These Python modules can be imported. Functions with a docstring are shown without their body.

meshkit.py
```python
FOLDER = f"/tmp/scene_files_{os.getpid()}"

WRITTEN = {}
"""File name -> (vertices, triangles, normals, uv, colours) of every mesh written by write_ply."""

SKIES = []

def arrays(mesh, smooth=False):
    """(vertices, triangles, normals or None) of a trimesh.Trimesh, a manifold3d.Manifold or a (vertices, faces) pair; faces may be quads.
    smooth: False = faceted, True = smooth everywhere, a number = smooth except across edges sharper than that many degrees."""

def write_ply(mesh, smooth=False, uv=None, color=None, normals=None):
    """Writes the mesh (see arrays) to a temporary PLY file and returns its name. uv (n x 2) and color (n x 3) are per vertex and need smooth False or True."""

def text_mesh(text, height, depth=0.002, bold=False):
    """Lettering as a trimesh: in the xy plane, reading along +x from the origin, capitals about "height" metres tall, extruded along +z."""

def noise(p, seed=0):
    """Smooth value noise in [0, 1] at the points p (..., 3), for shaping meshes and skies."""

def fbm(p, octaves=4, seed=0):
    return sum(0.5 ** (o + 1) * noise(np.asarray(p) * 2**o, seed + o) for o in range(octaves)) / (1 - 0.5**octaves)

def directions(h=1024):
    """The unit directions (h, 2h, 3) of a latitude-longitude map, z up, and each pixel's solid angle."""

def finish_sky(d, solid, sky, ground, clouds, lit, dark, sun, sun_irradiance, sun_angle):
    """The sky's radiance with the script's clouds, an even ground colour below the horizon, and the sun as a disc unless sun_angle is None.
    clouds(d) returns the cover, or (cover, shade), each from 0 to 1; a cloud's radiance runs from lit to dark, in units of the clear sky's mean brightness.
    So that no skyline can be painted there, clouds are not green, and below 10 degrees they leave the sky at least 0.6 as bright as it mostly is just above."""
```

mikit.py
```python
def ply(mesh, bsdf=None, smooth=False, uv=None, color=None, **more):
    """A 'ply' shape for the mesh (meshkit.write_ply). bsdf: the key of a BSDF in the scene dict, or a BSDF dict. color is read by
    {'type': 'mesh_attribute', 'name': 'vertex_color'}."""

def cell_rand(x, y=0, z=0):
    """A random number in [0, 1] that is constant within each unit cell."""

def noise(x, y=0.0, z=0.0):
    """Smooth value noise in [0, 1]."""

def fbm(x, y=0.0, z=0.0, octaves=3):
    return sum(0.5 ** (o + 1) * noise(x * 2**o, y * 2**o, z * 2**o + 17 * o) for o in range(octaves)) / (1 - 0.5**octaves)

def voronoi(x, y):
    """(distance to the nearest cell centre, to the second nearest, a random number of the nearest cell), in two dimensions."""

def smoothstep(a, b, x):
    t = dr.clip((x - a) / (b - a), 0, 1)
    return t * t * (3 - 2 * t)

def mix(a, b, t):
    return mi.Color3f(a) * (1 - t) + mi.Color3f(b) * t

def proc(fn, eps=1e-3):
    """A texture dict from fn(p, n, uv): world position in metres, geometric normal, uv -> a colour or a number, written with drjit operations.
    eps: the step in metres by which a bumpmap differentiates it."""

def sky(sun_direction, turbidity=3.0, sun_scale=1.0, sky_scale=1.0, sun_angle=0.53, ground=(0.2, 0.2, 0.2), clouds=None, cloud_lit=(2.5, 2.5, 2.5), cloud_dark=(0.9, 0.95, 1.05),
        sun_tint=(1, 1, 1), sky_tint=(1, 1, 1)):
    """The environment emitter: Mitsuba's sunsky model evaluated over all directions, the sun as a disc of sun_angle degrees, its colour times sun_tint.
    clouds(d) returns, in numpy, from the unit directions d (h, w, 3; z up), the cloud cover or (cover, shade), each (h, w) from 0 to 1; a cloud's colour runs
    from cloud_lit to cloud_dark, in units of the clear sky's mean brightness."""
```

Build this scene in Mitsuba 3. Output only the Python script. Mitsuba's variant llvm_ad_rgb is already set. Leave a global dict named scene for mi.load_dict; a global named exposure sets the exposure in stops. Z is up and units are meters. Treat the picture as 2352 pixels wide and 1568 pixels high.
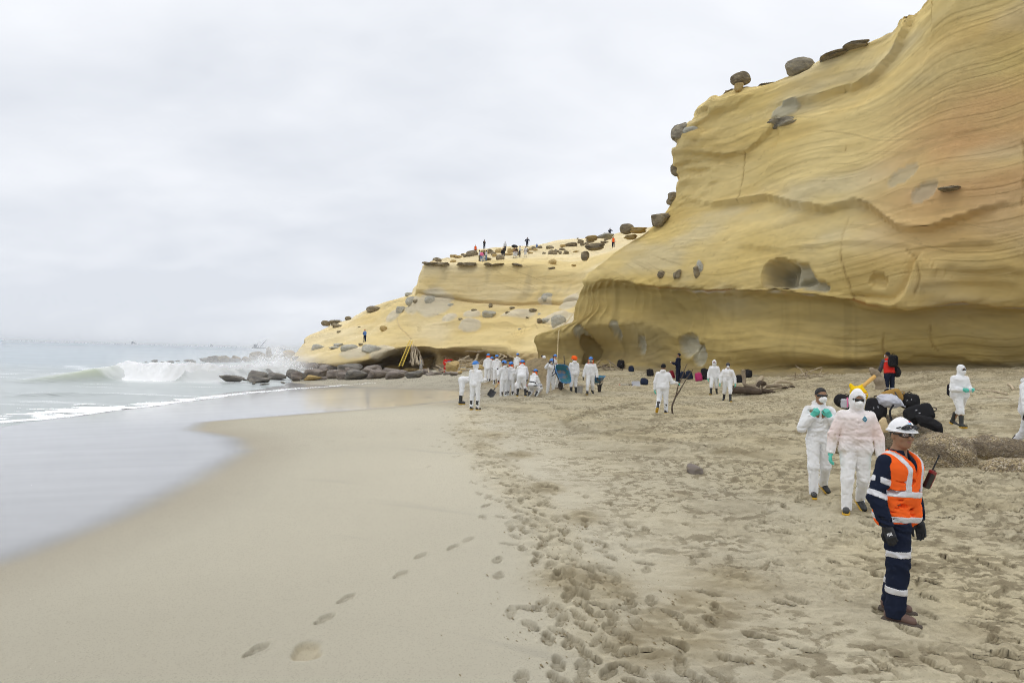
import math
import numpy as np, trimesh, manifold3d
import drjit as dr
import mitsuba as mi
import mikit, meshkit
from mikit import noise as tnoise, fbm as tfbm, smoothstep as tstep, mix as tmix
from scipy.interpolate import PchipInterpolator, RBFInterpolator, RegularGridInterpolator
from scipy.spatial import cKDTree

T = mi.ScalarTransform4f
scene, labels = {}, {}

# ------------------------------------------------------------------ camera, sky, exposure
CAM = np.array([0.0, 0.0, 2.15])
FOCAL, CX, CY = 1568.0, 1176.0, 784.0          # survey units: the photograph measured at 2352 x 1568
PITCH, ROLL = math.radians(1.13), math.radians(1.65)
_F = np.array([0, math.cos(PITCH), math.sin(PITCH)])
_U0 = np.array([0, -math.sin(PITCH), math.cos(PITCH)])
_R0 = np.array([1.0, 0, 0])
_R = math.cos(ROLL) * _R0 + math.sin(ROLL) * _U0
_U = -math.sin(ROLL) * _R0 + math.cos(ROLL) * _U0
scene['camera'] = {'type': 'perspective', 'fov': math.degrees(2 * math.atan(CX / FOCAL)), 'fov_axis': 'x',
                   'near_clip': 0.1, 'far_clip': 120000.0,
                   'to_world': T().look_at(origin=CAM.tolist(), target=(CAM + _F).tolist(), up=_U.tolist()),
                   'medium': {'type': 'ref', 'id': 'sea_air'}}


def clouds(d):
    """Full overcast, thin streaks near the horizon, brighter where the cloud thins out overhead."""
    z = np.clip(d[..., 2], 0.02, 1)
    q = np.stack([d[..., 0] / (z + 0.30), d[..., 1] / (z + 0.30), 0 * z], -1)
    q = q + 0.35 * (meshkit.fbm(q * 1.1 + 8.8, 3, 31)[..., None] - 0.5)
    wisp = meshkit.fbm(q * np.array([1.5, 2.1, 1]) + 5.2, 5, 3)
    fine = meshkit.fbm(q * np.array([4.2, 7.0, 1]) + 1.7, 5, 9)
    s = 0.60 - 0.52 * (wisp - 0.5) * 2 - 0.34 * (fine - 0.5) * 2
    s = s + 0.42 * np.clip(1 - z / 0.22, 0, 1)
    up = np.clip((z - 0.38) / 0.55, 0, 1)
    s = s * (1 - 0.6 * up * up * (3 - 2 * up))
    return np.full(z.shape, 0.97), np.clip(s, 0, 1)


scene['sky'] = mikit.sky((-0.30, -0.38, 0.87), turbidity=3, sun_scale=0.10, sun_tint=(.88, .97, 1.10), sun_angle=24, ground=(0.32, 0.34, 0.35), clouds=clouds,
                         cloud_lit=(2.96, 2.99, 3.06), cloud_dark=(2.02, 2.11, 2.27))
exposure = 1.82

# ------------------------------------------------------------------ helpers


def at(u, v, d):
    """The point d metres ahead in the direction surveyed as (u, v)."""
    u, v, d = np.asarray(u, float), np.asarray(v, float), np.asarray(d, float)
    return CAM + d[..., None] * (_F + ((u - CX) / FOCAL)[..., None] * _R - ((v - CY) / FOCAL)[..., None] * _U)


def px(p):
    q = np.asarray(p) - CAM
    z = q @ _F
    return np.stack([CX + FOCAL * (q @ _R) / z, CY - FOCAL * (q @ _U) / z, z], -1)


def tri(v, f):
    return trimesh.Trimesh(np.asarray(v, float), np.asarray(f, int), process=False)


def gridfaces(n, m, flip=False):
    i, j = np.meshgrid(np.arange(n - 1), np.arange(m - 1), indexing='ij')
    a = (i * m + j).ravel()
    q = np.stack([a, a + m, a + m + 1, a + 1], 1)
    if flip:
        q = q[:, ::-1]
    return np.vstack([q[:, [0, 1, 2]], q[:, [0, 2, 3]]])


def nz(p, scale, seed=0, octaves=4):
    """Signed fbm noise, about -1..1."""
    q = np.asarray(p, float) / np.asarray(scale, float) + np.array([(seed * 37.7) % 911, (seed * 71.3) % 877, (seed * 13.9) % 691])
    flat = np.ascontiguousarray(q.reshape(-1, 3).T.astype(np.float32))
    x, y, z = (mi.Float(flat[i]) for i in range(3))
    return (np.array(tfbm(x, y, z, octaves), np.float64).reshape(q.shape[:-1]) - 0.5) * 2


def sst(a, b, x):
    t = np.clip((x - a) / (b - a), 0, 1)
    return t * t * (3 - 2 * t)


def lerp(a, b, t):
    return np.asarray(a, float) * (1 - t) + np.asarray(b, float) * t


def col(c0, c1, t):
    t = np.asarray(t)[..., None]
    return np.asarray(c0) * (1 - t) + np.asarray(c1) * t


_taken = {}


def key(name, parent=None):
    k = f'{parent}__{name}' if parent else name
    n = _taken.get(k, 0)
    _taken[k] = n + 1
    return k if n == 0 else f'{k}_{n:03d}'


def mref(b):
    return 'mat_' + b if 'mat_' + b in scene else b


def put(name, mesh, bsdf, parent=None, smooth=40, label=None, cat=None, group=None, kind=None, **kw):
    k = key(name, parent)
    scene[k] = mikit.ply(mesh, mref(bsdf), smooth, **kw)
    tag(k, label, cat, group, kind)
    return k


def thing(name, label, cat, group=None):
    k = key(name)
    tag(k, label, cat, group)
    return k


def tag(k, label=None, cat=None, group=None, kind=None):
    d = {a: b for a, b in (('label', label), ('category', cat), ('group', group), ('kind', kind)) if b}
    if d:
        labels[k] = {**labels.get(k, {}), **d}


def bs(name, color, rough=0.8, metal=0.0, spec=0.4, **kw):
    base = color if isinstance(color, dict) else {'type': 'rgb', 'value': list(color)}
    scene['mat_' + name] = {'type': 'twosided', 'bsdf': {'type': 'principled', 'base_color': base, 'roughness': rough, 'metallic': metal, 'specular': spec, **kw}}
    return name


def bumped(name, fn, scale, color, rough=0.9, spec=0.2, eps=1e-3, **kw):
    base = color if isinstance(color, dict) else {'type': 'rgb', 'value': list(color)}
    scene['mat_' + name] = {'type': 'twosided', 'bsdf': {'type': 'bumpmap', 'arbitrary': mikit.proc(fn, eps), 'scale': scale,
                   'bsdf': {'type': 'principled', 'base_color': base, 'roughness': rough, 'specular': spec, **kw}}}
    return name


VC = {'type': 'mesh_attribute', 'name': 'vertex_color'}

# ------------------------------------------------------------------ the lie of the beach (surveyed spot heights)
SEA = -1.15
_spots = [(2055, 1430, 5.7), (1176, 1560, 4.53), (0, 1560, 4.6), (2352, 1560, 4.4), (0, 1285, 7.8), (580, 1035, 17.0), (470, 965, 24.9), (1000, 928, 28.0),
          (1090, 938, 25.0), (560, 905, 45.0), (300, 940, 34.0), (870, 880, 57.0), (1355, 902, 31.7), (1200, 910, 31.0), (1520, 950, 24.0), (1670, 927, 29.5),
          (1640, 910, 33.0), (1557, 882, 41.0), (2200, 980, 17.6), (2040, 910, 26.6), (2200, 849, 33.0), (2330, 851, 31.2), (1900, 861, 36.5), (1720, 867, 39.6),
          (1557, 863, 45.0), (1400, 841, 52.0), (1250, 850, 50.0), (1060, 855, 70.0), (1100, 835, 75.0), (967, 854, 86.0), (1023, 860, 72.0), (1880, 1145, 10.9),
          (1960, 1185, 9.8), (2180, 1062, 13.2), (700, 872, 72.0), (2352, 975, 17.5), (1176, 1100, 12.0), (850, 868, 74.0), (1300, 1000, 19.0), (2500, 852, 28.5)]
_sp = np.array([at(*s) for s in _spots])
_extra = np.array([[-45, 45, -2.6], [-60, 70, -2.8], [-40, 25, -2.2], [-16, 6, -1.1], [-35, 8, -2.3], [-42, 100, -2.0], [12, 3, 0.5], [30, 20, 2.6], [40, 34, 3.2], [-12, 120, 2.0],
                   [8, -4, 0.3], [0, -4, -0.1], [-10, -4, -0.7], [25, 60, 2.5], [10, 80, 2.5], [-80, 140, -3.2]])
_rbf = RBFInterpolator(np.vstack([_sp[:, :2], _extra[:, :2]]), np.concatenate([_sp[:, 2], _extra[:, 2]]), kernel='linear', smoothing=0.6)
_gx, _gy = np.linspace(-95, 60, 156), np.linspace(-8, 150, 159)
_gg = _rbf(np.stack(np.meshgrid(_gx, _gy, indexing='ij'), -1).reshape(-1, 2)).reshape(len(_gx), len(_gy))
from scipy.ndimage import gaussian_filter
_gg = gaussian_filter(_gg, 1.1)
_gi = RegularGridInterpolator((_gx, _gy), _gg, method='linear', bounds_error=False, fill_value=None)
# heaps and the pit of the dig: (u, v, d, radius across, radius along, height)
_heaps = [(1222, 868, 38.5, 1.35, 1.8, 1.25), (1262, 868, 37.5, 1.3, 1.3, 0.75), (1240, 880, 36.0, 1.6, 1.0, 0.35), (1168, 880, 39.0, 1.2, 1.0, 0.3), (1287, 899, 31.2, 0.55, 0.5, 0.30), (1150, 903, 32.5, 0.9, 0.5, 0.2),
          (1010, 928, 27.0, 0.9, 0.9, 0.12), (1085, 925, 26.5, 0.8, 0.8, 0.08), (1190, 897, 33.5, 1.6, 0.8, -0.25), (1240, 897, 33, 0.8, 0.8, -0.25), (1128, 872, 41, 1.6, 0.9, -0.2), (1120, 880, 38.5, 1.2, 0.5, 0.22),
          (2160, 1050, 14.0, 1.5, 1.0, 0.05)]
_hp = [(at(u, v, d), a, b, h) for u, v, d, a, b, h in _heaps]


def ground(x, y, heaps=True):
    x, y = np.broadcast_arrays(np.asarray(x, float), np.asarray(y, float))
    z = _gi(np.stack([x, y], -1).reshape(-1, 2)).reshape(x.shape)
    if heaps:
        for c, a, b, h in _hp:
            z = z + h * np.exp(-((x - c[0]) / a) ** 2 - ((y - c[1]) / b) ** 2)
    return z


def land(u, v, d0=5.0, d1=110.0):
    """Where the direction (u, v) meets the beach."""
    d = np.concatenate([np.arange(d0, 30, 0.05), np.arange(30, d1, 0.2)])
    p = at(np.full_like(d, u), np.full_like(d, v), d)
    k = np.nonzero(p[:, 2] < ground(p[:, 0], p[:, 1]))[0]
    p = p[k[0]] if len(k) else p[-1]
    return np.array([p[0], p[1], float(ground(p[0], p[1]))])


def on_ground(p, dz=0.0):
    return np.array([p[0], p[1], float(ground(p[0], p[1])) + dz])


# where the sand is soaked: everything seaward (smaller x) of this line, by y
_wy = np.array([0.0, 5.5, 7.8, 10.0, 13.5, 17.0, 19.5, 22.0, 24.5, 28.0, 33.0, 36.0, 40.0, 46.0, 56.0, 72.0, 100.0])
_wx = np.array([-7.0, -6.3, -5.75, -5.7, -6.05, -6.6, -7.8, -10.2, -11.0, -3.4, -1.2, -2.0, -5.6, -9.6, -14.8, -24.5, -36.0])


def wetline(y):
    return np.interp(y, _wy, _wx)


rng = np.random.default_rng(11)


_churned = [(*land(u, v)[:2], r) for u, v, r in ((1390, 1352, .34), (1335, 1190, .30), (1560, 1455, .42), (1300, 1330, .30), (1690, 1335, .45), (1250, 1120, .35), (1190, 1045, .40), (1450, 1490, .30), (1130, 1000, .6), (1620, 1395, .35))]


def trample(x, y):
    """How churned the sand is, 0..1: fresh footprints in a trail, everything trodden towards the cliff."""
    edge = np.interp(y, [3, 5, 7, 9, 12, 16, 20, 24, 28, 34], [1.2, .35, 0.1, 0.1, 0.2, -.3, -1.1, -2.6, -2.8, -2.2])
    t = sst(-0.2, 2.2, x - edge) * 0.55
    far = np.interp(y, [3, 6, 10, 14, 19, 24, 30], [2.1, 2.6, 3.6, 3.2, 1.8, 0.2, -1.5])
    t = t + 0.55 * sst(-0.5, 1.8, x - far)
    xt = np.interp(y, [4, 5, 7, 9.6, 12.8, 20, 26], [.8, .75, .70, .48, -.1, -1.1, -1.5])
    t = np.maximum(t, 0.62 * np.exp(-((x - xt) / (.30 + .012 * y)) ** 2) * sst(30, 22, y))
    for cx_, cy_, r_ in _churned:
        t = np.maximum(t, 0.95 * np.exp(-((x - cx_) / r_) ** 2 - ((y - cy_) / (1.5 * r_)) ** 2))
    return np.clip(t, 0, 1)


# grid of the sand: fine underfoot, coarser with distance
_ys = [3.3]
while _ys[-1] < 125:
    y = _ys[-1]
    _ys.append(y + np.clip(0.0042 * y, 0.013, 0.5) * (1 if y < 24 else 1 + (y - 24) * 0.02))
_ys = np.array(_ys)
_ts = np.concatenate([np.linspace(-1.5, -0.42, 90, endpoint=False), np.linspace(-0.42, 0.80, 640, endpoint=False), np.linspace(0.80, 1.6, 30)])
X, Y = np.meshgrid(np.zeros(len(_ts)), _ys, indexing='ij')
X = _ts[:, None] * (Y + 1.2)
Z = ground(X, Y)
P3 = np.stack([X, Y, 0 * X], -1)
tr = trample(X, Y)
wetx = X - wetline(Y) + 0.25 * nz(P3, (2.5, 2.5, 1), 5, 3)
wet = sst(0.5, -0.4, wetx)
# churned relief
rough = nz(P3, (0.34, 0.26, 1), 21, 4) * 0.030 + nz(P3, (0.13, 0.10, 1), 22, 3) * 0.028
bil = np.abs(nz(P3 + 7.3, (0.34, 0.22, 1), 23, 3))
patch = sst(-0.25, 0.25, nz(P3, (1.3, 1.0, 1), 24, 3))
scarp = sst(-.05, .05, nz(P3, (0.30, 0.18, 1), 28, 3)) * .020 + sst(-.05, .05, nz(P3, (0.17, 0.11, 1), 29, 3)) * .020 + sst(.10, .18, nz(P3, (0.13, 0.09, 1), 30, 2)) * .012
relief = tr * (rough * (0.45 + 0.75 * patch) + scarp * (.35 + .9 * patch) * (.45 + .55 * sst(4, 10, Y)) - 0.035 * sst(0.12, 0.0, bil) * (0.4 + patch))
relief = relief + (1 - tr) * (1 - wet) * (nz(P3, (1.6, 0.7, 1), 26, 3) * 0.012)
relief *= sst(0, 1.5, wetx)
relief += nz(P3, (7, 5, 1), 27, 2) * 0.03 * (1 - wet)
near = sst(40, 20, Y)
damp = np.zeros_like(X)  # damp sand tone, with shade of the hollows painted in
# footprints
_prints = []
for k in range(5200):
    y = 3.6 + 24 * rng.random() ** 1.5
    x = rng.uniform(-0.5, 0.86) * y
    t = float(trample(x, y))
    trail = math.exp(-((x - np.interp(y, [4, 5, 7, 9.6, 12.8, 20, 26], [.8, .75, .70, .48, -.1, -1.1, -1.5])) / 0.42) ** 2)
    if rng.random() < max(0.75 * trail, 0.17 * t):
        _prints.append((x, y, rng.normal(0.25, 0.5) + (math.pi if rng.random() < .5 else 0), rng.uniform(0.6, 1.25)))
for k in range(300):
    y = 4.2 + 22 * rng.random() ** 1.25
    x = np.interp(y, [4, 5, 7, 9.6, 12.8, 20, 26], [.8, .75, .70, .48, -.1, -1.1, -1.5]) + rng.normal(0, .30 + .012 * y)
    _prints.append((x, y, rng.normal(0.2, 0.35) + (math.pi if rng.random() < .4 else 0), rng.uniform(0.7, 1.15)))
for u, v in ((745, 1425), (795, 1377), (920, 1323), (965, 1280), (1040, 1260), (1075, 1242), (590, 1500), (640, 1028), (700, 1022), (760, 1012), (830, 1003), (900, 994), (960, 985)):
    p = land(u, v)
    _prints.append((p[0], p[1], -0.32 if v > 1100 else -1.2, 0.7 if v > 1100 else 1.3))
_xy = np.stack([X.ravel(), Y.ravel()], -1)
_m = np.nonzero((Y.ravel() < 32))[0]
_tree = cKDTree(_xy[_m])
rel, damp_shade = relief.ravel(), damp.ravel()
_kept = []
_pn = nz(P3, (.055, .055, 1), 43, 2).ravel()
for pr in _prints[::-1]:
    if not any((pr[0] - o[0]) ** 2 + (pr[1] - o[1]) ** 2 < (.15 if pr[1] < 12 else .12) ** 2 for o in _kept[-400:]):
        _kept.append(pr)
for x, y, a, s in _kept:
    k = _m[_tree.query_ball_point((x, y), 0.26)]
    if not len(k):
        continue
    q = _xy[k] - (x, y)
    lx, ly = q[:, 0] * math.cos(a) + q[:, 1] * math.sin(a), -q[:, 0] * math.sin(a) + q[:, 1] * math.cos(a)
    width = 0.046 * (1 + 0.18 * np.sin(ly * 16 + 0.6))
    e = np.hypot(lx / width, ly / 0.132) + 0.22 * _pn[k] + 0.5 * np.exp(-((ly + .035) / .018) ** 2) * (np.abs(lx) > .024)
    inside = sst(1.06, 0.90, e)
    rim = np.exp(-((e - 1.25) / 0.22) ** 2)
    tread = 0.006 * np.sign(np.sin(ly * 2 * math.pi / 0.036)) * inside * (np.abs(lx) < 0.8 * width)
    heel = 0.01 * (ly < -0.045) * inside
    rel[k] = rel[k] * (1 - inside) + s * (-0.012 * inside - .5 * heel + 1.2 * tread + 0.007 * rim * (0.4 + 0.9 * rng.random()) * (1 - inside))
    damp_shade[k] = np.maximum(damp_shade[k], (0.45 * inside + 0.50 * (tread < 0) * inside + .45 * np.exp(-((e - 1.0) / .16) ** 2) * (ly < .02)) * s)  # sole, tread and rim: damp sand plus hollow shade put into the colour
# wheel rut curving across the beach, and the scour hollow in the foreground
_rut = np.array([land(u, v)[:2] for u, v in ((1500, 925), (1430, 933), (1380, 944), (1330, 958), (1300, 972), (1320, 985), (1400, 1000), (1500, 1012), (1640, 1030), (1760, 1055))])
_rt = PchipInterpolator(np.arange(len(_rut)), _rut)(np.linspace(0, len(_rut) - 1, 300))
dist, _ = cKDTree(_rt).query(_xy[_m])
rel[_m] += -0.035 * np.exp(-(dist / 0.10) ** 2) + 0.025 * np.exp(-((dist - 0.22) / 0.10) ** 2)
damp_shade[_m] = np.maximum(damp_shade[_m], 0.55 * np.exp(-(dist / 0.25) ** 2))
sc = land(1190 / 1.0 * 0 + 700, 1500)
q = _xy[_m] - sc[:2]
e1 = np.exp(-((q[:, 0] + 0.02) / 0.11) ** 2 - ((q[:, 1] - 0.05) / 0.09) ** 2) + np.exp(-((q[:, 0] - 0.03) / 0.11) ** 2 - ((q[:, 1] + 0.10) / 0.08) ** 2)
e1 *= sst(-0.13, -0.02, q[:, 0])
rel[_m] -= 0.050 * sst(.15, .65, e1)
scour = np.zeros(len(rel))
scour[_m] = np.clip(e1 * 1.3, 0, 1)
Z = Z + relief * np.where(Y < 40, 1, 0.6)
# colour of the sand, with hollow shade and wet sheen painted in: pale and drained on the flat, olive-brown and damp where turned over, dark heavy-mineral streaks
A_DRY, A_CHURN, A_DAMP, A_WET_SHEEN = np.array([.440, .408, .318]), np.array([.485, .415, .258]), np.array([.180, .145, .085]), np.array([.21, .21, .21])
tone = nz(P3, (4.5, 3.0, 1), 31, 4)
c = np.broadcast_to(A_DRY, X.shape + (3,)).copy()
c = c * (1 + 0.10 * tone[..., None])
c = col(c, A_CHURN, np.clip(tr * 0.85 * (0.75 + 0.5 * nz(P3, (2.2, 1.5, 1), 33, 3)), 0, 1))
turned = sst(0.02, 0.30, nz(P3, (0.20, 0.11, 1), 39, 3)) * sst(-.3, .3, nz(P3, (1.6, 1.1, 1), 32, 3)) * tr
turned2 = sst(0.05, 0.35, nz(P3, (0.75, 0.60, 1), 42, 4)) * tr * sst(6, 12, Y)
c = col(c, A_DAMP * 1.15, 0.5 * turned2)
spot_ = sum(np.exp(-((X - a_) / r_) ** 2 - ((Y - b_) / (1.5 * r_)) ** 2) for a_, b_, r_ in _churned)
c = col(c, A_DAMP * 1.2, np.clip(spot_, 0, 1) * (.35 + .45 * sst(-.2, .3, nz(P3, (.16, .11, 1), 47, 3))))
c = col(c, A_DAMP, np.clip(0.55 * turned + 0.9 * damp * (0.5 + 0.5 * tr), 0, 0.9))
clod = sst(0.05, 0.4, nz(P3, (0.9, 0.55, 1), 34, 4)) * tr
c = col(c, A_DAMP * 1.35, 0.35 * clod)
streak = sst(0.30, 0.62, nz(np.stack([X * 0.5 + Y * 0.85, Y * 0.3 - X * 0.1, 0 * X], -1), (0.35, 0.9, 1), 35, 4)) * (1 - tr) * sst(0.3, 2.5, wetx)
c = col(c, np.array([.25, .235, .20]), 0.30 * streak)
c = col(c, np.array([.345, .325, .262]), np.exp(-np.clip(wetx, 0, 99) / 3.2) * 0.85)
c = col(c, np.array([.32, .285, .22]), np.clip(1.0 - np.abs(wetx - 0.3) / 1.6, 0, 1) * 0.6)
c = col(c, A_WET_SHEEN, wet)  # neutral grey holds part of the sky sheen as flat colour
c = c * (1 + wet * (0.16 * nz(P3, (3.5, 0.7, 1), 45, 4) + 0.10 * nz(P3, (7, 5, 1), 46, 2)))[..., None]
c = col(c, np.array([.42, .365, .25]), sst(.25, .6, scour.reshape(X.shape)) * 0.6)
dug = sum(abs(h) * 3 * np.exp(-((X - p[0]) / a) ** 2 - ((Y - p[1]) / b) ** 2) for p, a, b, h in _hp[:-1])
c = col(c, np.array([.27, .205, .115]), np.clip(dug * (0.75 + 0.5 * nz(P3, (0.5, 0.5, 1), 36, 3)), 0, 0.9))
Z = Z + np.clip(dug, 0, 1) * (nz(P3, (0.8, 0.8, 1), 37, 4) * 0.10 + nz(P3, (0.25, 0.25, 1), 38, 3) * 0.04)
sand_v = np.stack([X, Y, Z], -1).reshape(-1, 3)


def _wetw(p, n, uv):
    b = mi.Float(_wx[0])
    for i in range(len(_wy) - 1):
        b = b + float(_wx[i + 1] - _wx[i]) * dr.clip((p.y - float(_wy[i])) / float(_wy[i + 1] - _wy[i]), 0, 1)
    e = p.x - b + 0.5 * (tfbm(p.x * 0.5, p.y * 0.5, 0, 3) - 0.5)
    return 1 - tstep(-0.75, 0.45, e)


def _grain(p, n, uv):
    e = p.x - (0.9 + 0.03 * p.y - 0.011 * p.y * p.y * 0.5)
    m = tstep(-0.4, 3.0, e)
    churn = dr.abs(tfbm(p.x * 7.0, p.y * 10.0, 0, 4) - 0.5)
    return 0.006 * tfbm(p.x * 26, p.y * 26, 0, 3) + 0.0018 * tnoise(p.x * 150, p.y * 150) + m * (0.085 * churn + 0.024 * tfbm(p.x * 24, p.y * 34, 0, 3))


def _ripple(p, n, uv):
    return tfbm(p.x * 2.0 + p.y * 0.7, p.y * 7.0, 0, 3)


def _speck(p, n, uv):
    e = p.x - (0.9 + 0.03 * p.y - 0.011 * p.y * p.y * 0.5)
    m = tstep(-0.5, 1.5, e)
    g = tstep(0.60, 0.85, tnoise(p.x * 120, p.y * 120)) * 0.18
    k = tstep(0.50, 0.60, tfbm(p.x * 8.5, p.y * 11.0, 0, 5)) * tstep(.36, .56, tfbm(p.x * 0.9 + 4, p.y * 1.1, 0, 2))
    return g + m * k * 0.58


scene['sand_mat'] = {'type': 'blendbsdf', 'weight': mikit.proc(_wetw),
                     'bsdf_0': {'type': 'bumpmap', 'arbitrary': mikit.proc(_grain, 4e-3), 'scale': 1.0,
                                'bsdf': {'type': 'blendbsdf', 'weight': mikit.proc(_speck), 'bsdf_0': {'type': 'principled', 'base_color': VC, 'roughness': 0.95, 'specular': 0.15},
                                         'bsdf_1': {'type': 'principled', 'base_color': {'type': 'rgb', 'value': [.150, .120, .072]}, 'roughness': 0.95, 'specular': 0.15}}},
                     'bsdf_1': {'type': 'bumpmap', 'arbitrary': mikit.proc(_ripple, 2e-2), 'scale': 0.004, 'bsdf': {'type': 'principled', 'base_color': VC, 'roughness': 0.10, 'specular': 1.0, 'clearcoat': 1.0, 'clearcoat_gloss': 0.93}}}
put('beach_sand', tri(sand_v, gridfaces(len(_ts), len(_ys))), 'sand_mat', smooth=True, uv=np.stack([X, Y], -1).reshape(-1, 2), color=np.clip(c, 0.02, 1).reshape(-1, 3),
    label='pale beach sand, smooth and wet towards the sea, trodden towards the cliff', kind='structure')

# ------------------------------------------------------------------ the cliffs


def sheet(ctrl, n, m):
    """A smooth surface through the surveyed points ctrl (columns, rows, 3), sampled evenly along both ways."""
    C = np.asarray(ctrl, float)

    def even(a, axis, k):
        step = np.linalg.norm(np.diff(a, axis=axis), axis=-1).mean(axis=1 - axis)
        s = np.concatenate([[0], np.cumsum(step)])
        return np.interp(np.linspace(0, s[-1], k), s, np.arange(len(s)))
    t0, t1 = even(C, 0, n), even(C, 1, m)
    S = PchipInterpolator(np.arange(C.shape[0]), C, axis=0)(t0)
    S = PchipInterpolator(np.arange(C.shape[1]), S, axis=1)(t1)
    return S, t0, t1


def normals(S):
    a, b = np.gradient(S, axis=0), np.gradient(S, axis=1)
    n = np.cross(a, b)
    return n / (np.linalg.norm(n, axis=-1, keepdims=True) + 1e-12)


def strata(P, tilt, warp=1.0, seed=40):
    """Height within the bedding: layers that dip and swing, with cross-beds."""
    h = P[..., 2] + tilt[0] * P[..., 0] + tilt[1] * P[..., 1]
    h = h + warp * (1.3 * nz(P, (13, 13, 9), seed, 2) + 0.35 * nz(P, (3.5, 3.5, 2.5), seed + 1, 2))
    return h


def beds(h, P, seed):
    q = np.stack([h, P[..., 0] * 0.06, P[..., 1] * 0.06], -1)
    return nz(q, (0.9, 1, 1), seed, 2), nz(q, (0.28, 1, 1), seed + 1, 2), nz(q, (0.10, 1, 1), seed + 2, 2)


OCHRE, PALE, OLIVE, RUST, GREY = np.array([.580, .450, .185]), np.array([.650, .535, .280]), np.array([.270, .215, .092]), np.array([.560, .335, .170]), np.array([.400, .395, .340])

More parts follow.
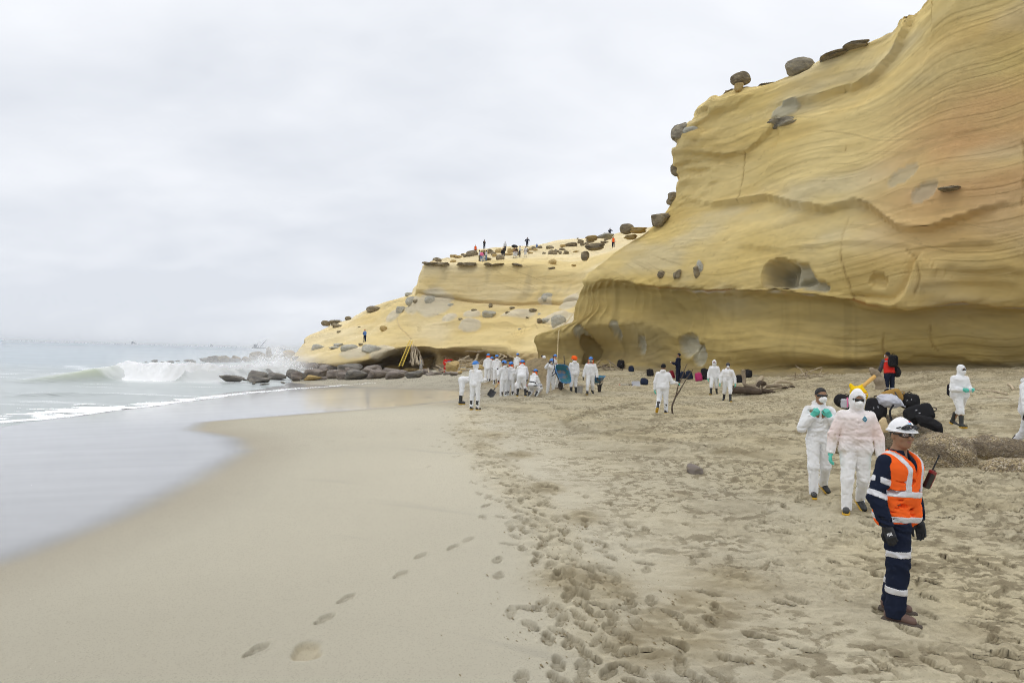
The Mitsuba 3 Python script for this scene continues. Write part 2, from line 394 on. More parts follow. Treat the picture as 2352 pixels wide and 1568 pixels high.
# main cliff: rows are foot below ground, foot, undercut, lower lip, lower wall, recess under the seam, seam lip, bulge, bulge, wall, wall, brow
_main = [
    [(1222, 880, 51), (1225, 843, 51.5), (1236, 815, 52.8), (1228, 776, 52.2), (1318, 738, 54), (1326, 690, 54.2), (1340, 643, 52), (1400, 590, 52), (1497, 522, 51), (1560, 440, 49.6), (1549, 350, 48.6), (1612, 246, 47.5)],
    [(1290, 880, 51.5), (1290, 842, 52), (1296, 812, 53), (1290, 768, 52.2), (1345, 722, 52.8), (1350, 680, 53), (1362, 643, 50.8), (1425, 588, 50.8), (1520, 518, 49.8), (1578, 440, 48.6), (1566, 345, 47.9), (1622, 238, 47)],
    [(1372, 880, 52), (1372, 840, 52.6), (1374, 806, 54), (1362, 745, 51.4), (1385, 705, 52), (1390, 664, 52.2), (1402, 642, 49.8), (1455, 585, 49.8), (1545, 513, 48.8), (1602, 432, 47.8), (1602, 330, 47.2), (1650, 221, 46.2)],
    [(1440, 880, 49.5), (1440, 842, 50), (1446, 812, 51), (1440, 742, 49.2), (1445, 706, 50.6), (1448, 668, 50.6), (1450, 648, 48.4), (1495, 588, 48.4), (1575, 512, 47.6), (1628, 424, 46.8), (1632, 325, 46.4), (1686, 212, 45.6)],
    [(1515, 885, 46.3), (1515, 850, 46.8), (1518, 822, 47.4), (1510, 755, 46.8), (1510, 712, 48.2), (1510, 676, 48.2), (1510, 657, 46.3), (1545, 590, 46.3), (1612, 508, 46), (1662, 418, 45.6), (1672, 318, 45.4), (1730, 203, 44.6)],
    [(1600, 895, 42.8), (1600, 860, 43), (1605, 832, 43.6), (1605, 785, 43.2), (1605, 722, 44.6), (1605, 682, 44.6), (1605, 662, 43.4), (1632, 592, 43.4), (1682, 500, 43.8), (1722, 408, 43.8), (1745, 300, 43.4), (1805, 178, 43.1)],
    [(1722, 905, 39.3), (1722, 868, 39.6), (1720, 845, 40.4), (1715, 788, 39.9), (1715, 727, 40.9), (1715, 684, 41), (1715, 665, 40.3), (1735, 590, 40.2), (1772, 490, 40.8), (1805, 390, 41.1), (1835, 270, 41.2), (1885, 139, 41.2)],
    [(1842, 905, 37.2), (1842, 865, 37.5), (1840, 846, 38.6), (1840, 800, 37.6), (1840, 737, 38.2), (1840, 692, 38.4), (1840, 675, 37.7), (1850, 590, 37.5), (1872, 480, 37.9), (1895, 370, 38.5), (1932, 240, 39.3), (1980, 106, 39.7)],
    [(1962, 900, 35.6), (1962, 858, 36), (1960, 841, 37.1), (1960, 815, 36.2), (1960, 747, 36.1), (1960, 705, 36.4), (1960, 691, 35.7), (1965, 590, 35.2), (1976, 470, 35.7), (1992, 350, 36.5), (2018, 190, 37.8), (2064, 56, 38.6)],
    [(2082, 900, 34.2), (2082, 853, 34.5), (2080, 841, 35.6), (2080, 824, 35), (2080, 762, 34.5), (2080, 718, 34.8), (2080, 703, 34), (2080, 590, 33.2), (2086, 460, 33.5), (2091, 330, 34.2), (2102, 150, 35.2), (2118, -8, 35.9)],
    [(2200, 900, 32.6), (2200, 850, 33), (2200, 841, 34), (2200, 829, 33.6), (2200, 762, 32.9), (2200, 714, 33.2), (2200, 699, 32.5), (2200, 590, 31.6), (2200, 450, 31.5), (2200, 310, 32), (2200, 130, 32.5), (2190, -110, 33.4)],
    [(2332, 905, 31.1), (2332, 852, 31.5), (2330, 845, 32.3), (2330, 836, 32.1), (2330, 767, 31.3), (2330, 722, 31.6), (2330, 707, 31), (2330, 590, 30), (2330, 440, 29.9), (2330, 300, 30.1), (2330, 110, 30.5), (2320, -160, 31.5)],
    [(2520, 910, 29), (2520, 857, 29.3), (2520, 848, 30), (2520, 840, 29.8), (2520, 770, 29.2), (2520, 728, 29.5), (2520, 712, 29), (2520, 590, 28), (2520, 430, 27.8), (2520, 290, 28), (2520, 100, 28.2), (2510, -220, 29.3)],
    [(2950, 920, 26.4), (2950, 862, 26.7), (2950, 852, 27.3), (2950, 845, 27.1), (2950, 775, 26.5), (2950, 735, 26.8), (2950, 718, 26.2), (2950, 590, 25.2), (2950, 430, 25), (2950, 290, 25.2), (2950, 90, 25.4), (2940, -320, 26.6)],
    [(3600, 920, 24.4), (3600, 862, 24.7), (3600, 852, 25.3), (3600, 845, 25.1), (3600, 775, 24.5), (3600, 735, 24.8), (3600, 718, 24.2), (3600, 590, 23.2), (3600, 430, 23), (3600, 290, 23.2), (3600, 90, 23.4), (3590, -320, 24.6)],
]
_push = lambda i, j: (0, .5, .5, .5, .5, .2, 0, 0, 0, 0, 0, 0)[j] * min(1, max(0, (i - 3) / 3)) + (0, 0, -.4, 0, -.9, -1.0, .3, 0, 0, 0, 0, 0)[j] * min(1, max(0, (6 - i) / 2))
_mc = np.array([[at(p[0], p[1], p[2] + _push(i, j)) for j, p in enumerate(c_)] for i, c_ in enumerate(_main)])
_behind = _mc[0] + np.array([5.5, 9.0, 0]) + np.linspace(0, 1, _mc.shape[1])[:, None] * np.array([1, 1, 1.0])
_mid = _mc[0] + np.array([0.9, 2.2, 0.15])
_mc = np.concatenate([_behind[None], _mid[None], _mc], 0)
_top = _mc[:, -1]
_mc = np.concatenate([_mc, (_top + [1.6, 2.0, 0.7])[:, None], (_top + [7, 9, 1.9])[:, None], (_top + [28, 36, 4.5])[:, None]], 1)
S, t0, t1 = sheet(_mc, 960, 420)
N = normals(S)
if N[500, 190] @ np.array([-.7, -.7, 0]) < 0:
    N = -N
R1 = np.broadcast_to(t1, S.shape[:2])
C1 = np.broadcast_to(t0[:, None], S.shape[:2])
MS, MN = S, N
W = (S[..., 0] - S[..., 1]) / math.sqrt(2)          # along the wall
_msurf = cKDTree(px(S[::3, ::3].reshape(-1, 3))[:, :2][:])
_mpts = S[::3, ::3].reshape(-1, 3)
_mpz = px(_mpts)


def face(u, v, pts=None):
    """A point on the rock face sighted at (u, v)."""
    P, Q = (_mpts, _mpz) if pts is None else pts
    k = np.argsort((Q[:, 0] - u) ** 2 + (Q[:, 1] - v) ** 2)[:6]
    return P[k[np.argmin(Q[k, 2])]]


def along(p):
    return (p[..., 0] - p[..., 1]) / math.sqrt(2)


disp = 0.34 * nz(S, (7, 7, 5), 50, 3) + 0.10 * nz(S, (1.9, 1.9, 1.2), 51, 3)
h = strata(S, (0.06, 0.10))
b1, b2, b3 = beds(h, S, 52)
upper = sst(6.6, 7.6, R1)
amp = sst(-0.3, 0.45, nz(S, (5, 5, 3), 56, 2))
crossh = S[..., 2] * 1.0 + 0.32 * W + 0.8 * nz(S, (5, 5, 3), 57, 2)
x1 = nz(np.stack([crossh, W * 0.05, 0 * W], -1), (0.22, 1, 1), 58, 2)
xamp = sst(0.05, 0.4, nz(S, (6, 6, 3.2), 59, 2))
disp += 0.070 * b1 + (0.010 + 0.034 * amp) * b2 + (0.004 + 0.013 * amp) * b3 + 0.020 * x1 * xamp
# folds hanging on the wall like cloth: below each line the rock steps back, sharply at the line and fading downwards
_folds = [([(1600, 480), (1660, 478), (1705, 455), (1745, 440), (1790, 452), (1830, 470), (1900, 474), (1945, 458), (1990, 470), (2012, 500), (2055, 528), (2110, 520), (2180, 505), (2260, 480), (2360, 450)], 0.42, 1.7),
          ([(1740, 240), (1860, 225), (1960, 200), (2050, 150), (2130, 95), (2230, 60), (2360, 20)], 0.45, 1.3),
          ([(1555, 348), (1620, 352), (1700, 345), (1790, 352), (1900, 340), (2000, 318), (2100, 290), (2200, 285), (2360, 262)], 0.30, 0.8),
          ([(2250, 200), (2200, 215), (2120, 235), (2040, 262), (1960, 275), (1880, 300)], 0.26, 0.7),
          ([(2120, 560), (2085, 605), (2062, 648), (2062, 690), (2040, 702), (1985, 702), (1930, 690)], -0.35, 0.9),
          ([(1660, 560), (1720, 555), (1800, 575), (1900, 560), (2000, 556), (2100, 560), (2200, 540), (2360, 560)], 0.14, 0.8),
          ([(2100, 615), (2180, 612), (2260, 622), (2360, 618)], 0.22, 0.45), ([(2090, 665), (2170, 668), (2250, 660), (2360, 672)], 0.2, 0.4)]
_wob = 0.11 * nz(S, (1.1, 1.1, 1.1), 61, 3)
for line, a, L in _folds:
    q = np.array([face(*p) for p in line])
    q = PchipInterpolator(np.arange(len(q)), gaussian_filter(q, (0.6, 0), mode='nearest'))(np.linspace(0, len(q) - 1, 240))
    tg = np.gradient(q, axis=0)
    tg /= np.linalg.norm(tg, axis=1, keepdims=True)
    dn = np.cross(tg, [-.7, -.7, 0.1])
    dn *= -np.sign(dn[len(dn) // 2, 2]) if abs(dn[len(dn) // 2, 2]) > 0.2 else 1
    d_, i_ = cKDTree(q).query(S.reshape(-1, 3), distance_upper_bound=max(3.2 * L, 1.2))
    far = ~np.isfinite(d_)
    i_[far] = 0
    below = np.einsum('ij,ij->i', S.reshape(-1, 3) - q[i_], dn[i_]).reshape(S.shape[:2]) + _wob
    u_ = i_.reshape(S.shape[:2]) / 239
    inside = sst(0.0, 0.12, u_) * sst(1.0, 0.88, u_) * ~far.reshape(S.shape[:2])
    f = np.where(below > 0, np.exp(-below / L), 0) * sst(-0.02, 0.09, below) - 0.35 * np.exp(-(below / 0.22) ** 2)
    disp -= a * f * inside * sst(4.8, 5.4, R1) * sst(2.6 * L + .3, 1.6 * L, np.abs(below))
_cracks = [[(1935, 205), (1948, 270), (1940, 340), (1932, 420), (1926, 500), (1918, 590), (1940, 660), (1952, 700)], [(1800, 270), (1920, 300), (1960, 345), (1985, 380), (2000, 410)], [(2070, 560), (2090, 620), (2105, 690)], [(1700, 350), (1695, 400), (1690, 450)], [(2020, 780), (2030, 815), (2034, 838)], [(2128, 760), (2120, 790), (2150, 820), (2170, 842)], [(2330, 330), (2335, 400), (2330, 470)]]
crack = np.zeros(S.shape[:2])
for line in _cracks:
    q = np.array([face(*p) for p in line])
    q = PchipInterpolator(np.arange(len(q)), q)(np.linspace(0, len(q) - 1, 300))
    q = q + 0.10 * np.stack([nz(q + 3.1 * i, (.5, .5, .5), 77 + i, 3) for i in range(3)], 1)
    d_, _ = cKDTree(q).query(S.reshape(-1, 3), distance_upper_bound=.6)
    crack = np.maximum(crack, np.exp(-(np.where(np.isfinite(d_), d_, 9).reshape(S.shape[:2]) / .05) ** 2))
disp -= .09 * crack
# flutes on the hollow wall under the ledge
fl = sst(8.3, 6.6, C1)
ph = C1 * 2.7 + 1.1 * nz(S, (3.5, 3.5, 3), 63, 3) + 0.30 * (R1 - 4)
flute = np.abs(np.sin(ph * math.pi)) ** 0.75
disp += -0.30 * (flute - 0.6) * fl * (0.6 + 0.8 * nz(S, (2.5, 2.5, 2.5), 74, 2)) * sst(2.6, 3.3, R1) * sst(6.05, 5.3, R1) * sst(1.2, 2.2, C1)
# ragged seam lip, lumpy lip below, rough damp foot
lip = np.exp(-((R1 - 6.0) / 0.30) ** 2)
disp += lip * (0.40 * nz(S, (1.3, 1.3, 0.6), 64, 4) + 0.02)
seam = np.exp(-((R1 - 5.72) / 0.10) ** 2)
disp -= 0.16 * seam
lo = np.exp(-((R1 - 3.0) / 0.45) ** 2)
disp += lo * 0.45 * nz(S, (1.9, 1.9, 1.0), 65, 3)
low = sst(3.2, 1.5, R1)
disp += low * (0.30 * nz(S, (1.6, 1.6, 0.6), 66, 4) + 0.05 * nz(S, (0.35, 0.35, 0.18), 67, 3))
chip = sst(0.15, 0.5, nz(S, (3, 3, 2.5), 68, 2)) * sst(2.8, 3.4, R1) * sst(5.6, 5.0, R1) * sst(6, 8, C1)
disp += chip * 0.10 * nz(S, (0.4, 0.4, 0.22), 69, 3)
# hollows weathered out round lost concretions (u, v, half width, half height, depth, slant, grey)
_holes = [(1766, 630, 0.95, 0.95, 0.8, 0, .55), (1800, 640, 1.5, 0.72, 0.6, -.16, 1), (1848, 656, 0.95, 0.36, 0.35, -.22, 1), (1758, 620, 0.6, 0.6, 0.4, 0, 0), (1998, 652, 0.48, 0.30, 0.22, -.15, 0), (1372, 806, 0.40, 1.0, .75, 0, 0), (1470, 805, 0.42, 0.62, 0.25, 0, 1), (1570, 800, 0.9, 0.8, 0.4, 0, 1),
          (1600, 822, 0.6, 0.6, .3, 0, 1), (1705, 870, 0.9, 0.4, 0.2, 0, 1), (2108, 437, 0.62, 0.5, 0.10, .2, .6), (1410, 762, 0.4, 0.7, 0.2, 0, 1), (1335, 760, .35, .6, .2, 0, 1), (1655, 548, 0.2, 0.12, 0.1, 0, 0), (1575, 700, .0, .0, 0, 0, 0),
          (1806, 300, 0.85, 1.1, 0.05, .15, 1), (2068, 398, 0.75, 0.45, 0.06, .35, .55), (1800, 250, 0.95, 0.5, -0.12, .2, .9), (2330, 850, 2, .2, .1, 0, 0)]
greym = np.zeros(S.shape[:2])
_hn = nz(S, (0.5, 0.5, 0.5), 70, 2)
for u, v, a, b, dep, sl, g in _holes:
    if a == 0:
        continue
    p = face(u, v)
    dw, dz = (W - along(p)), (S[..., 2] - p[2]) - sl * (W - along(p)) * 1.0
    ok = np.linalg.norm(S - p, axis=-1) < 4.0
    e = np.hypot(dw / a, dz / b) + 0.20 * _hn
    disp = disp - 1.25 * dep * sst(1.04, 0.84, e) * ok
    greym = np.maximum(greym, g * sst(1.08, 0.9, e) * ok)
# plateau and brow stay rounder
disp *= sst(13.6, 11.6, R1) * 0.85 + 0.15
disp += (nz(S, (2.5, 2.5, 1.2), 71, 4) * 0.22) * sst(11.0, 12, R1)
brow = sst(8.0, 9.5, R1) * sst(15, 12.5, R1) * sst(7.5, 3.5, C1) + 0.6 * np.exp(-((R1 - 11.2) / .7) ** 2)
disp += np.clip(brow, 0, 1) * (0.42 * nz(S, (2.2, 2.2, 1.3), 92, 4) + 0.22 * sst(-.06, .06, nz(S, (3, 3, 0.9), 93, 2)) - .1)
V = S + N * disp[..., None]
# crumbly pits on the upper brow
cc = np.broadcast_to(OCHRE, S.shape).copy()
big = nz(S, (9, 9, 6), 80, 3)
cc = col(cc, PALE, sst(-0.35, 0.35, big) * 0.9)
cc = col(cc, np.array([.50, .36, .13]), sst(0.05, 0.5, nz(S, (4, 4, 1.8), 89, 3)) * 0.4)
cc = col(cc, np.array([.55, .49, .34]), sst(0.05, 0.45, nz(S, (6, 6, 3.0), 90, 4)) * 0.65)
cc = col(cc, OLIVE, sst(0.0, 0.7, nz(S, (8, 8, 5), 81, 3)) * 0.45 + 0.45 * sst(6.2, 5.6, R1))  # last term paints overhang shade into the wall below the seam
redw = sst(-14, -8, W) * np.exp(-((S[..., 2] - 12.0 - 0.12 * (W + 8)) / 4.5) ** 2) * sst(-0.75, 0.25, nz(S, (6, 6, 2.2), 82, 3))
cc = col(cc, RUST, 0.85 * redw)
cc *= (1 + 0.09 * b1 + 0.10 * b2 + 0.08 * b3 + 0.09 * x1 * xamp)[..., None]
stain = sst(0.1, 0.6, nz(np.stack([W, S[..., 2] * 0.12, 0 * W], -1), (0.55, 1.0, 1), 83, 3)) * sst(6.3, 5.2, R1)
cc = col(cc, OLIVE * 0.8, 0.4 * stain)
seamc = np.exp(-((R1 - 5.78) / 0.11) ** 2) * sst(4.6, 6.5, C1)
cc = col(cc, np.array([.42, .20, .06]), 0.85 * seamc * sst(-.4, .2, nz(S, (1, 1, .5), 84, 3)))
seamw = np.exp(-((R1 - 5.63) / 0.06) ** 2) * sst(5.6, 7.0, C1)
cc = col(cc, np.array([.50, .48, .45]), 0.7 * seamw * sst(-.05, .3, nz(S, (1.3, 1.3, .4), 85, 3)))
drip = np.exp(-np.clip(5.6 - R1, 0, 9) / 0.25) * (R1 < 5.62) * sst(.1, .5, nz(np.stack([W, 0 * W, 0 * W], -1), (.35, 1, 1), 86, 2)) * sst(5, 7, C1)
cc = col(cc, RUST * 0.8, 0.35 * drip)
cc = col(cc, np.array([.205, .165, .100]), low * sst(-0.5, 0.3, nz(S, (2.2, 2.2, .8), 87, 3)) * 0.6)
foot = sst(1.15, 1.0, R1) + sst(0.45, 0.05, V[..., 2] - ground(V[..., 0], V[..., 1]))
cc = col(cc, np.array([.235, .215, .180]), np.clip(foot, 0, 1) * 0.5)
cc = col(cc, np.array([.26, .17, .06]), 0.55 * crack)
cc = col(cc, GREY * (1 + .25 * nz(S, (.7, .7, .35), 91, 3))[..., None], greym * 0.85)
halo = np.zeros_like(greym)
cc = cc * (1 + 0.06 * nz(S, (0.5, 0.5, 0.3), 88, 3))[..., None] * np.array([1.0, .97, .87])


def _rockgrain(p, n, uv):
    lay = tstep(.40, .60, tfbm(p.x * 0.25 + p.y * 0.3, (p.z + 0.06 * p.x + 0.1 * p.y + 0.9 * tfbm(p.x * 0.3, p.y * 0.3, 0, 2)) * 5.0, 0.0, 4))
    return 0.5 * lay + 0.3 * tfbm(p.x * 3.5, p.y * 3.5, p.z * 5.0, 3) + 0.2 * tfbm(p.x * 14, p.y * 14, p.z * 20, 2)


def _bedlines(p, n, uv):
    h = p.z + 0.06 * p.x + 0.10 * p.y + 2.2 * (tfbm(p.x / 11, p.y / 11, p.z / 9, 2) - 0.5) + 0.5 * (tfbm(p.x / 3, p.y / 3, p.z / 2.5, 2) - 0.5)
    h2 = p.z + 0.26 * (p.x - p.y) + 1.2 * (tfbm(p.x / 5, p.y / 5, p.z / 3, 2) - 0.5)
    a = tstep(0.56, 0.70, tfbm(h * 3.1, p.x * 0.10, p.y * 0.10, 4)) * tstep(.38, .62, tfbm(p.x / 4 + 9, p.y / 4, p.z / 1.6, 2))
    b = tstep(0.60, 0.72, tfbm(h2 * 4.6, p.x * 0.12, p.y * 0.12, 3)) * tstep(.50, .62, tfbm(p.x / 6 + 3, p.y / 6, p.z / 3, 2))
    c = tstep(0.66, 0.80, tfbm(p.x * 2.2, p.y * 2.2, p.z * 2.6, 4))
    return dr.clip((0.22 * a + 0.24 * b) * tstep(.38, .62, tfbm(p.x / 7 + 2, p.y / 7, p.z / 5, 3)) + 0.16 * c, 0, 0.45)


def rockmat(name, scale):
    scene[name] = {'type': 'twosided', 'bsdf': {'type': 'bumpmap', 'arbitrary': mikit.proc(_rockgrain, 2e-2), 'scale': scale,
                   'bsdf': {'type': 'blendbsdf', 'weight': mikit.proc(_bedlines), 'bsdf_0': {'type': 'principled', 'base_color': VC, 'roughness': 0.95, 'specular': 0.12},
                            'bsdf_1': {'type': 'principled', 'base_color': {'type': 'rgb', 'value': [.235, .165, .065]}, 'roughness': 0.95, 'specular': 0.1}}}}


rockmat('cliff_mat', 0.055)
uvm = np.stack([W, S[..., 2] + 0.4 * R1], -1).reshape(-1, 2)
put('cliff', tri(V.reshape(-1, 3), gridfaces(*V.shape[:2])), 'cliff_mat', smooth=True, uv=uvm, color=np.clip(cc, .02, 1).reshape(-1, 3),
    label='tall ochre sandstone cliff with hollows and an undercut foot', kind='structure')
_mpts = V[::2, ::2].reshape(-1, 3)
_mpz = px(_mpts)

# far cliff and the headland: rows are foot below ground, foot, cave back, lower lip, ramp, ramp, ledge, upper wall, wall top, plateau, plateau, skyline
_far = [
    [(655, 852, 99), (655, 842, 99), (662, 838, 100), (658, 834, 98.5), (664, 822, 100), (672, 812, 101), (684, 803, 102), (690, 795, 103), (695, 788, 104), (697, 786, 105), (699, 784.5, 106), (701, 783, 107)],
    [(700, 862, 92), (700, 852, 92), (706, 842, 94), (696, 832, 92), (698, 822, 93), (702, 812, 95), (708, 800, 98), (716, 790, 101), (726, 778, 105), (734, 770, 107), (740, 764, 109), (746, 759, 111)],
    [(760, 868, 88), (760, 856, 88), (768, 842, 91), (758, 836, 87), (758, 822, 88.5), (762, 808, 92), (770, 790, 97), (780, 772, 102), (790, 757, 107), (797, 748, 110), (803, 740, 113), (808, 734, 115)],
    [(830, 868, 86), (830, 856, 86), (838, 838, 92), (836, 828, 85), (836, 812, 87), (838, 800, 90), (842, 780, 96), (848, 758, 102), (854, 738, 107), (858, 726, 110), (862, 716, 113), (866, 707, 115)],
    [(880, 868, 86), (880, 850, 90), (884, 832, 94), (892, 806, 85.5), (890, 798, 86.5), (890, 785, 89), (892, 765, 94), (895, 742, 99), (898, 720, 103), (900, 708, 106), (904, 698, 109), (908, 691, 111)],
    [(930, 866, 86), (930, 846, 92), (934, 828, 96), (936, 797, 85.5), (934, 790, 86.5), (932, 776, 89), (932, 754, 93), (936, 730, 97), (940, 706, 100), (944, 696, 102), (948, 687, 105), (952, 679, 107)],
    [(975, 864, 86), (975, 844, 92), (978, 826, 96), (975, 796, 85), (974, 788, 86), (970, 772, 88.5), (966, 742, 92.5), (962, 706, 96.5), (958, 676, 98.5), (958, 666, 98.8), (966, 632, 99.8), (972, 609, 100.4)],
    [(1008, 862, 84), (1008, 842, 85), (1010, 820, 86), (1008, 800, 84), (1008, 790, 85.5), (1006, 770, 88), (1002, 735, 92), (1000, 703, 95.5), (996, 682, 97), (994, 672, 97.4), (990, 640, 98.2), (986, 611, 99)],
    [(1050, 860, 79), (1050, 838, 83), (1052, 818, 87), (1050, 797, 81.5), (1050, 786, 83), (1050, 768, 85.5), (1048, 735, 89.5), (1045, 705, 93.5), (1042, 686, 95.5), (1040, 676, 95.9), (1036, 645, 96.9), (1032, 611, 97.8)],
    [(1110, 860, 74), (1110, 836, 80), (1112, 818, 84), (1112, 798, 79), (1112, 787, 80.5), (1110, 768, 83), (1108, 738, 87.5), (1105, 712, 91.5), (1102, 694, 93.7), (1100, 684, 94.2), (1096, 650, 95.4), (1092, 612, 96.5)],
    [(1170, 860, 69), (1170, 836, 76), (1172, 822, 80), (1174, 806, 75.5), (1174, 795, 77), (1172, 772, 79.5), (1170, 742, 84.5), (1166, 716, 89), (1162, 699, 91.4), (1160, 689, 92), (1156, 655, 93.4), (1152, 613, 94.6)],
    [(1206, 860, 66), (1206, 838, 68), (1206, 825, 69.5), (1207, 812, 69.5), (1208, 798, 71.5), (1208, 774, 75), (1208, 745, 81), (1207, 718, 86.5), (1206, 701, 89.5), (1206, 691, 90.2), (1205, 657, 91.8), (1204, 615, 93)],
    [(1262, 860, 61), (1262, 840, 62), (1262, 826, 63), (1262, 812, 64), (1262, 798, 66), (1262, 776, 70), (1262, 745, 76), (1262, 716, 82), (1262, 699, 85.5), (1262, 689, 86.4), (1262, 657, 88.5), (1260, 619, 90)],
    [(1335, 860, 59), (1335, 842, 60), (1335, 828, 61), (1335, 812, 62), (1335, 798, 64), (1335, 776, 67), (1335, 745, 72), (1335, 712, 77), (1335, 692, 80), (1335, 684, 81), (1335, 660, 83), (1330, 628, 85)],
    [(1420, 860, 59), (1420, 842, 60), (1420, 828, 61), (1420, 812, 62), (1420, 798, 63), (1420, 776, 64.5), (1420, 745, 67), (1420, 712, 69), (1420, 690, 71), (1420, 670, 72), (1415, 645, 74), (1400, 612, 76)],
    [(1560, 860, 60), (1560, 842, 60), (1560, 828, 60.5), (1560, 812, 61), (1560, 798, 62), (1560, 776, 63), (1560, 745, 64.5), (1560, 712, 66), (1560, 690, 67), (1560, 660, 68), (1550, 620, 70), (1530, 580, 72)],
]
_fc = np.array([[at(*p) for p in c_] for c_ in _far])
# plateau behind the wall top: surveyed skyline per column
_sky = [(703, 780, 112), (752, 750, 118), (815, 727, 122), (873, 698, 122), (915, 684, 122), (957, 665, 114), (985, 603, 106), (1010, 597, 112), (1058, 587, 124), (1105, 573, 128), (1165, 567, 127), (1215, 564, 126), (1290, 553, 127), (1360, 546, 128), (1440, 532, 124), (1600, 505, 118)]
_sk = np.array([at(*p) for p in _sky])
_p1 = _fc[:, -1] * 0.62 + _sk * 0.38
_p1[6:] += [0, 0, -0.25]
_p2 = _fc[:, -1] * 0.25 + _sk * 0.75
_b1 = _sk + np.array([-2, 10, -0.4])
_b2 = _sk + np.array([-8, 34, -3.0])
_b2[:, 2] = np.minimum(_b2[:, 2], _sk[:, 2] - 2.5)
_fc = np.concatenate([_fc, _p1[:, None], _p2[:, None], _sk[:, None], _b1[:, None], _b2[:, None]], 1)
_end = _fc[0] + np.array([1.5, 9, -1.2])
_end2 = _fc[0] + np.array([8, 28, -4])
_fc = np.concatenate([_end2[None], _end[None], _fc], 0)
S, t0, t1 = sheet(_fc, 560, 360)
N = normals(S)
if N[290, 145] @ np.array([-.3, -.9, 0]) < 0:
    N = -N
R1 = np.broadcast_to(t1, S.shape[:2])
C1 = np.broadcast_to(t0[:, None], S.shape[:2])
disp = 0.75 * nz(S, (11, 11, 7), 150, 3) + 0.26 * nz(S, (3.2, 3.2, 1.8), 151, 3)
h = strata(S, (0.05, 0.0), 0.6, 140)
b1, b2, b3 = beds(h / 1.5, S, 152)
wallm = np.exp(-((R1 - 9.6) / 1.3) ** 2) * sst(7.0, 8.5, C1)
disp += (0.10 + 0.10 * wallm) * b1 + (0.07 + 0.10 * wallm) * b2 + 0.035 * b3
ledge = np.exp(-((R1 - 8.4) / 0.30) ** 2) * sst(7.0, 8.6, C1)
disp -= 0.55 * ledge
step = np.exp(-((R1 - (5.9 + 0.35 * nz(S, (9, 9, 9), 155, 2))) / 0.10) ** 2) * sst(7.5, 9, C1) * sst(14.5, 13, C1)
disp += 0.30 * step
slump = np.exp(-((R1 - 6.6) / 0.9) ** 2)
disp += slump * 0.5 * nz(S, (5, 5, 4), 156, 3)
under = sst(3.4, 2.6, R1)
disp += under * (0.55 * nz(S, (2.6, 2.6, 0.9), 157, 4))
plat = sst(11.6, 12.4, R1)
disp = disp * (1 - 0.75 * plat) + plat * (0.45 * nz(S, (6, 6, 3), 158, 4) + 0.16 * nz(S, (1.6, 1.6, 1), 159, 3))
V = S + N * disp[..., None]
cc = np.broadcast_to(np.array([.585, .455, .195]), S.shape).copy()
cc = col(cc, np.array([.640, .535, .300]), sst(-0.3, 0.5, nz(S, (10, 10, 5), 160, 3)) * 0.8)
cc = col(cc, np.array([.545, .400, .145]), sst(0.0, 0.6, nz(S, (8, 8, 3), 161, 3)) * 0.6)
cc = col(cc, np.array([.66, .56, .33]), plat * 0.55)
cc *= (1 + (0.05 + 0.07 * wallm) * b1 + (0.05 + 0.09 * wallm) * b2 + 0.04 * b3)[..., None]
vst = sst(0.05, 0.5, nz(np.stack([S[..., 0], S[..., 2] * 0.15, S[..., 1]], -1), (2.2, 1, 2.2), 162, 3)) * sst(8.7, 9.4, R1) * sst(11.2, 10.5, R1)
cc = col(cc, np.array([.30, .25, .14]), 0.40 * vst)
cc = col(cc, np.array([.40, .27, .10]), 0.5 * ledge)
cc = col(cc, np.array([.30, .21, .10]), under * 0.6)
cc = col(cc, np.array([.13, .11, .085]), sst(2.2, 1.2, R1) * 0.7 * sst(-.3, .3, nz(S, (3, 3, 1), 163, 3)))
gp = np.zeros(S.shape[:2])
_fpts0 = S[::2, ::2].reshape(-1, 3)
_fpz0 = px(_fpts0)
for u, v, a, b in ((990, 692, 3.0, 2.1), (1030, 722, 1.4, .9), (1295, 735, 1.9, 2.4), (1310, 690, 1.5, 1.8), (1080, 715, 1.3, 1.0), (1080, 745, 1.6, .9), (1275, 725, 1.8, 1.2), (1190, 718, 2.4, .8), (1250, 685, 1.0, .6), (905, 728, 1.3, 1.3), (948, 700, 2.0, 1.6), (760, 813, 2.6, .9), (815, 813, 2.4, .9), (880, 808, 2.2, 1.1)):
    p = face(u, v, (_fpts0, _fpz0))
    e = np.sqrt(((S[..., 0] - p[0]) ** 2 + (S[..., 1] - p[1]) ** 2 * 0.25) / a ** 2 + ((S[..., 2] - p[2]) / b) ** 2) + 0.25 * nz(S, (1.5, 1.5, 1), 164, 3)
    gp = np.maximum(gp, sst(1.05, 0.8, e))
    V += N * (0.28 * sst(1.1, 0.5, e))[..., None]
cc = col(cc, np.array([.49, .455, .345]), gp * 0.6)
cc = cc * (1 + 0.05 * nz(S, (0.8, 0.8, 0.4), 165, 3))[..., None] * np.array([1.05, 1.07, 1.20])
rockmat('headland_mat', 0.10)
uvf = np.stack([S[..., 0], R1 * 2.0 + S[..., 2]], -1).reshape(-1, 2)
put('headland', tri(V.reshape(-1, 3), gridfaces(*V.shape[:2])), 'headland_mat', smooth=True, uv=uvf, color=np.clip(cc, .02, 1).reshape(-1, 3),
    label='pale yellow sandstone headland sloping down to the sea', kind='structure')
_fpts = V[::2, ::2].reshape(-1, 3)
_fpz = px(_fpts)
FAR = (_fpts, _fpz)

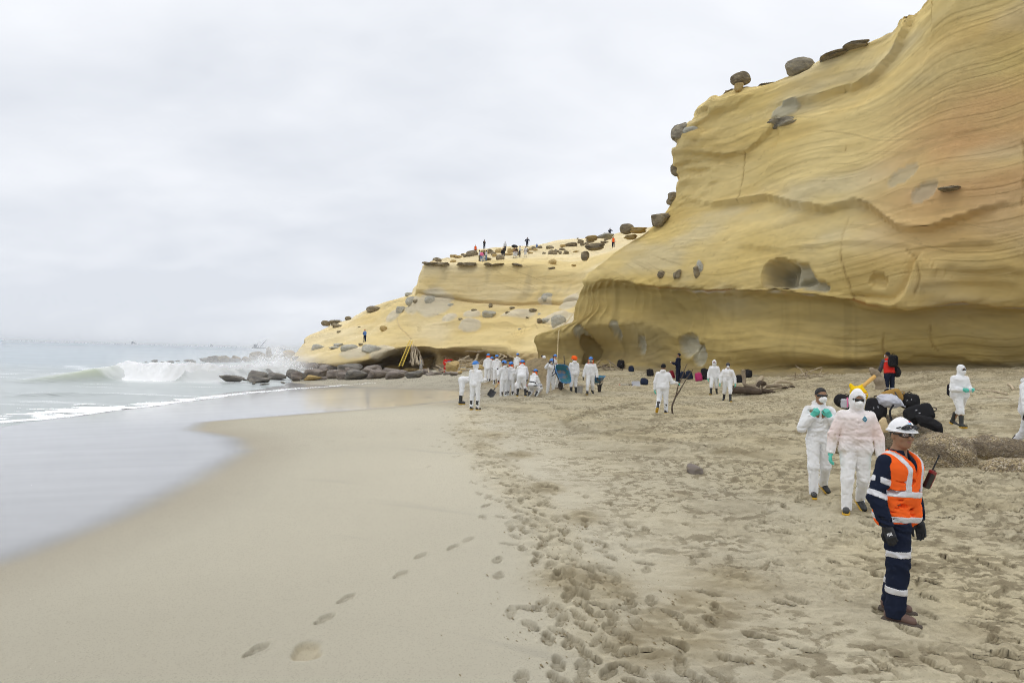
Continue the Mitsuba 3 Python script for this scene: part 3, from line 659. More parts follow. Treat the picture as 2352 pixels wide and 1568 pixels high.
# ------------------------------------------------------------------ the sea
_sys = np.concatenate([np.linspace(16, 90, 330), 90 * (40000 / 90) ** np.linspace(0.005, 1, 130)])
_sts = np.concatenate([np.linspace(-1.5, -0.80, 50, endpoint=False), np.linspace(-0.80, -0.18, 380, endpoint=False), np.linspace(-0.18, 0.1, 60), [0.5, 1.6]])
X, Y = _sts[:, None] * _sys[None], np.broadcast_to(_sys, (len(_sts), len(_sys)))
P3 = np.stack([X, Y, 0 * X], -1)
dist_y = Y
chop = nz(P3, (5.5, 2.2, 1), 200, 4) * 0.09 + nz(P3, (16, 7, 1), 201, 3) * 0.16 + nz(P3, (60, 22, 1), 202, 2) * 0.25 * sst(60, 160, Y)
chop = chop * sst(700, 250, Y)
swell = sst(-6, -22, X - wetline(np.minimum(Y, 60)) + np.clip(Y - 45, 0, 40) * 0.25)
Z = SEA + chop * (0.15 + 0.85 * sst(40, 80, Y)) 
# the breaking wave: crest path (u, v on flat water, height)
_br = np.array([at(*q_) for q_ in ((40, 905, 53), (130, 897, 56), (210, 886, 60), (290, 880, 62.5), (400, 878, 64), (500, 868, 68), (590, 858, 74), (670, 848, 80))])
_bt = PchipInterpolator(np.arange(len(_br)), _br[:, :2])(np.linspace(0, len(_br) - 1, 400))
bd, bi = cKDTree(_bt).query(np.stack([X, Y], -1).reshape(-1, 2))
bd, bi = bd.reshape(X.shape), bi.reshape(X.shape) / 399
by = Y - _bt[(bi * 399).astype(int), 1]
hgt = np.interp(bi, [0, 0.08, 0.25, 0.4, 0.6, 0.85, 1], [0.0, 0.30, 0.85, 1.35, 1.30, 1.0, 1.0])
wav = hgt * np.where(by < 0, np.exp(-(bd / 0.95) ** 2), np.exp(-(bd / 2.6) ** 2))
Z = Z + wav
for uvd, hh, wd in (([(0, 872, 66), (120, 866, 68), (260, 860, 72), (420, 852, 78)], 0.28, 1.6), ([(0, 932, 40), (80, 926, 41.5), (180, 920, 43), (330, 912, 45)], 0.16, 0.9), ([(0, 838, 92), (200, 836, 96), (420, 832, 104)], 0.35, 2.2)):
    q = np.array([at(*a_) for a_ in uvd])[:, :2]
    q = PchipInterpolator(np.arange(len(q)), q)(np.linspace(0, len(q) - 1, 200))
    d_, i_ = cKDTree(q).query(np.stack([X, Y], -1).reshape(-1, 2))
    i_ = i_.reshape(X.shape) / 199
    Z = Z + hh * np.exp(-(d_.reshape(X.shape) / wd) ** 2) * np.sin(np.pi * np.clip(i_, 0.02, .98))
c = np.broadcast_to(np.array([.21, .265, .29]), X.shape + (3,)).copy()
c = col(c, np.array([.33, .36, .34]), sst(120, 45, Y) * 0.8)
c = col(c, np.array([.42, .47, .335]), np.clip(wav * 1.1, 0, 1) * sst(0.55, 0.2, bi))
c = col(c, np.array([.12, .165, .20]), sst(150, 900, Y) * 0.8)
c = c * (1 + 0.10 * nz(P3, (9, 5, 1), 205, 4))[..., None]
foam = sst(0.22, 0.5, nz(P3, (8, 1.6, 1), 206, 5)) * sst(110, 60, Y) * 0.75
foam = np.maximum(foam, sst(0.08, 0.42, nz(P3, (5, 2.6, 1), 207, 5)) * np.exp(-((by - 5) / 9) ** 2) * sst(0.26, 0.45, bi) * 0.9)
foam = np.maximum(foam, sst(-0.35, 0.1, nz(P3, (3, 1.5, 1), 208, 4)) * np.exp(-((by - 3) / 5.5) ** 2) * sst(0.30, 0.42, bi))
edge = X - wetline(np.minimum(Y, 60))
c = col(c, np.array([.80, .82, .82]), foam)


def _chopn(p, n, uv):
    return tfbm(p.x * 0.9, p.y * 2.2, 0, 4) / (1 + dr.square(p.y / 110))


scene['sea_mat'] = {'type': 'twosided', 'bsdf': {'type': 'bumpmap', 'arbitrary': mikit.proc(_chopn, 4e-2), 'scale': 0.16,
                    'bsdf': {'type': 'principled', 'base_color': VC, 'roughness': 0.18, 'specular': 0.55}}}
keep = gridfaces(len(_sts), len(_sys))
SV = np.stack([X, Y, Z], -1).reshape(-1, 3)
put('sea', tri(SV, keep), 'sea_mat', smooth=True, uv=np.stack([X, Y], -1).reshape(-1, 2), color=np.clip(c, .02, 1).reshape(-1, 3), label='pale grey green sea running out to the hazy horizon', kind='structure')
bs('foam_mat', (.87, .88, .885), 0.9, spec=0.2)
# broken water tumbling along the crest: lumpy heaps of foam
frng = np.random.default_rng(5)
nb = 5000
ti = frng.uniform(0.36, 1.0, nb)
pp = PchipInterpolator(np.linspace(0, 1, 400), _bt)(ti)
off = frng.normal(-0.2, 0.95, nb)
hh = np.interp(ti, [0, .08, .25, .4, .6, .85, 1], [0, .30, .85, 1.35, 1.30, 1.0, 1.1])
ico = trimesh.creation.icosphere(1)


def blobs(centres, radii, squash=(1, 1, 1), seed=1):
    n = len(centres)
    v = ico.vertices[None] * np.asarray(radii)[:, None, None] * np.asarray(squash)
    v = v + np.asarray(centres)[:, None]
    v = v + (nz(v, (0.35, 0.35, 0.35), seed, 2) * 0.35 * np.asarray(radii)[:, None])[..., None] * ico.vertices[None]
    f = ico.faces[None] + (np.arange(n) * len(ico.vertices))[:, None, None]
    return tri(v.reshape(-1, 3), f.reshape(-1, 3))


zz = SEA - 0.05 + hh * np.exp(-(off / 1.0) ** 2) * frng.uniform(0.2, 1.1, nb)
ico = trimesh.creation.icosphere(0)
tt = np.linspace(.34, 1, 420)
cp = PchipInterpolator(np.linspace(0, 1, 400), _bt)(tt)
ss = np.concatenate([np.linspace(-2.8, .6, 44), np.linspace(.75, 10, 46)])
hs = np.interp(tt, [0, .25, .34, .42, .6, .85, 1], [.2, .5, .8, 1.30, 1.28, 1.05, 1.2])
SX = cp[:, :1] + 0 * ss[None]
SY = cp[:, 1:] + ss[None] + 0.55 * nz(np.stack([cp[:, 0], cp[:, 1], 0 * cp[:, 0]], 1), (1.6, 1.6, 1), 221, 3)[:, None]
SP = np.stack([SX, SY, 0 * SX], -1)
pf = np.where(ss < 0, np.exp(-(ss / 1.25) ** 2), np.maximum(np.exp(-(ss / 1.6) ** 2), .34 * np.exp(-(ss / 6.0) ** 2)))
lum = 0.5 + 0.5 * nz(SP, (1.3, .9, 1), 222, 3)
SZ = SEA + hs[:, None] * pf[None] * (.82 + .55 * lum) + .20 * nz(SP, (.55, .5, 1), 223, 4) * np.sqrt(pf)[None] + .10 * nz(SP, (.2, .2, 1), 224, 3) * np.sqrt(pf)[None] + .16 * np.sqrt(pf)[None] - .06 * sst(-1.6, -2.6, ss)[None]
SY = SY + .35 * nz(SP + 5, (.7, .7, 1), 225, 3) * np.exp(-(ss / 1.2) ** 2)[None]
fm = nz(SP, (2.2, .9, 1), 226, 4) + .75 - np.clip(ss - 2.5, 0, 99)[None] * .16 - 2.2 * sst(.37, .335, tt)[:, None]
f = gridfaces(len(tt), len(ss))
f = f[fm.ravel()[f].mean(1) > 0]
sheet_ = tri(np.stack([SX, SY, SZ], -1).reshape(-1, 3), f)
put('surf', sheet_, 'foam_mat', smooth=True, label='white broken water of the wave rolling in towards the boulders', kind='stuff')
# spray thrown up off the point
ico = tri(trimesh.creation.icosphere(0).vertices[[0, 3, 5, 8]], [[0, 1, 2], [0, 2, 3], [0, 3, 1], [1, 3, 2]])
ns = 12000
su = np.concatenate([frng.normal(632, 27, ns - 4000), frng.normal(600, 42, 4000)])
env = np.clip(1.1 - ((su - 640) / 70) ** 2, 0.12, 1) * (0.85 + 0.25 * np.sin(su * .14))
sv = 848 - np.minimum(frng.exponential(12, ns), 40) * env
sp = at(su, sv, frng.uniform(79, 90, ns))
put('spray', blobs(sp, frng.exponential(0.035, ns) + 0.012), 'foam_mat', smooth=False, label='white spray bursting up against the rocky point', kind='stuff')
# lace of foam at the water's edge
_ed = [(0, 972, 27.2), (60, 965, 28.2), (150, 956, 30), (250, 946, 32.5), (330, 936, 35), (420, 925, 38), (500, 914, 42), (580, 904, 46), (680, 897, 50.5), (780, 891, 54), (870, 884, 58)]
_el = np.array([at(*q_) for q_ in _ed])
_eu = np.linspace(0, len(_ed) - 1, 500)
_ep = PchipInterpolator(np.arange(len(_ed)), _el[:, :2])(_eu)
_ep = np.vstack([_ep[0] + np.outer(np.linspace(14, 0.1, 120), [-0.93, -.36]), _ep])
tang = np.gradient(_ep, axis=0)
tang /= np.linalg.norm(tang, axis=1, keepdims=True)
nrm = np.stack([-tang[:, 1], tang[:, 0]], 1)
wob = nz(np.stack([_ep[:, 0], _ep[:, 1], 0 * _ep[:, 0]], -1), (2.2, 2.2, 1), 210, 4) * 0.55
kk = np.linspace(0, 1, 70)
wdt = np.interp(np.arange(len(_ep)), [0, 120, 300, 480, len(_ep)], [6, 6.5, 5, 2.5, 1.2])
L = _ep[:, None] + nrm[:, None] * (wob[:, None, None] + kk[None, :, None] * wdt[:, None, None])
Lp = np.concatenate([L, 0 * L[..., :1]], -1)
fz = np.maximum(ground(L[..., 0], L[..., 1], False), SEA) + 0.008 + 0.025 * np.exp(-((kk - 0.07) / 0.05) ** 2)[None] + 0.012 * nz(Lp, (.5, .5, 1), 211, 3)
mask = nz(Lp, (1.5, 0.55, 1), 212, 5) - (-0.42 + 0.70 * kk ** 0.5 - .25 * np.exp(-((kk - .45) / .08) ** 2))[None]
f = gridfaces(*L.shape[:2])
keep = mask.ravel()[f].mean(1) > 0
Lv = np.concatenate([L, fz[..., None]], -1).reshape(-1, 3)
put('foam_edge', tri(Lv, f[keep]), 'foam_mat', smooth=True, label='lacy white foam along the edge of the water', kind='stuff')
# the sheet of spent water sliding back below the foam reaches the wet sand
ax = np.array([.955, .965, .98])
# sea air
scene['sea_air'] = {'type': 'homogeneous', 'albedo': {'type': 'rgb', 'value': [.95, .955, .965]}, 'sigma_t': 0.00016}
scene['haze'] = {'type': 'cube', 'to_world': T().translate([0, 20300, 13.5]).scale([66000, 20400, 17.5]), 'bsdf': {'type': 'null'}, 'interior': {'type': 'ref', 'id': 'sea_air'}}
tag('haze', 'thin sea mist over the beach', 'haze', kind='stuff')

# fine spray hanging over the breaker and the point
_lo, _hi = np.array([-43.0, 58.0, SEA - .1]), np.array([-20.0, 98.0, 4.6])
_n = (116, 160, 30)
gx, gy, gz = np.meshgrid(*[_lo[i] + (np.arange(_n[i]) + .5) / _n[i] * (_hi[i] - _lo[i]) for i in range(3)], indexing='ij')
G = np.stack([gx, gy, gz], -1)
bd, bi = cKDTree(_bt).query(np.stack([gx[..., 0], gy[..., 0]], -1).reshape(-1, 2))
bd, bi = bd.reshape(_n[:2])[..., None], bi.reshape(_n[:2])[..., None] / 399
hz = np.interp(bi, [0, .3, .42, .6, .8, 1], [.1, .3, 1.25, 1.3, 1.3, 1.3])
wisp = 0.5 + 0.5 * nz(G, (1.5, 1.8, 1.0), 230, 4)
up_ = np.clip((gz - SEA) / np.maximum(hz + .5 + 1.2 * (wisp - .45), .2), 0, 3)
den = 0.42 * np.exp(-(bd / 1.8) ** 2) * np.exp(-up_ ** 2 * 1.3) * sst(.30, .45, bi) * (.35 + wisp)
pt = at(634, 845, 84.0)
bu = np.exp(-((gx - pt[0]) / 2.5) ** 2 - ((gy - pt[1]) / 3.5) ** 2)
den += 0.50 * bu * np.exp(-np.clip((gz - SEA) / (1.2 + 2.6 * wisp), 0, 9) ** 2) * sst(.30, .75, wisp) * 1.6
den += 0.16 * np.exp(-((gx - pt[0]) / 5) ** 2 - ((gy - pt[1]) / 7) ** 2) * np.exp(-np.clip((gz - SEA) / 2.4, 0, 9) ** 2) * wisp
e_ = np.ones(_n)
for i in range(3):
    r_ = (np.arange(_n[i]) + .5) / _n[i]
    e_ = e_ * sst(0, .08, np.minimum(r_, 1 - r_) if i < 2 else 1 - r_).reshape([-1 if j == i else 1 for j in range(3)])
den = (den * e_ + 0.00016).transpose(2, 1, 0).astype(np.float32)
scene['spray_air'] = {'type': 'heterogeneous', 'albedo': .995, 'sigma_t': {'type': 'gridvolume', 'grid': mi.VolumeGrid(np.ascontiguousarray(den[..., None])), 'to_world': T().translate(_lo.tolist()).scale((_hi - _lo).tolist())}}
scene['mist'] = {'type': 'cube', 'to_world': T().translate(((_lo + _hi) / 2).tolist()).scale(((_hi - _lo) / 2).tolist()), 'bsdf': {'type': 'null'}, 'interior': {'type': 'ref', 'id': 'spray_air'}, 'exterior': {'type': 'ref', 'id': 'sea_air'}}
tag('mist', 'fine white spray drifting over the breaking wave and the point', kind='stuff')

# ------------------------------------------------------------------ modelling kit: signed distances and surface nets


def cone(P, a, b, r1, r2):
    """Signed distance to a limb that tapers from r1 at a to r2 at b."""
    a, b = np.asarray(a, float), np.asarray(b, float)
    d = b - a
    t = np.clip((P - a) @ d / max(d @ d, 1e-9), 0, 1)
    return np.linalg.norm(P - a - t[:, None] * d, axis=1) - (r1 + (r2 - r1) * t)


def egg(P, c, r):
    q = (P - np.asarray(c)) / np.asarray(r)
    k = np.linalg.norm(q, axis=1)
    return (k - 1) * np.min(r)


def boxd(P, c, h, r):
    q = np.abs(P - np.asarray(c)) - np.asarray(h) + r
    return np.linalg.norm(np.maximum(q, 0), axis=1) + np.minimum(q.max(1), 0) - r


def smin(a, b, k):
    h_ = np.clip(0.5 + 0.5 * (b - a) / k, 0, 1)
    return b * (1 - h_) + a * h_ - k * h_ * (1 - h_)


def union(ds, k):
    o = ds[0]
    for d in ds[1:]:
        o = smin(o, d, k)
    return o


def nets(fn, lo, hi, step, block=4):
    """The surface fn = 0 as a trimesh; fn is only asked near the surface."""
    step = step * (LOD if step < .0125 else 1)
    lo, hi = np.asarray(lo, float) - step * 2, np.asarray(hi, float) + step * 2
    nb = np.ceil((hi - lo) / (step * block)).astype(int)
    n = nb * block
    ax = [lo[i] + (np.arange(nb[i]) + 0.5) * block * step - step * 0.5 for i in range(3)]
    cen = np.stack(np.meshgrid(*ax, indexing='ij'), -1).reshape(-1, 3)
    fc = fn(cen).reshape(nb)
    act = np.abs(fc) < step * block * 0.95 + 0.014
    F = np.where(fc < 0, -1.0, 1.0).repeat(block, 0).repeat(block, 1).repeat(block, 2)
    A = act.repeat(block, 0).repeat(block, 1).repeat(block, 2)
    idx = np.argwhere(A)
    F[A] = fn(lo + idx * step)
    s = F < 0
    cnt = np.zeros(n - 1, int)
    for o in np.ndindex(2, 2, 2):
        cnt += s[o[0]:n[0] - 1 + o[0], o[1]:n[1] - 1 + o[1], o[2]:n[2] - 1 + o[2]]
    cells = np.argwhere((cnt > 0) & (cnt < 8))
    vid = -np.ones(n - 1, int)
    vid[tuple(cells.T)] = np.arange(len(cells))
    acc, num = np.zeros((len(cells), 3)), np.zeros(len(cells))
    for o in np.ndindex(2, 2, 2):
        for d in range(3):
            if o[d]:
                continue
            a = cells + o
            b = a.copy()
            b[:, d] += 1
            fa, fb = F[tuple(a.T)], F[tuple(b.T)]
            m = (fa < 0) != (fb < 0)
            t = fa[m] / (fa[m] - fb[m])
            p = a[m].astype(float)
            p[:, d] += t
            acc[m] += p
            num[m] += 1
    v = lo + acc / num[:, None] * step
    faces = []
    for d in range(3):
        e, g = (d + 1) % 3, (d + 2) % 3
        sl0, sl1 = [slice(None)] * 3, [slice(None)] * 3
        sl0[d], sl1[d] = slice(0, -1), slice(1, None)
        ch = s[tuple(sl0)] != s[tuple(sl1)]
        I = np.argwhere(ch)
        I = I[(I[:, e] > 0) & (I[:, g] > 0) & (I[:, e] < n[e] - 1) & (I[:, g] < n[g] - 1)]
        if not len(I):
            continue
        q = []
        for oe, og in ((-1, -1), (0, -1), (0, 0), (-1, 0)):
            c_ = I.copy()
            c_[:, e] += oe
            c_[:, g] += og
            q.append(vid[tuple(c_.T)])
        q = np.stack(q, 1)
        inside = s[tuple(I.T)]
        q[~inside] = q[~inside][:, ::-1]
        q = q[(q >= 0).all(1)]
        faces += [q[:, [0, 1, 2]], q[:, [0, 2, 3]]]
    return tri(v, np.vstack(faces))


def tube(points, radii, sides=8, cap=True):
    """A round bar along a polyline with its own radius at each point."""
    p = np.asarray(points, float)
    r = np.broadcast_to(np.asarray(radii, float), (len(p),))
    t = np.gradient(p, axis=0)
    t /= np.linalg.norm(t, axis=1, keepdims=True) + 1e-12
    ref = np.array([0.3, 0.2, 1.0]) if abs(t[:, 2]).mean() < 0.8 else np.array([1.0, 0.2, 0.1])
    a = np.cross(t, ref)
    a /= np.linalg.norm(a, axis=1, keepdims=True) + 1e-12
    b = np.cross(t, a)
    an = np.arange(sides) * 2 * np.pi / sides
    v = p[:, None] + r[:, None, None] * (np.cos(an)[None, :, None] * a[:, None] + np.sin(an)[None, :, None] * b[:, None])
    i, j = np.meshgrid(np.arange(len(p) - 1), np.arange(sides), indexing='ij')
    q = np.stack([i * sides + j, i * sides + (j + 1) % sides, (i + 1) * sides + (j + 1) % sides, (i + 1) * sides + j], -1).reshape(-1, 4)
    f = [q[:, [0, 1, 2]], q[:, [0, 2, 3]]]
    v = v.reshape(-1, 3)
    if cap:
        n = len(v)
        v = np.vstack([v, p[:1], p[-1:]])
        k = np.arange(sides)
        f += [np.stack([k * 0 + n, (k + 1) % sides, k], 1), np.stack([k * 0 + n + 1, len(p) * sides - sides + k, len(p) * sides - sides + (k + 1) % sides], 1)]
    return tri(v, np.vstack(f))


def join(*ms):
    return trimesh.util.concatenate([m for m in ms])


def box(ext, at_=(0, 0, 0)):
    m = trimesh.creation.box(ext)
    m.apply_translation(at_)
    return m


def rbox(ext, r, at_=(0, 0, 0), seg=3):
    """A box with rounded edges."""
    e = np.asarray(ext, float) / 2 - r
    s_ = manifold3d.Manifold.sphere(r, 8 * seg // 2)
    m = manifold3d.Manifold.batch_hull([s_.translate([x * e[0], y * e[1], z * e[2]]) for x in (-1, 1) for y in (-1, 1) for z in (-1, 1)])
    k = m.to_mesh()
    return tri(k.vert_properties[:, :3] + np.asarray(at_), k.tri_verts)


def M4(R=None, t=(0, 0, 0), s=1.0):
    m = np.eye(4)
    m[:3, :3] = (np.eye(3) if R is None else np.asarray(R)) * s
    m[:3, 3] = t
    return m


def rot(axis, deg):
    return trimesh.transformations.rotation_matrix(math.radians(deg), axis)[:3, :3]


def moved(m, M):
    m = m.copy()
    m.apply_transform(M)
    return m


def tw(M):
    return T(np.asarray(M, float))


_stock = {}


LOD = 1.0


def stock(name, make, bsdf, smooth=40):
    """One mesh written once and placed many times."""
    name = f'{name}@{LOD}'
    if name not in _stock:
        _stock[name] = mikit.ply(make(), None, smooth)
    d = dict(_stock[name])
    d['bsdf'] = {'type': 'ref', 'id': mref(bsdf)}
    return d


def place(name, stockname, make, bsdf, M, parent=None, smooth=40, label=None, cat=None, group=None):
    k = key(name, parent)
    scene[k] = {**stock(stockname, make, bsdf, smooth), 'to_world': tw(M)}
    tag(k, label, cat, group)
    return k


# ------------------------------------------------------------------ people
def _cloth(p, n, uv):
    w = 0.5 * tfbm(p.x * 3, p.y * 3, p.z * 3, 2)
    return dr.abs(tfbm(p.x * 11 + p.z * 4 + w * 3, p.y * 11, p.z * 12 + w * 4, 3) - 0.5) * 1.5 + 0.9 * dr.abs(tfbm(p.x * 5 - p.z * 6, p.y * 5, p.z * 6 + w * 3, 2) - 0.5)


def _stains(p, n, uv):
    s = tstep(0.60, 0.80, tfbm(p.x * 5.0 + 3, p.y * 5.0, p.z * 3.2, 4))
    return tmix((.79, .80, .81), (.60, .54, .43), s * 0.6)


bumped('suit_white', _cloth, 0.032, mikit.proc(_stains), 0.75, 0.25, 6e-3)
bumped('suit_far', _cloth, 0.030, (.80, .80, .79), 0.8, 0.2, 8e-3)


def clothmat(name, colr, rough=0.9):
    return bumped(name, _cloth, 0.012, colr, rough, 0.15, 6e-3)


clothmat('cloth_navy', (.011, .016, .034))
clothmat('cloth_orange', (.92, .135, .02))
clothmat('cloth_red', (.62, .03, .02))
clothmat('cloth_grey', (.075, .075, .085))
clothmat('cloth_black', (.016, .016, .018))
clothmat('cloth_blue', (.10, .22, .52))
clothmat('cloth_denim', (.16, .24, .38))
clothmat('cloth_pale', (.55, .57, .60))
clothmat('cloth_olive', (.15, .13, .085))
clothmat('cloth_pink', (.80, .20, .38))
clothmat('cloth_cream', (.62, .54, .38))
bs('skin', (.30, .165, .095), 0.55, spec=0.35)
bs('skin_dark', (.25, .125, .075), 0.55, spec=0.35)
bs('hair', (.012, .010, .009), 0.55)
bs('lip', (.30, .115, .085), 0.5)
bs('eye_white', (.72, .70, .67), 0.25)
bs('glove_green', (.10, .55, .45), 0.45, spec=0.5)
bs('glove_black', (.02, .021, .024), 0.55)
bs('rubber_black', (.028, .030, .031), 0.45, spec=0.5)
bs('sole_yellow', (.62, .36, .03), 0.6)
bs('leather_brown', (.145, .088, .070), 0.6)
bs('sole_brown', (.085, .066, .052), 0.8)
bs('mask_white', (.82, .82, .81), 0.8)
bs('lens_dark', (.008, .008, .009), 0.08, spec=0.7)
bs('frame_black', (.012, .012, .013), 0.35)
bs('helmet_white', (.82, .82, .83), 0.28, spec=0.5)
bs('helmet_blue', (.035, .20, .62), 0.32, spec=0.5)
bs('strip_silver', (.68, .68, .70), 0.42, 0.25)
bs('resp_grey', (.20, .26, .33), 0.5)
bs('filter_cream', (.66, .60, .40), 0.6)
bs('straw', (.72, .62, .42), 0.85)
scene['lens_clear'] = {'type': 'thindielectric'}


def unit(v):
    v = np.asarray(v, float)
    return v / np.linalg.norm(v)


def skeleton(h=1.70, lean=0, side=0, twist=0, head=(0, 0), armR=((.22, .02, -1), (.10, .22, -1)), armL=None, legR=((.05, .05, -1), (.03, -.05, -1)), legL=None, footR=12, footL=12, knees=None, g=1.0):
    """Joints in the body's own frame: x to its right, y ahead, z up, standing on z = 0."""
    armL, legL = armL or armR, legL or legR
    J = {}
    pel = np.zeros(3)
    J['pelvis'] = pel
    for s, leg, nm in ((1, legR, 'R'), (-1, legL, 'L')):
        hip = pel + np.array([s * .052 * h, 0, -.01 * h])
        f = np.array([s, 1, 1])
        kn = hip + unit(np.array(leg[0]) * f) * .245 * h
        an = kn + unit(np.array(leg[1]) * f) * .235 * h
        J['hip' + nm], J['knee' + nm], J['ankle' + nm] = hip, kn, an
    R = rot([0, 0, 1], twist) @ rot([0, 1, 0], side) @ rot([1, 0, 0], -lean)
    J['R'] = R
    J['waist'] = R @ np.array([0, 0.0, .10 * h])
    J['chest'] = R @ np.array([0, .012 * h, .225 * h])
    J['neck'] = R @ np.array([0, .0, .30 * h])
    for s, arm, nm in ((1, armR, 'R'), (-1, armL, 'L')):
        sh = R @ np.array([s * .094 * h * (.7 + .3 * g), 0, .254 * h])
        f = np.array([s, 1, 1])
        Rt = rot([0, 0, 1], twist)
        el = sh + Rt @ unit(np.array(arm[0]) * f) * .175 * h
        wr = el + Rt @ unit(np.array(arm[1]) * f) * .150 * h
        J['sh' + nm], J['el' + nm], J['wr' + nm] = sh, el, wr
    RH = R @ rot([0, 0, 1], -head[0]) @ rot([1, 0, 0], -head[1]) if len(head) == 2 else rot([0, 0, 1], -head[0]) @ rot([1, 0, 0], -head[1])
    J['RH'] = RH
    J['head'] = J['neck'] + R @ np.array([0, .012 * h, .016 * h]) + RH @ np.array([0, .010 * h, .078 * h])
    low = min(J['ankleR'][2], J['ankleL'][2]) - .045 * h
    for k in J:
        if k not in ('R', 'RH'):
            J[k] = J[k] - np.array([0, 0, low])
    J['h'], J['g'] = h, g
    J['foot'] = {'R': footR, 'L': footL}
    return J


def headd(P, J, infl=0.0, fine=False):
    """Skull, jaw, nose, brow, lips and ears in the head's frame (metres for a 0.23 m head)."""
    k = J['h'] / 1.72
    q = (P - J['head']) @ J['RH'] / k
    d = egg(q, (0, -.008, .030), (.076, .094, .090))
    d = smin(d, egg(q, (0, .018, -.040), (.062, .072, .072)), .03)
    d = smin(d, egg(q, (0, .056, -.082), (.030, .030, .026)), .03)
    if fine:
        d = smin(d, cone(q, (0, .083, .022), (0, .110, -.020), .009, .014), .012)
        d = smin(d, egg(q, (.013, .098, -.025), (.010, .011, .008)), .006)
        d = smin(d, egg(q, (-.013, .098, -.025), (.010, .011, .008)), .006)
        d = smin(d, cone(q, (-.045, .074, .030), (.045, .074, .030), .010, .010), .02)
        for s in (1, -1):
            d = smin(d, egg(q, (s * .040, .066, -.020), (.024, .022, .022)), .02)
            d = np.maximum(d, -egg(q, (s * .032, .090, .012), (.017, .013, .010)))
            e = egg(q, (s * .077, -.008, -.004), (.010, .020, .033))
            d = smin(d, np.maximum(e, -egg(q, (s * .090, -.002, .0), (.008, .012, .020))), .008)
        d = smin(d, egg(q, (0, .086, -.047), (.025, .013, .007)), .008)
        d = smin(d, egg(q, (0, .083, -.060), (.022, .013, .008)), .008)
    else:
        d = smin(d, cone(q, (0, .083, .020), (0, .106, -.022), .008, .013), .012)
        for s in (1, -1):
            d = smin(d, egg(q, (s * .077, -.008, -.004), (.009, .020, .031)), .008)
    return (d - infl) * k


def parts_sd(P, J, infl, loose=1.0, which=('torso', 'arms', 'legs'), k=.035):
    """Signed distance to the clothed (or bare) parts of a figure."""
    h, g = J['h'], J['g']
    ds = []
    if 'torso' in which:
        R = J['R']
        off = R @ np.array([.048 * h * g, 0, 0])
        front = R @ np.array([0, .018 * h * g, 0])
        t = []
        for s in (1, -1):
            shj = J['sh' + 'RL'[s < 0]]
            t.append(cone(P, J['chest'] + s * off * .92, J['waist'] + s * off * .80, .056 * h * g + infl, .053 * h * g + infl))
            t.append(cone(P, J['waist'] + s * off * .80, J['pelvis'] + s * off * .95, .054 * h * g + infl, .060 * h * g + infl))
            t.append(cone(P, J['chest'] + s * off * .5 + R @ np.array([0, 0, .010 * h]), shj - R @ np.array([s * .016 * h, 0, .006 * h]), .050 * h + infl, .036 * h + infl * .7))
            t.append(cone(P, J['neck'] - R @ np.array([0, .012 * h, .012 * h]), shj - R @ np.array([s * .012 * h, 0, -.002 * h]), .030 * h + infl * .6, .026 * h + infl * .6))
        t.append(cone(P, J['waist'] + front * g, J['chest'] + front * .5, .052 * h * g + infl, .050 * h * g + infl))
        t.append(cone(P, J['pelvis'] - front, J['pelvis'] - front * .9 + R @ np.array([0, 0, .02 * h]), .058 * h * g + infl, .055 * h * g + infl))
        t.append(cone(P, J['chest'] + R @ np.array([0, -.01 * h, .03 * h]), J['neck'] + R @ np.array([0, 0, .008 * h]), .040 * h + infl * .6, .033 * h + infl * .5))
        ds.append(union(t, .04))
    if 'arms' in which:
        for s in 'RL':
            ds.append(smin(cone(P, J['sh' + s], J['el' + s], .036 * h * (.5 + .5 * g) * loose + infl, .029 * h * loose + infl),
                           cone(P, J['el' + s], J['wr' + s], .030 * h * loose + infl, .021 * h * loose ** 1.5 + infl), .02))
    if 'legs' in which:
        for s in 'RL':
            ds.append(smin(cone(P, J['hip' + s], J['knee' + s], .053 * h * (.35 + .65 * g) * (.6 + .4 * loose) + infl, .034 * h * loose + infl),
                           cone(P, J['knee' + s], J['ankle' + s], .035 * h * loose + infl, .023 * h * loose ** 2.2 + infl), .025))
    return union(ds, k)


def bounds(J, m=.2):
    a = np.array([v for k_, v in J.items() if isinstance(v, np.ndarray) and v.shape == (3,)])
    return a.min(0) - m, a.max(0) + m


def creases(P, J, amp, seed):
    """Folds of loose cloth: sharp ridges lying across limbs and body, deepest at joints and waist."""
    u_ = P + np.stack([.06 * np.sin(P[:, 2] * 11), .06 * np.cos(P[:, 2] * 9), (.9 * np.sin(P[:, 2] * 4.0 + seed)) * P[:, 0] + .3 * P[:, 1]], 1)
    a = nz(u_, (.17, .17, .085), seed, 3)
    b = nz(u_ * np.array([1, 1, .8]), (.085, .085, .055), seed + 1, 2)
    w = 0.55 * np.ones(len(P))
    for j in ('kneeR', 'kneeL', 'elR', 'elL', 'waist', 'ankleR', 'ankleL', 'hipR', 'hipL'):
        w = w + 0.6 * np.exp(-(np.linalg.norm(P - J[j], axis=1) / .14) ** 2)
    return amp * w * ((0.26 - np.abs(a)) * 2.6 + (0.24 - np.abs(b)) * 1.5)


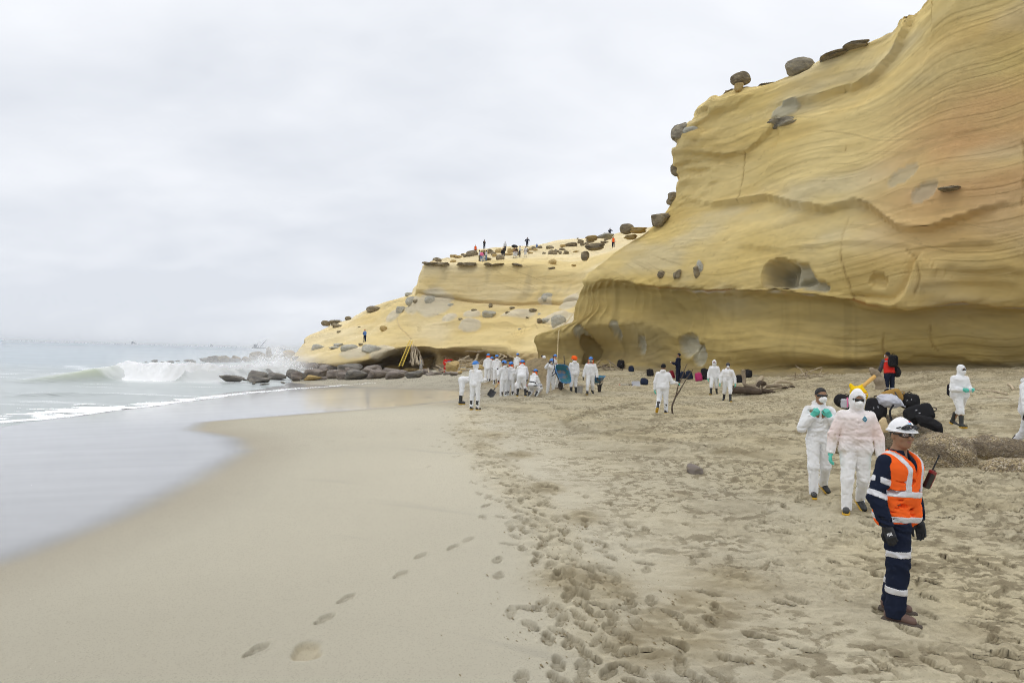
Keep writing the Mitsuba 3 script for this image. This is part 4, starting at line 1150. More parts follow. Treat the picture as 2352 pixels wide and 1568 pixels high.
def body_mesh(J, step, fine, hands):
    def fn(P):
        d = parts_sd(P, J, -.010, .82)
        d = smin(d, smin(cone(P, J['neck'], J['head'] - J['RH'] @ np.array([0, .012, .055]) * J['h'] / 1.72, .037 * J['h'], .032 * J['h']), headd(P, J, 0, fine), .02), .03)
        for s in 'RL':
            if hands:
                hd = hand_dir(J, s)
                M = hand_frame(J, s)
                q = (P - M[:3, 3]) @ M[:3, :3] / (J['h'] / 1.72)
                d = smin(d, hand_sd(q if s == 'R' else q * np.array([-1, 1, 1]), 'relaxed') * J['h'] / 1.72, .01)
        return d
    lo, hi = bounds(J)
    lo[2] = max(lo[2], .05)
    return nets(fn, lo, hi, step)


def hand_dir(J, s):
    return unit(J['wr' + s] - J['el' + s])


def hand_frame(J, s, palm=None):
    """Right-hand frame: y along the hand, z out of the back of the hand, x towards the thumb side of a right hand reversed."""
    y = hand_dir(J, s)
    out = np.array([1.0 if s == 'R' else -1.0, 0, 0]) if palm is None else -np.asarray(palm, float)
    z = out - y * (out @ y)
    z = unit(z) if np.linalg.norm(z) > .1 else unit(np.cross(y, [0, 1, 0]))
    x = np.cross(y, z)
    if s == 'R':
        pass
    return M4(np.stack([x, y, z], 1), J['wr' + s], 1)


def hand_sd(q, how):
    """A right hand in its frame: wrist at 0, fingers along +y, thumb on the +x side (fore side when hanging)."""
    d = boxd(q, (0, .052, 0), (.042, .050, .014), .013)
    d = smin(d, cone(q, (0, -.03, 0), (0, .02, 0), .028, .027), .02)
    curl = {'relaxed': (28, 30, 22), 'grip': (70, 75, 50), 'flat': (8, 10, 8), 'cup': (45, 45, 30)}[how]
    for i, (x, L, w) in enumerate(((.031, .074, .0098), (.011, .084, .0100), (-.010, .078, .0098), (-.030, .062, .0088))):
        p = np.array([x, .098 - .004 * abs(i - 1.2), 0])
        a = 0
        for j, fr in enumerate((.44, .31, .25)):
            a += curl[j] * (.9 + .08 * i)
            e = p + L * fr * np.array([(x * .9) * (1 if how == 'flat' else .35), math.cos(math.radians(a)), -math.sin(math.radians(a))])
            d = smin(d, cone(q, p, e, w * (1 - .08 * j), w * (.94 - .1 * j)), .004)
            p = e
    p = np.array([.034, .026, -.006])
    for e, r0, r1 in (((.060, .060, -.022), .014, .012), ((.064, .090, -.034) if how != 'grip' else (.040, .085, -.050), .0115, .0105), ((.060, .112, -.042) if how != 'grip' else (.016, .088, -.060), .010, .008)):
        d = smin(d, cone(q, p, e, r0, r1), .006)
        p = np.array(e)
    return d


def glove(how, cuff, fine):
    def fn(q):
        d = hand_sd(q, how) - .0015
        if cuff:
            d = smin(d, cone(q, (0, -cuff, 0), (0, .01, 0), .042, .033), .01)
        return d
    return nets(fn, (-.07, -.02 - cuff, -.14), (.09, .21, .06), .0055 if fine else .0075)


def boot_mesh(sole):
    """Rubber boot: shaft, ankle and foot (or its sole), toes along +y, standing on z = 0."""
    def fn(q):
        if sole:
            d = boxd(q, (0, .055, .014), (.050, .138, .016), .014)
            w = .042 + .007 * np.sin(np.clip((q[:, 1] + .09) / .29, 0, 1) * math.pi) - .022 * sst(.14, .21, q[:, 1])
            return np.maximum(d, np.abs(q[:, 0]) - w)
        d = cone(q, (0, -.015, .34), (0, -.012, .13), .064, .052)
        d = smin(d, cone(q, (0, -.030, .065), (0, .145, .050), .050, .040), .05)
        d = np.maximum(d, .022 - q[:, 2])
        d = np.maximum(d, q[:, 2] - .335)
        return d + .004 * np.exp(-((q[:, 2] - .12) / .012) ** 2) - .004 * np.exp(-((q[:, 2] - .33) / .012) ** 2)
    return nets(fn, (-.09, -.13, -.01), (.09, .24, .37), .011)


def shoe_mesh(sole):
    def fn(q):
        w = .049 + .010 * np.sin(np.clip((q[:, 1] + .085) / .28, 0, 1) * math.pi) - .026 * sst(.13, .215, q[:, 1]) - .010 * sst(-.05, -.09, q[:, 1])
        if sole:
            d = boxd(q, (0, .055, .015), (.062, .155, .0165), .012)
            return np.maximum(d, np.abs(q[:, 0]) - w)
        d = smin(cone(q, (0, -.032, .068), (0, .13, .048), .046, .038), cone(q, (0, -.028, .070), (0, -.026, .125), .046, .044), .03)
        d = np.maximum(d, np.abs(q[:, 0]) - w + .002)
        d = np.maximum(d, .026 - q[:, 2])
        d = np.maximum(d, q[:, 2] - .130)
        lace = .003 * np.sign(np.sin(q[:, 1] * 2 * math.pi / .018)) * (np.abs(q[:, 0]) < .018) * sst(.0, .02, q[:, 1]) * sst(.10, .085, q[:, 1])
        return d - lace
    return nets(fn, (-.08, -.12, -.01), (.08, .24, .15), .007)


def helmet_shell(full):
    def fn(q):
        d = egg(q, (0, -.004, .042), (.102, .124, .112))
        if full:
            ridge = np.minimum(egg(q, (0, -.01, .056), (.032, .114, .110)), egg(q, (0, -.03, .09), (.055, .065, .070)))
            d = smin(d, ridge, .012)
            d = smin(d, boxd(q, (.100, -.03, .052), (.012, .035, .010), .008), .008)
            d = smin(d, boxd(q, (-.100, -.03, .052), (.012, .035, .010), .008), .008)
        d = np.maximum(d, .040 - q[:, 2])
        brim = np.maximum(np.abs(q[:, 2] - .044 + .10 * np.clip(q[:, 1] - .07, 0, 1)) - .006, egg(q * np.array([1, 1, 0]), (0, .012, 0), (.108, .139, 1.0)))
        return smin(d, brim, .008)
    return nets(fn, (-.14, -.17, .02), (.14, .19, .19), .007 if full else .011)


def cap_mesh(brim):
    def fn(q):
        d = np.maximum(egg(q, (0, -.006, .036), (.086, .106, .100)), .030 - q[:, 2])
        b = np.maximum(np.abs(q[:, 2] - .044 + .25 * np.clip(q[:, 1] - .06, 0, 1)) - .004, egg(q * np.array([1, 1, 0]), (0, .085, 0), (.072, .088, 1)))
        return b if brim == 2 else smin(d, b, .006) if brim else d
    return nets(fn, (-.11, -.13, .0), (.11, .19, .15), .008)


def mask_mesh():
    def fn(q):
        d = egg(q, (0, .062, -.042), (.060, .066, .060))
        d = smin(d, cone(q, (0, .092, .006), (0, .120, -.034), .010, .016), .02)
        d = smin(d, cone(q, (0, .120, -.034), (0, .098, -.085), .018, .016), .02)
        d = np.maximum(d, -headd_local(q) + .001)
        return np.maximum(np.maximum(d, q[:, 2] - .006 - .010 * (np.abs(q[:, 0]) < .012)), .035 - q[:, 1])
    return nets(fn, (-.08, .02, -.12), (.08, .16, .03), .006)


def headd_local(q):
    d = egg(q, (0, -.008, .030), (.076, .094, .090))
    return smin(d, egg(q, (0, .018, -.040), (.062, .072, .072)), .03)


def respirator_mesh(filters):
    def fn(q):
        if filters:
            return np.minimum(cone(q, (.040, .085, -.060), (.075, .098, -.066), .034, .034), cone(q, (-.040, .085, -.060), (-.075, .098, -.066), .034, .034))
        return smin(egg(q, (0, .070, -.042), (.050, .062, .055)), cone(q, (0, .11, -.05), (0, .135, -.06), .020, .018), .02)
    return nets(fn, (-.12, 0, -.13), (.12, .17, .03), .009)


def shades_mesh(lens):
    """Wraparound glasses: frame, or only its two lenses."""
    def fn(q):
        shell = np.abs(egg(q, (0, .010, .012), (.082, .100, .095))) - .003
        x = np.abs(q[:, 0]) - .034
        win = np.hypot(x / .031, (q[:, 2] - .012 + .1 * x) / .019) - 1
        if lens:
            return np.maximum(np.maximum(shell + .0015, win * .018 + .002), .045 - q[:, 1])
        fr = np.maximum(np.maximum(shell, np.abs(win) * .018 - .0036), .030 - q[:, 1])
        br = np.maximum(np.maximum(shell, np.abs(q[:, 2] - .018) - .005), np.maximum(np.abs(q[:, 0]) - .012, .05 - q[:, 1]))
        arms_ = np.minimum(boxd(q, (.080, .020, .016), (.004, .055, .006), .003), boxd(q, (-.080, .020, .016), (.004, .055, .006), .003))
        return np.minimum(np.minimum(fr, br), arms_)
    return nets(fn, (-.10, -.05, -.03), (.10, .13, .05), .0042)


def darkshades_mesh():
    def fn(q):
        shell = np.abs(egg(q, (0, .008, .012), (.083, .102, .095))) - .004
        d = np.maximum(np.maximum(shell, np.abs(q[:, 2] - .012) - .021 + .004 * np.exp(-(q[:, 0] / .012) ** 2)), .030 - q[:, 1])
        return np.minimum(d, np.minimum(boxd(q, (.081, .010, .018), (.004, .055, .006), .003), boxd(q, (-.081, .010, .018), (.004, .055, .006), .003)))
    return nets(fn, (-.10, -.06, -.03), (.10, .13, .05), .006)


def hair_mesh(long=False):
    def fn(q):
        d = egg(q, (0, -.012, .034), (.082, .099, .096))
        d = np.maximum(d, np.maximum(.055 + 0 * q[:, 1], 0) - q[:, 2] + np.clip(.05 - q[:, 1], -.05, .09) * -0.9 + .0) if not long else np.maximum(smin(d, cone(q, (0, -.065, .0), (0, -.085, -.17), .065, .045), .03), -egg(q, (0, .075, -.03), (.062, .075, .09)))
        return d + .002 * nz(q, (.012, .012, .012), 3, 2)
    return nets(fn, (-.1, -.15, -.24 if long else -.07), (.1, .11, .15), .008)


def neckflap_mesh():
    """Cloth sun-flap hung from the helmet round nape and neck."""
    def fn(q):
        r = np.hypot(q[:, 0] / .098, (q[:, 1] + .005) / .112)
        d = np.abs(r - 1 - .25 * np.clip(-.02 - q[:, 2], 0, .2) - .05 * np.sin(np.arctan2(q[:, 1], q[:, 0]) * 9)) * .10 - .007
        d = np.maximum(d, np.maximum(q[:, 2] - .045, -.145 - q[:, 2]))
        return np.maximum(d, q[:, 1] - .055)
    return nets(fn, (-.16, -.18, -.16), (.16, .10, .06), .010)


def straw_hat_mesh():
    a = np.linspace(0, 2 * math.pi, 49)
    prof = np.array([(.001, .155), (.06, .15), (.092, .12), (.100, .055), (.11, .048), (.17, .040), (.225, .052), (.226, .046), (.17, .032), (.10, .036)])
    return trimesh.creation.revolve(prof, sections=48)


def person(loc, facing, label, pose=None, tuck=None, body_step=None, group=None, res=.016, suit=None, wear=(), hood=None, gloves=None, hand=('relaxed', 'relaxed'), palm=(None, None), feet='boot', headwear=(), face=(), skin='skin', hands=False, fine=False, seed=1, crease=.010, sink=0.0, M=None, extra=None, bare=False):
    """One figure with its clothes: body is one mesh, everything worn is a child of it."""
    global LOD
    J = skeleton(**(pose or {}))
    t = thing('person', label, 'person', group)
    LOD = 1.0
    W = M4(rot([0, 0, 1], -facing), np.asarray(loc) - [0, 0, sink])
    h = J['h']

    def world(m):
        return moved(m, W)
    put('body', world(body_mesh(J, body_step or min(res * 1.05, .03), fine, hands)), skin, t, smooth=True)
    lo, hi = bounds(J, .22)
    up = J['R'] @ np.array([0, 0, 1])

    fns = {}

    def garment(nm, mat, which, infl, loose, lo_cut=None, hi_cut=None, hood_=None, amp=crease, bare_arm=None, k=.017, vneck=False):
        def fn(P):
            d = parts_sd(P, J, infl, loose, which, k)
            if hood_ == 'up':
                hd = headd(P, J, .018)
                q = (P - J['head']) @ J['RH'] / (h / 1.72)
                hd = smin(hd, egg(q, (0, -.030, .075), (.055, .075, .075)) * h / 1.72, .04)
                nk = cone(P, J['neck'] - up * .02, J['head'] - J['RH'] @ np.array([0, .02, .06]), .062 * h / 1.72 * 1.05, .080 * h / 1.72)
                d = smin(d, smin(hd, nk, .03), .03)
                d = np.maximum(d, -egg(q, (0, .115, -.012), (.066, .085, .088)) * h / 1.72 * 1.0)
                d = d - .006 * np.exp(-((np.linalg.norm((q - [0, .115, -.012]) / [.070, .09, .092], axis=1) - 1.05) / .08) ** 2)
            elif hood_ == 'down':
                c_ = J['neck'] + J['R'] @ np.array([0, -.055, .035])
                d = smin(d, egg((P - c_) @ J['R'], (0, 0, 0), (.105, .070, .065)), .03)
                d = smin(d, cone(P, J['neck'] - up * .03, J['neck'] + up * .035, .072, .070), .02)
                d = np.maximum(d, -cone(P, J['neck'] + up * .01, J['neck'] + up * .25 + J['R'] @ np.array([0, .03, 0]), .052, .085))
            else:
                d = np.maximum(d, (P - J['neck']) @ up - .028 * h / 1.72)
            if hood_ == 'collar':
                rg = np.maximum(np.abs(cone(P, J['neck'] - up * .02, J['neck'] + up * .045, .066, .070)) - .006, np.maximum((P - J['neck']) @ up - .035, -.02 - (P - J['neck']) @ up))
                d = smin(d, rg, .012)
            if vneck:
                q = (P - J['chest']) @ J['R']
                t_ = np.clip((q[:, 2] + .06) / .19, 0, 1.6)
                d = np.where(q[:, 1] > .01, np.maximum(d, (vneck * t_ - np.abs(q[:, 0])) * .8 * (t_ > 0)), d)
            if amp:
                d = d - creases(P, J, amp, seed)
            if suit and nm == 'coverall':
                wz = (P - J['waist']) @ up
                near_ = np.linalg.norm(P - J['waist'], axis=1) < .30
                d = d + .012 * np.exp(-(wz / .018) ** 2) * near_
            for s in 'RL':
                if 'arms' in which:
                    ax = unit(J['wr' + s] - J['el' + s])
                    cut = (P - J['wr' + s]) @ ax - (.005 if bare_arm is None else -.15 * h + .02 if bare_arm == 'short' else -.17 * h)
                    d = np.where(np.linalg.norm(P - J['wr' + s], axis=1) < (.12 if bare_arm is None else .34), np.maximum(d, cut), d)
                if 'legs' in which:
                    ax = unit(J['ankle' + s] - J['knee' + s])
                    c0 = (.03 if tuck is None else tuck) if lo_cut is None else lo_cut
                    cut = (P - J['ankle' + s]) @ ax - c0
                    d = np.where(np.linalg.norm(P - J['ankle' + s], axis=1) < .16 + abs(min(c0, 0)), np.maximum(d, cut), d)
            if 'legs' not in which and lo_cut is not None:
                d = np.maximum(d, lo_cut - (P - J['pelvis']) @ up)
            if hi_cut is not None:
                d = np.maximum(d, (P - J['pelvis']) @ up - hi_cut)
            return d
        fns[nm] = fn
        return put(nm, world(nets(fn, lo, hi, res)), mat, t, smooth=True)

    def band(nm, on, slab, mat, parent, out=.0035, step=None):
        """A strip sewn onto a garment: the garment's own surface, a little proud, cut to the strip's outline."""
        return put(nm, world(nets(lambda P: np.maximum(fns[on](P) - out, slab(P)), lo, hi, step or res)), mat, parent, smooth=True)

    if suit:
        garment('coverall', suit, ('torso', 'arms', 'legs'), .015, 1.08, hood_=hood)
    for w in wear:
        garment(*w[:5], **(w[5] if len(w) > 5 else {}))
    LOD = 1.0 if res < .013 else 1.35 if res < .0165 else 1.9 if res < .021 else 2.4
    if gloves:
        for i, s in enumerate('RL'):
            if hand[i] is None:
                continue
            F = hand_frame(J, s, palm[i])
            S_ = np.diag([1.0 if s == 'R' else -1.0, 1, 1, 1])
            place('glove', f'glove_{hand[i]}_{fine}', lambda hw=hand[i]: glove(hw, .07, fine), gloves, W @ F @ S_ @ np.diag([h / 1.72] * 3 + [1]), t, True)
    if feet:
        for s in 'RL':
            ax = unit(J['knee' + s] - J['ankle' + s])
            fy = J['foot'][s] * (1 if s == 'R' else -1)
            y = rot([0, 0, 1], -fy) @ np.array([0, 1, 0])
            lift = J['ankle' + s][2] - .045 * h
            z = unit(ax + np.array([0, 0, .35 if lift < .05 else .05]))
            if feet == 'shoe' and lift < .05:
                z = np.array([0, 0, 1.0])
            if feet == 'boot' and lift < .05:
                z = unit(np.array([ax[0] * .6, ax[1] * .6, ax[2]]))
            y = unit(y - z * (y @ z))
            R_ = np.stack([np.cross(y, z), y, z], 1)
            o = J['ankle' + s] - z * (.045 * h)
            F = M4(R_, o, h / 1.72)
            if feet == 'boot':
                b = place('boot', 'boot', lambda: boot_mesh(False), 'rubber_black', W @ F, t, True)
                place('sole', 'boot_sole', lambda: boot_mesh(True), 'sole_yellow' if headwear != 'x' else 'sole_brown', W @ F, b, True)
            else:
                b = place('shoe', 'shoe', lambda: shoe_mesh(False), 'leather_brown' if feet == 'shoe' and fine else 'rubber_black', W @ F, t, True)
                place('sole', 'shoe_sole', lambda: shoe_mesh(True), 'sole_brown', W @ F, b, True)
    H = W @ M4(J['RH'], J['head'], h / 1.72)
    for nm in headwear:
        if nm in ('helmet_blue', 'helmet_white'):
            place('helmet', 'helmet_full' if fine else 'helmet', lambda: helmet_shell(fine), nm, H @ M4(None, (0, 0, -.004 if hood is None else .006), 1.0 if hood is None else 1.06), t, True)
        elif nm.startswith('cap_'):
            place('cap', 'cap', lambda: cap_mesh(1), 'cloth_' + nm[4:], H, t, True)
        elif nm.startswith('visor_'):
            place('cap_brim', 'brim', lambda: cap_mesh(2), 'cloth_' + nm[6:], H, t, True)
        elif nm == 'hair':
            place('hair', 'hair', lambda: hair_mesh(), 'hair', H, t, True)
        elif nm == 'hair_long':
            place('hair', 'hair_long', lambda: hair_mesh(True), 'hair', H, t, True)
        elif nm == 'flap':
            place('neck_flap', 'flap', neckflap_mesh, 'cloth_orange', H @ M4(None, (0, .012, -.01), 1.2), t, True)
        elif nm == 'orange_hood':
            place('orange_hood', 'orange_hood', lambda: nets(lambda q: np.maximum(np.maximum(smin(egg(q, (0, .015, .055), (.105, .130, .105)), boxd(q, (0, .10, .02), (.085, .06, .10), .03), .04), -egg(q, (0, .03, -.09), (.08, .2, .10))) - .006 * nz(q, (.05, .05, .05), 4, 2), -.08 - q[:, 2]), (-.14, -.15, -.1), (.14, .2, .2), .010), 'cloth_orange', H, t, True)
        elif nm == 'earmuffs':
            place('earmuffs', 'earmuffs', lambda: join(*[trimesh.creation.cylinder(.036, .03, transform=M4(rot([0, 1, 0], 90), (s_ * .118, -.03, .06))) for s_ in (1, -1)]), 'frame_black', H, t)
        elif nm == 'straw_hat':
            place('straw_hat', 'straw_hat', straw_hat_mesh, 'straw', H @ M4(rot([1, 0, 0], 8), (0, 0, .02)), t, 60)
    for nm in face:
        if nm == 'mask':
            place('mask', 'mask', mask_mesh, 'mask_white', H, t, True)
        elif nm == 'shades':
            place('sunglasses', 'shades', darkshades_mesh, 'lens_dark', H, t, True)
        elif nm == 'respirator':
            r_ = place('respirator', 'resp', lambda: respirator_mesh(False), 'resp_grey', H, t, True)
            place('filter', 'resp_filters', lambda: respirator_mesh(True), 'filter_cream', H, r_, True)
    LOD = 1.0
    if extra:
        extra(t, J, W, H, band)
    return t, J, W, H

# ------------------------------------------------------------------ the people on the beach


def tc(u):
    """Heading of someone who looks straight at us from direction u."""
    return 180 + math.degrees(math.atan((u - CX) / FOCAL))


def spot(u, v, d, dz=0.0):
    return on_ground(at(u, v, d), dz)


HANG = ((.20, .03, -1), (.08, .25, -1))
WALK = dict(legR=((.05, .40, -1), (.03, .12, -1)), legL=((.05, -.20, -1), (.03, -.75, -1)))
STEP = dict(legR=((.05, -.20, -1), (.03, -.72, -1)), legL=((.05, .40, -1), (.03, .12, -1)))


# the supervisor in the foreground
def _supervisor(t, J, W, H, band):
    up, R, h = J['R'] @ np.array([0, 0, 1]), J['R'], J['h']
    vest = next(k for k in scene if k.startswith(t + '__vest'))
    shirt = next(k for k in scene if k.startswith(t + '__shirt'))
    trou = next(k for k in scene if k.startswith(t + '__trousers'))

    def z_(P):
        return (P - J['pelvis']) @ up
    for zc in (.175, -.035):
        band('silver_tape', 'vest', lambda P: np.abs(z_(P) - zc - .012 * np.sin(((P - J['pelvis']) @ R)[:, 0] * 9)) - .026, 'strip_silver', vest)

    def braces(P):
        q = (P - J['pelvis']) @ R
        x = np.abs(q[:, 0]) - (.088 + .035 * sst(.38, .46, q[:, 2]))
        d = np.maximum(np.abs(x) - .025, .195 - q[:, 2])
        return np.maximum(d, q[:, 2] - .60)
    band('silver_tape', 'vest', braces, 'strip_silver', vest, out=.0042)
    for s in 'RL':
        for f_ in (.52, .93):
            a, b = J['sh' + s], J['el' + s]
            ax, pt = unit(b - a), a + (b - a) * f_
            band('silver_tape', 'shirt', lambda P: np.maximum(np.maximum(np.abs((P - pt) @ ax) - .026, np.linalg.norm(P - pt, axis=1) - .12), (.018 - np.abs(((P - pt) @ R)[:, 1] - .010)) if f_ < .6 else -1 + 0 * P[:, 0]), 'strip_silver', shirt)
        for a, b, f_ in (('hip', 'knee', .74), ('knee', 'ankle', .50)):
            a, b = J[a + s], J[b + s]
            ax, pt = unit(b - a), a + (b - a) * f_
            band('silver_tape', 'trousers', lambda P: np.maximum(np.abs((P - pt) @ ax) - .027, np.linalg.norm(P - pt, axis=1) - .15 + 10 * (np.sign((P[:, 0] - J['pelvis'][0])) != (1 if s == 'R' else -1))), 'strip_silver', trou)
    k = h / 1.72

    def onshell(x, z, out):
        zz_ = (z - .042) / .112
        return -.004 + .124 * np.sqrt(np.maximum(1 - (x / .102) ** 2 - zz_ ** 2, .01)) + out

    def decal(nm, m, mat, out=.0012):
        v = np.array(m.vertices)
        m = tri(np.stack([v[:, 0], onshell(v[:, 0], v[:, 1], out) + v[:, 2], v[:, 1]], 1), m.faces)
        put(nm, moved(m, H), mat, hel, smooth=False)
    hel = next(k_ for k_ in scene if k_.startswith(t + '__helmet'))
    for c_, poly in (('logo_red', [(.030, .132), (-.012, .132), (-.004, .120), (.027, .120)]), ('logo_blue', [(.023, .117), (-.010, .117), (-.010, .109), (-.006, .105), (.017, .105)]), ('logo_green', [(.012, .102), (-.002, .102), (.000, .090)])):
        m = trimesh.creation.extrude_polygon(__import__('shapely').Polygon([(-a_, b_) for a_, b_ in poly]), .0008, engine='earcut')
        m = m.subdivide().subdivide()
        decal('logo', m, c_)
    tx = meshkit.text_mesh('Petroperú', .0085, .0008)
    tx.apply_translation([-(tx.bounds[0] + tx.bounds[1])[0] / 2, .076, 0])
    decal('lettering', tx, 'logo_red')
    # glasses on the face, spare goggles pushed up on the brim
    g_ = place('glasses', 'shades_frame', lambda: shades_mesh(False), 'frame_black', H, t, True)
    place('lens', 'shades_lens', lambda: shades_mesh(True), 'lens_clear', H, g_, True)
    g2 = place('goggles', 'shades_frame', lambda: shades_mesh(False), 'frame_black', H @ M4(rot([1, 0, 0], 12), (0, .036, .046), 1.05), t, True)
    place('lens', 'dark_lens', lambda: shades_mesh(True), 'lens_dark', H @ M4(rot([1, 0, 0], 12), (0, .036, .046), 1.05), g2, True)
    place('hair', 'hair', lambda: hair_mesh(), 'hair', H, t, True)
    for s in (1, -1):
        e_ = place('eye', 'eyeball', lambda: trimesh.creation.icosphere(3, .0125), 'eye_white', H @ M4(None, (s * .032, .074, .012)), t, True)
        place('iris', 'iris', lambda: trimesh.creation.icosphere(2, .0062), 'hair', H @ M4(None, (s * .032 + .003, .0815, .012)), e_, True)
    place('mouth', 'mouth', lambda: nets(lambda q: smin(egg(q, (0, .0905, -.0475), (.024, .010, .0055)), egg(q, (0, .089, -.0585), (.021, .010, .0065)), .002), (-.04, .06, -.08), (.04, .11, -.03), .003), 'lip', H, t, True)
    # eyeglasses hung from the collar by their arm
    m = join(*[tube(np.stack([.018 * np.cos(a_) + o, 0 * a_, .013 * np.sin(a_)], 1), .0013, 5, False) for o in (-.021, .021) for a_ in [np.linspace(0, 2 * math.pi, 25)]], tube([(-.004, 0, .004), (.004, 0, .004)], .0013, 5))
    c_ = J['chest'] + J['R'] @ np.array([-.055, .135, .01])
    put('hung_eyeglasses', moved(m, W @ M4(J['R'] @ rot([0, 1, 0], 62) @ rot([1, 0, 0], -20), c_)), 'strip_silver', t)
    # white print across the back of the glove
    F = W @ hand_frame(J, 'R', None)
    gl = next(k_ for k_ in scene if k_.startswith(t + '__glove'))
    put('print', moved(join(*[box((.006, .026 - .006 * (i_ % 2), .0012), (-.016 + .010 * i_, .060, .0165)) for i_ in range(4)]), F), 'mask_white', gl)
    # radio held up on the far side of the chest
    p_ = (W @ np.append(J['chest'] + J['R'] @ np.array([-.205, .105, -.09]), 1))[:3]
    r_ = thing('handheld_radio', 'black and red handheld radio clipped to the orange vest', 'radio')
    Mr = M4(rot([0, 1, 0], 24) @ rot([0, 0, 1], 30), p_ + np.array([.02, 0, 0]), 1.15)
    put('casing', moved(rbox((.055, .035, .125), .008), Mr), 'frame_black', r_)
    put('faceplate', moved(join(rbox((.057, .037, .03), .008, (0, 0, .060)), rbox((.010, .037, .10), .004, (.024, 0, -.002))), Mr), 'radio_red', r_)
    put('antenna', moved(join(tube([(-.016, 0, .07), (-.016, 0, .10), (-.016, 0, .17)], [.007, .0055, .0045], 10), tube([(-.016, 0, .165), (-.016, 0, .195)], [.0065, .006], 10)), Mr), 'frame_black', r_)
    put('knob', moved(trimesh.creation.cylinder(.007, .014, transform=M4(None, (.014, 0, .078))), Mr), 'frame_black', r_)


bs('logo_red', (.70, .03, .05), .5)
bs('logo_blue', (.15, .42, .72), .5)
bs('logo_green', (.05, .35, .22), .5)
bs('radio_red', (.22, .02, .02), .4)
bs('patch_teal', (.010, .16, .25), .6)
person(spot(2056, 1428, 5.68), 124, 'stocky man in orange safety vest, white hard hat and navy overalls standing nearest',
       dict(h=1.635, g=1.09, twist=-26, head=(24, -2), armR=((.36, -.10, -1), (.04, .46, -1)), armL=((.34, -.05, -1), (.05, .2, -1)), legR=((.06, .06, -1), (.04, -.05, -1)), legL=((.08, .02, -1), (.06, -.14, -1)), footR=8, footL=2),
       wear=[('trousers', 'cloth_navy', ('legs', 'torso'), .013, 1.22, dict(hi_cut=-.055, amp=.011)), ('shirt', 'cloth_navy', ('torso', 'arms'), .012, 1.07, dict(lo_cut=-.075, hood_='collar', amp=.010, vneck=.030, k=.010)),
             ('vest', 'cloth_orange', ('torso',), .035, 1, dict(lo_cut=-.105, amp=.006, vneck=.070))],
       fine=True, gloves='glove_black', hand=('relaxed', 'relaxed'), headwear=('helmet_white',), res=.0085, body_step=.0055, feet='shoe', skin='skin', extra=_supervisor, seed=3)


def _teal(t, J, W, H, band):
    q0 = J['chest'] + J['R'] @ np.array([-.088, 0, .030])

    def dia(P):
        q = (P - q0) @ J['R']
        return np.maximum((np.abs(q[:, 0]) * 1.15 + np.abs(q[:, 2]) - .045) * .7, .02 - q[:, 1])
    suit_ = next(k for k in scene if k.startswith(t + '__coverall'))
    band('chest_patch', 'coverall', dia, 'patch_teal', suit_, out=.003, step=.007)

    def marks(P):
        q = (P - q0) @ J['R']
        a_ = np.maximum(np.abs(q[:, 2] - .007 - .003 * np.sin(q[:, 0] * 300)) - .0035, np.abs(q[:, 0]) - .022)
        b_ = np.maximum(np.abs(q[:, 2] + .012) - .0045, np.abs(np.abs(q[:, 0]) - .008) - .005)
        return np.maximum(np.minimum(a_, b_), .02 - q[:, 1])
    band('print', 'coverall', marks, 'mask_white', suit_, out=.0052, step=.0045)

    def flap(P):
        q = (P - J['pelvis']) @ J['R']
        return np.maximum(np.maximum(np.abs(q[:, 0] - .004) - .026, .0 - q[:, 1]), np.maximum(q[:, 2] - .46, -q[:, 2] - .02))
    band('zip_flap', 'coverall', flap, suit_mat, suit_, out=.0035)


suit_mat = 'suit_white'


def _pinky(p, n, uv):
    k_ = dr.exp(-dr.square((p.z - 1.22) / 0.24)) * (0.45 + 0.7 * tfbm(p.x * 4, p.y * 4, p.z * 4, 3))
    c_ = tmix((.80, .80, .80), (.83, .60, .54), dr.clip(k_ * 0.75, 0, 1))
    m_ = tstep(0.52, 0.72, tfbm(p.x * 9 + 4, p.y * 9, p.z * 9, 4)) * dr.exp(-dr.square((p.z - 1.03) / 0.13)) * dr.exp(-dr.square((p.x - 4.78) / 0.14))
    return tmix(c_, (.36, .24, .08), m_ * 0.85)


bumped('suit_pink', _cloth, 0.032, mikit.proc(_pinky), 0.75, 0.25, 6e-3)
suit_mat = 'suit_pink'
person(spot(1962, 1178, 9.8), tc(1962) - 10, 'heavyset worker in hooded white coverall stained pink, teal patch on the chest',
       dict(h=1.76, g=1.18, head=(-8, 6), armR=((.44, .02, -1), (.14, .20, -1)), armL=((.42, .04, -1), (.10, .15, -1)), legR=((.06, .26, -1), (.02, .04, -1)), legL=((.05, -.02, -1), (.02, -.70, -1))),
       suit='suit_pink', hood='up', gloves='glove_green', face=('mask', 'shades'), res=.0115, fine=True, feet='boot', extra=_teal, seed=8, crease=.010)
suit_mat = 'suit_white'
person(spot(1878, 1142, 10.9), tc(1878) - 14, 'bareheaded black haired worker in white coverall pulling at his collar with both green gloves',
       dict(h=1.75, g=.94, head=(-14, 4), armR=((.40, .20, -1), (-.66, .46, 1.05)), armL=((.34, .28, -1), (-.70, .40, 1.05)), legR=((.03, .30, -1), (-.02, .06, -1)), legL=((.06, -.08, -1), (.12, -.75, -.9))),
       suit='suit_white', hood='down', gloves='glove_green', hand=('cup', 'cup'), palm=((0, -1, .3), (0, -1, .3)), headwear=('hair',), face=('mask', 'shades'), res=.0125, fine=True, seed=15, crease=.010)
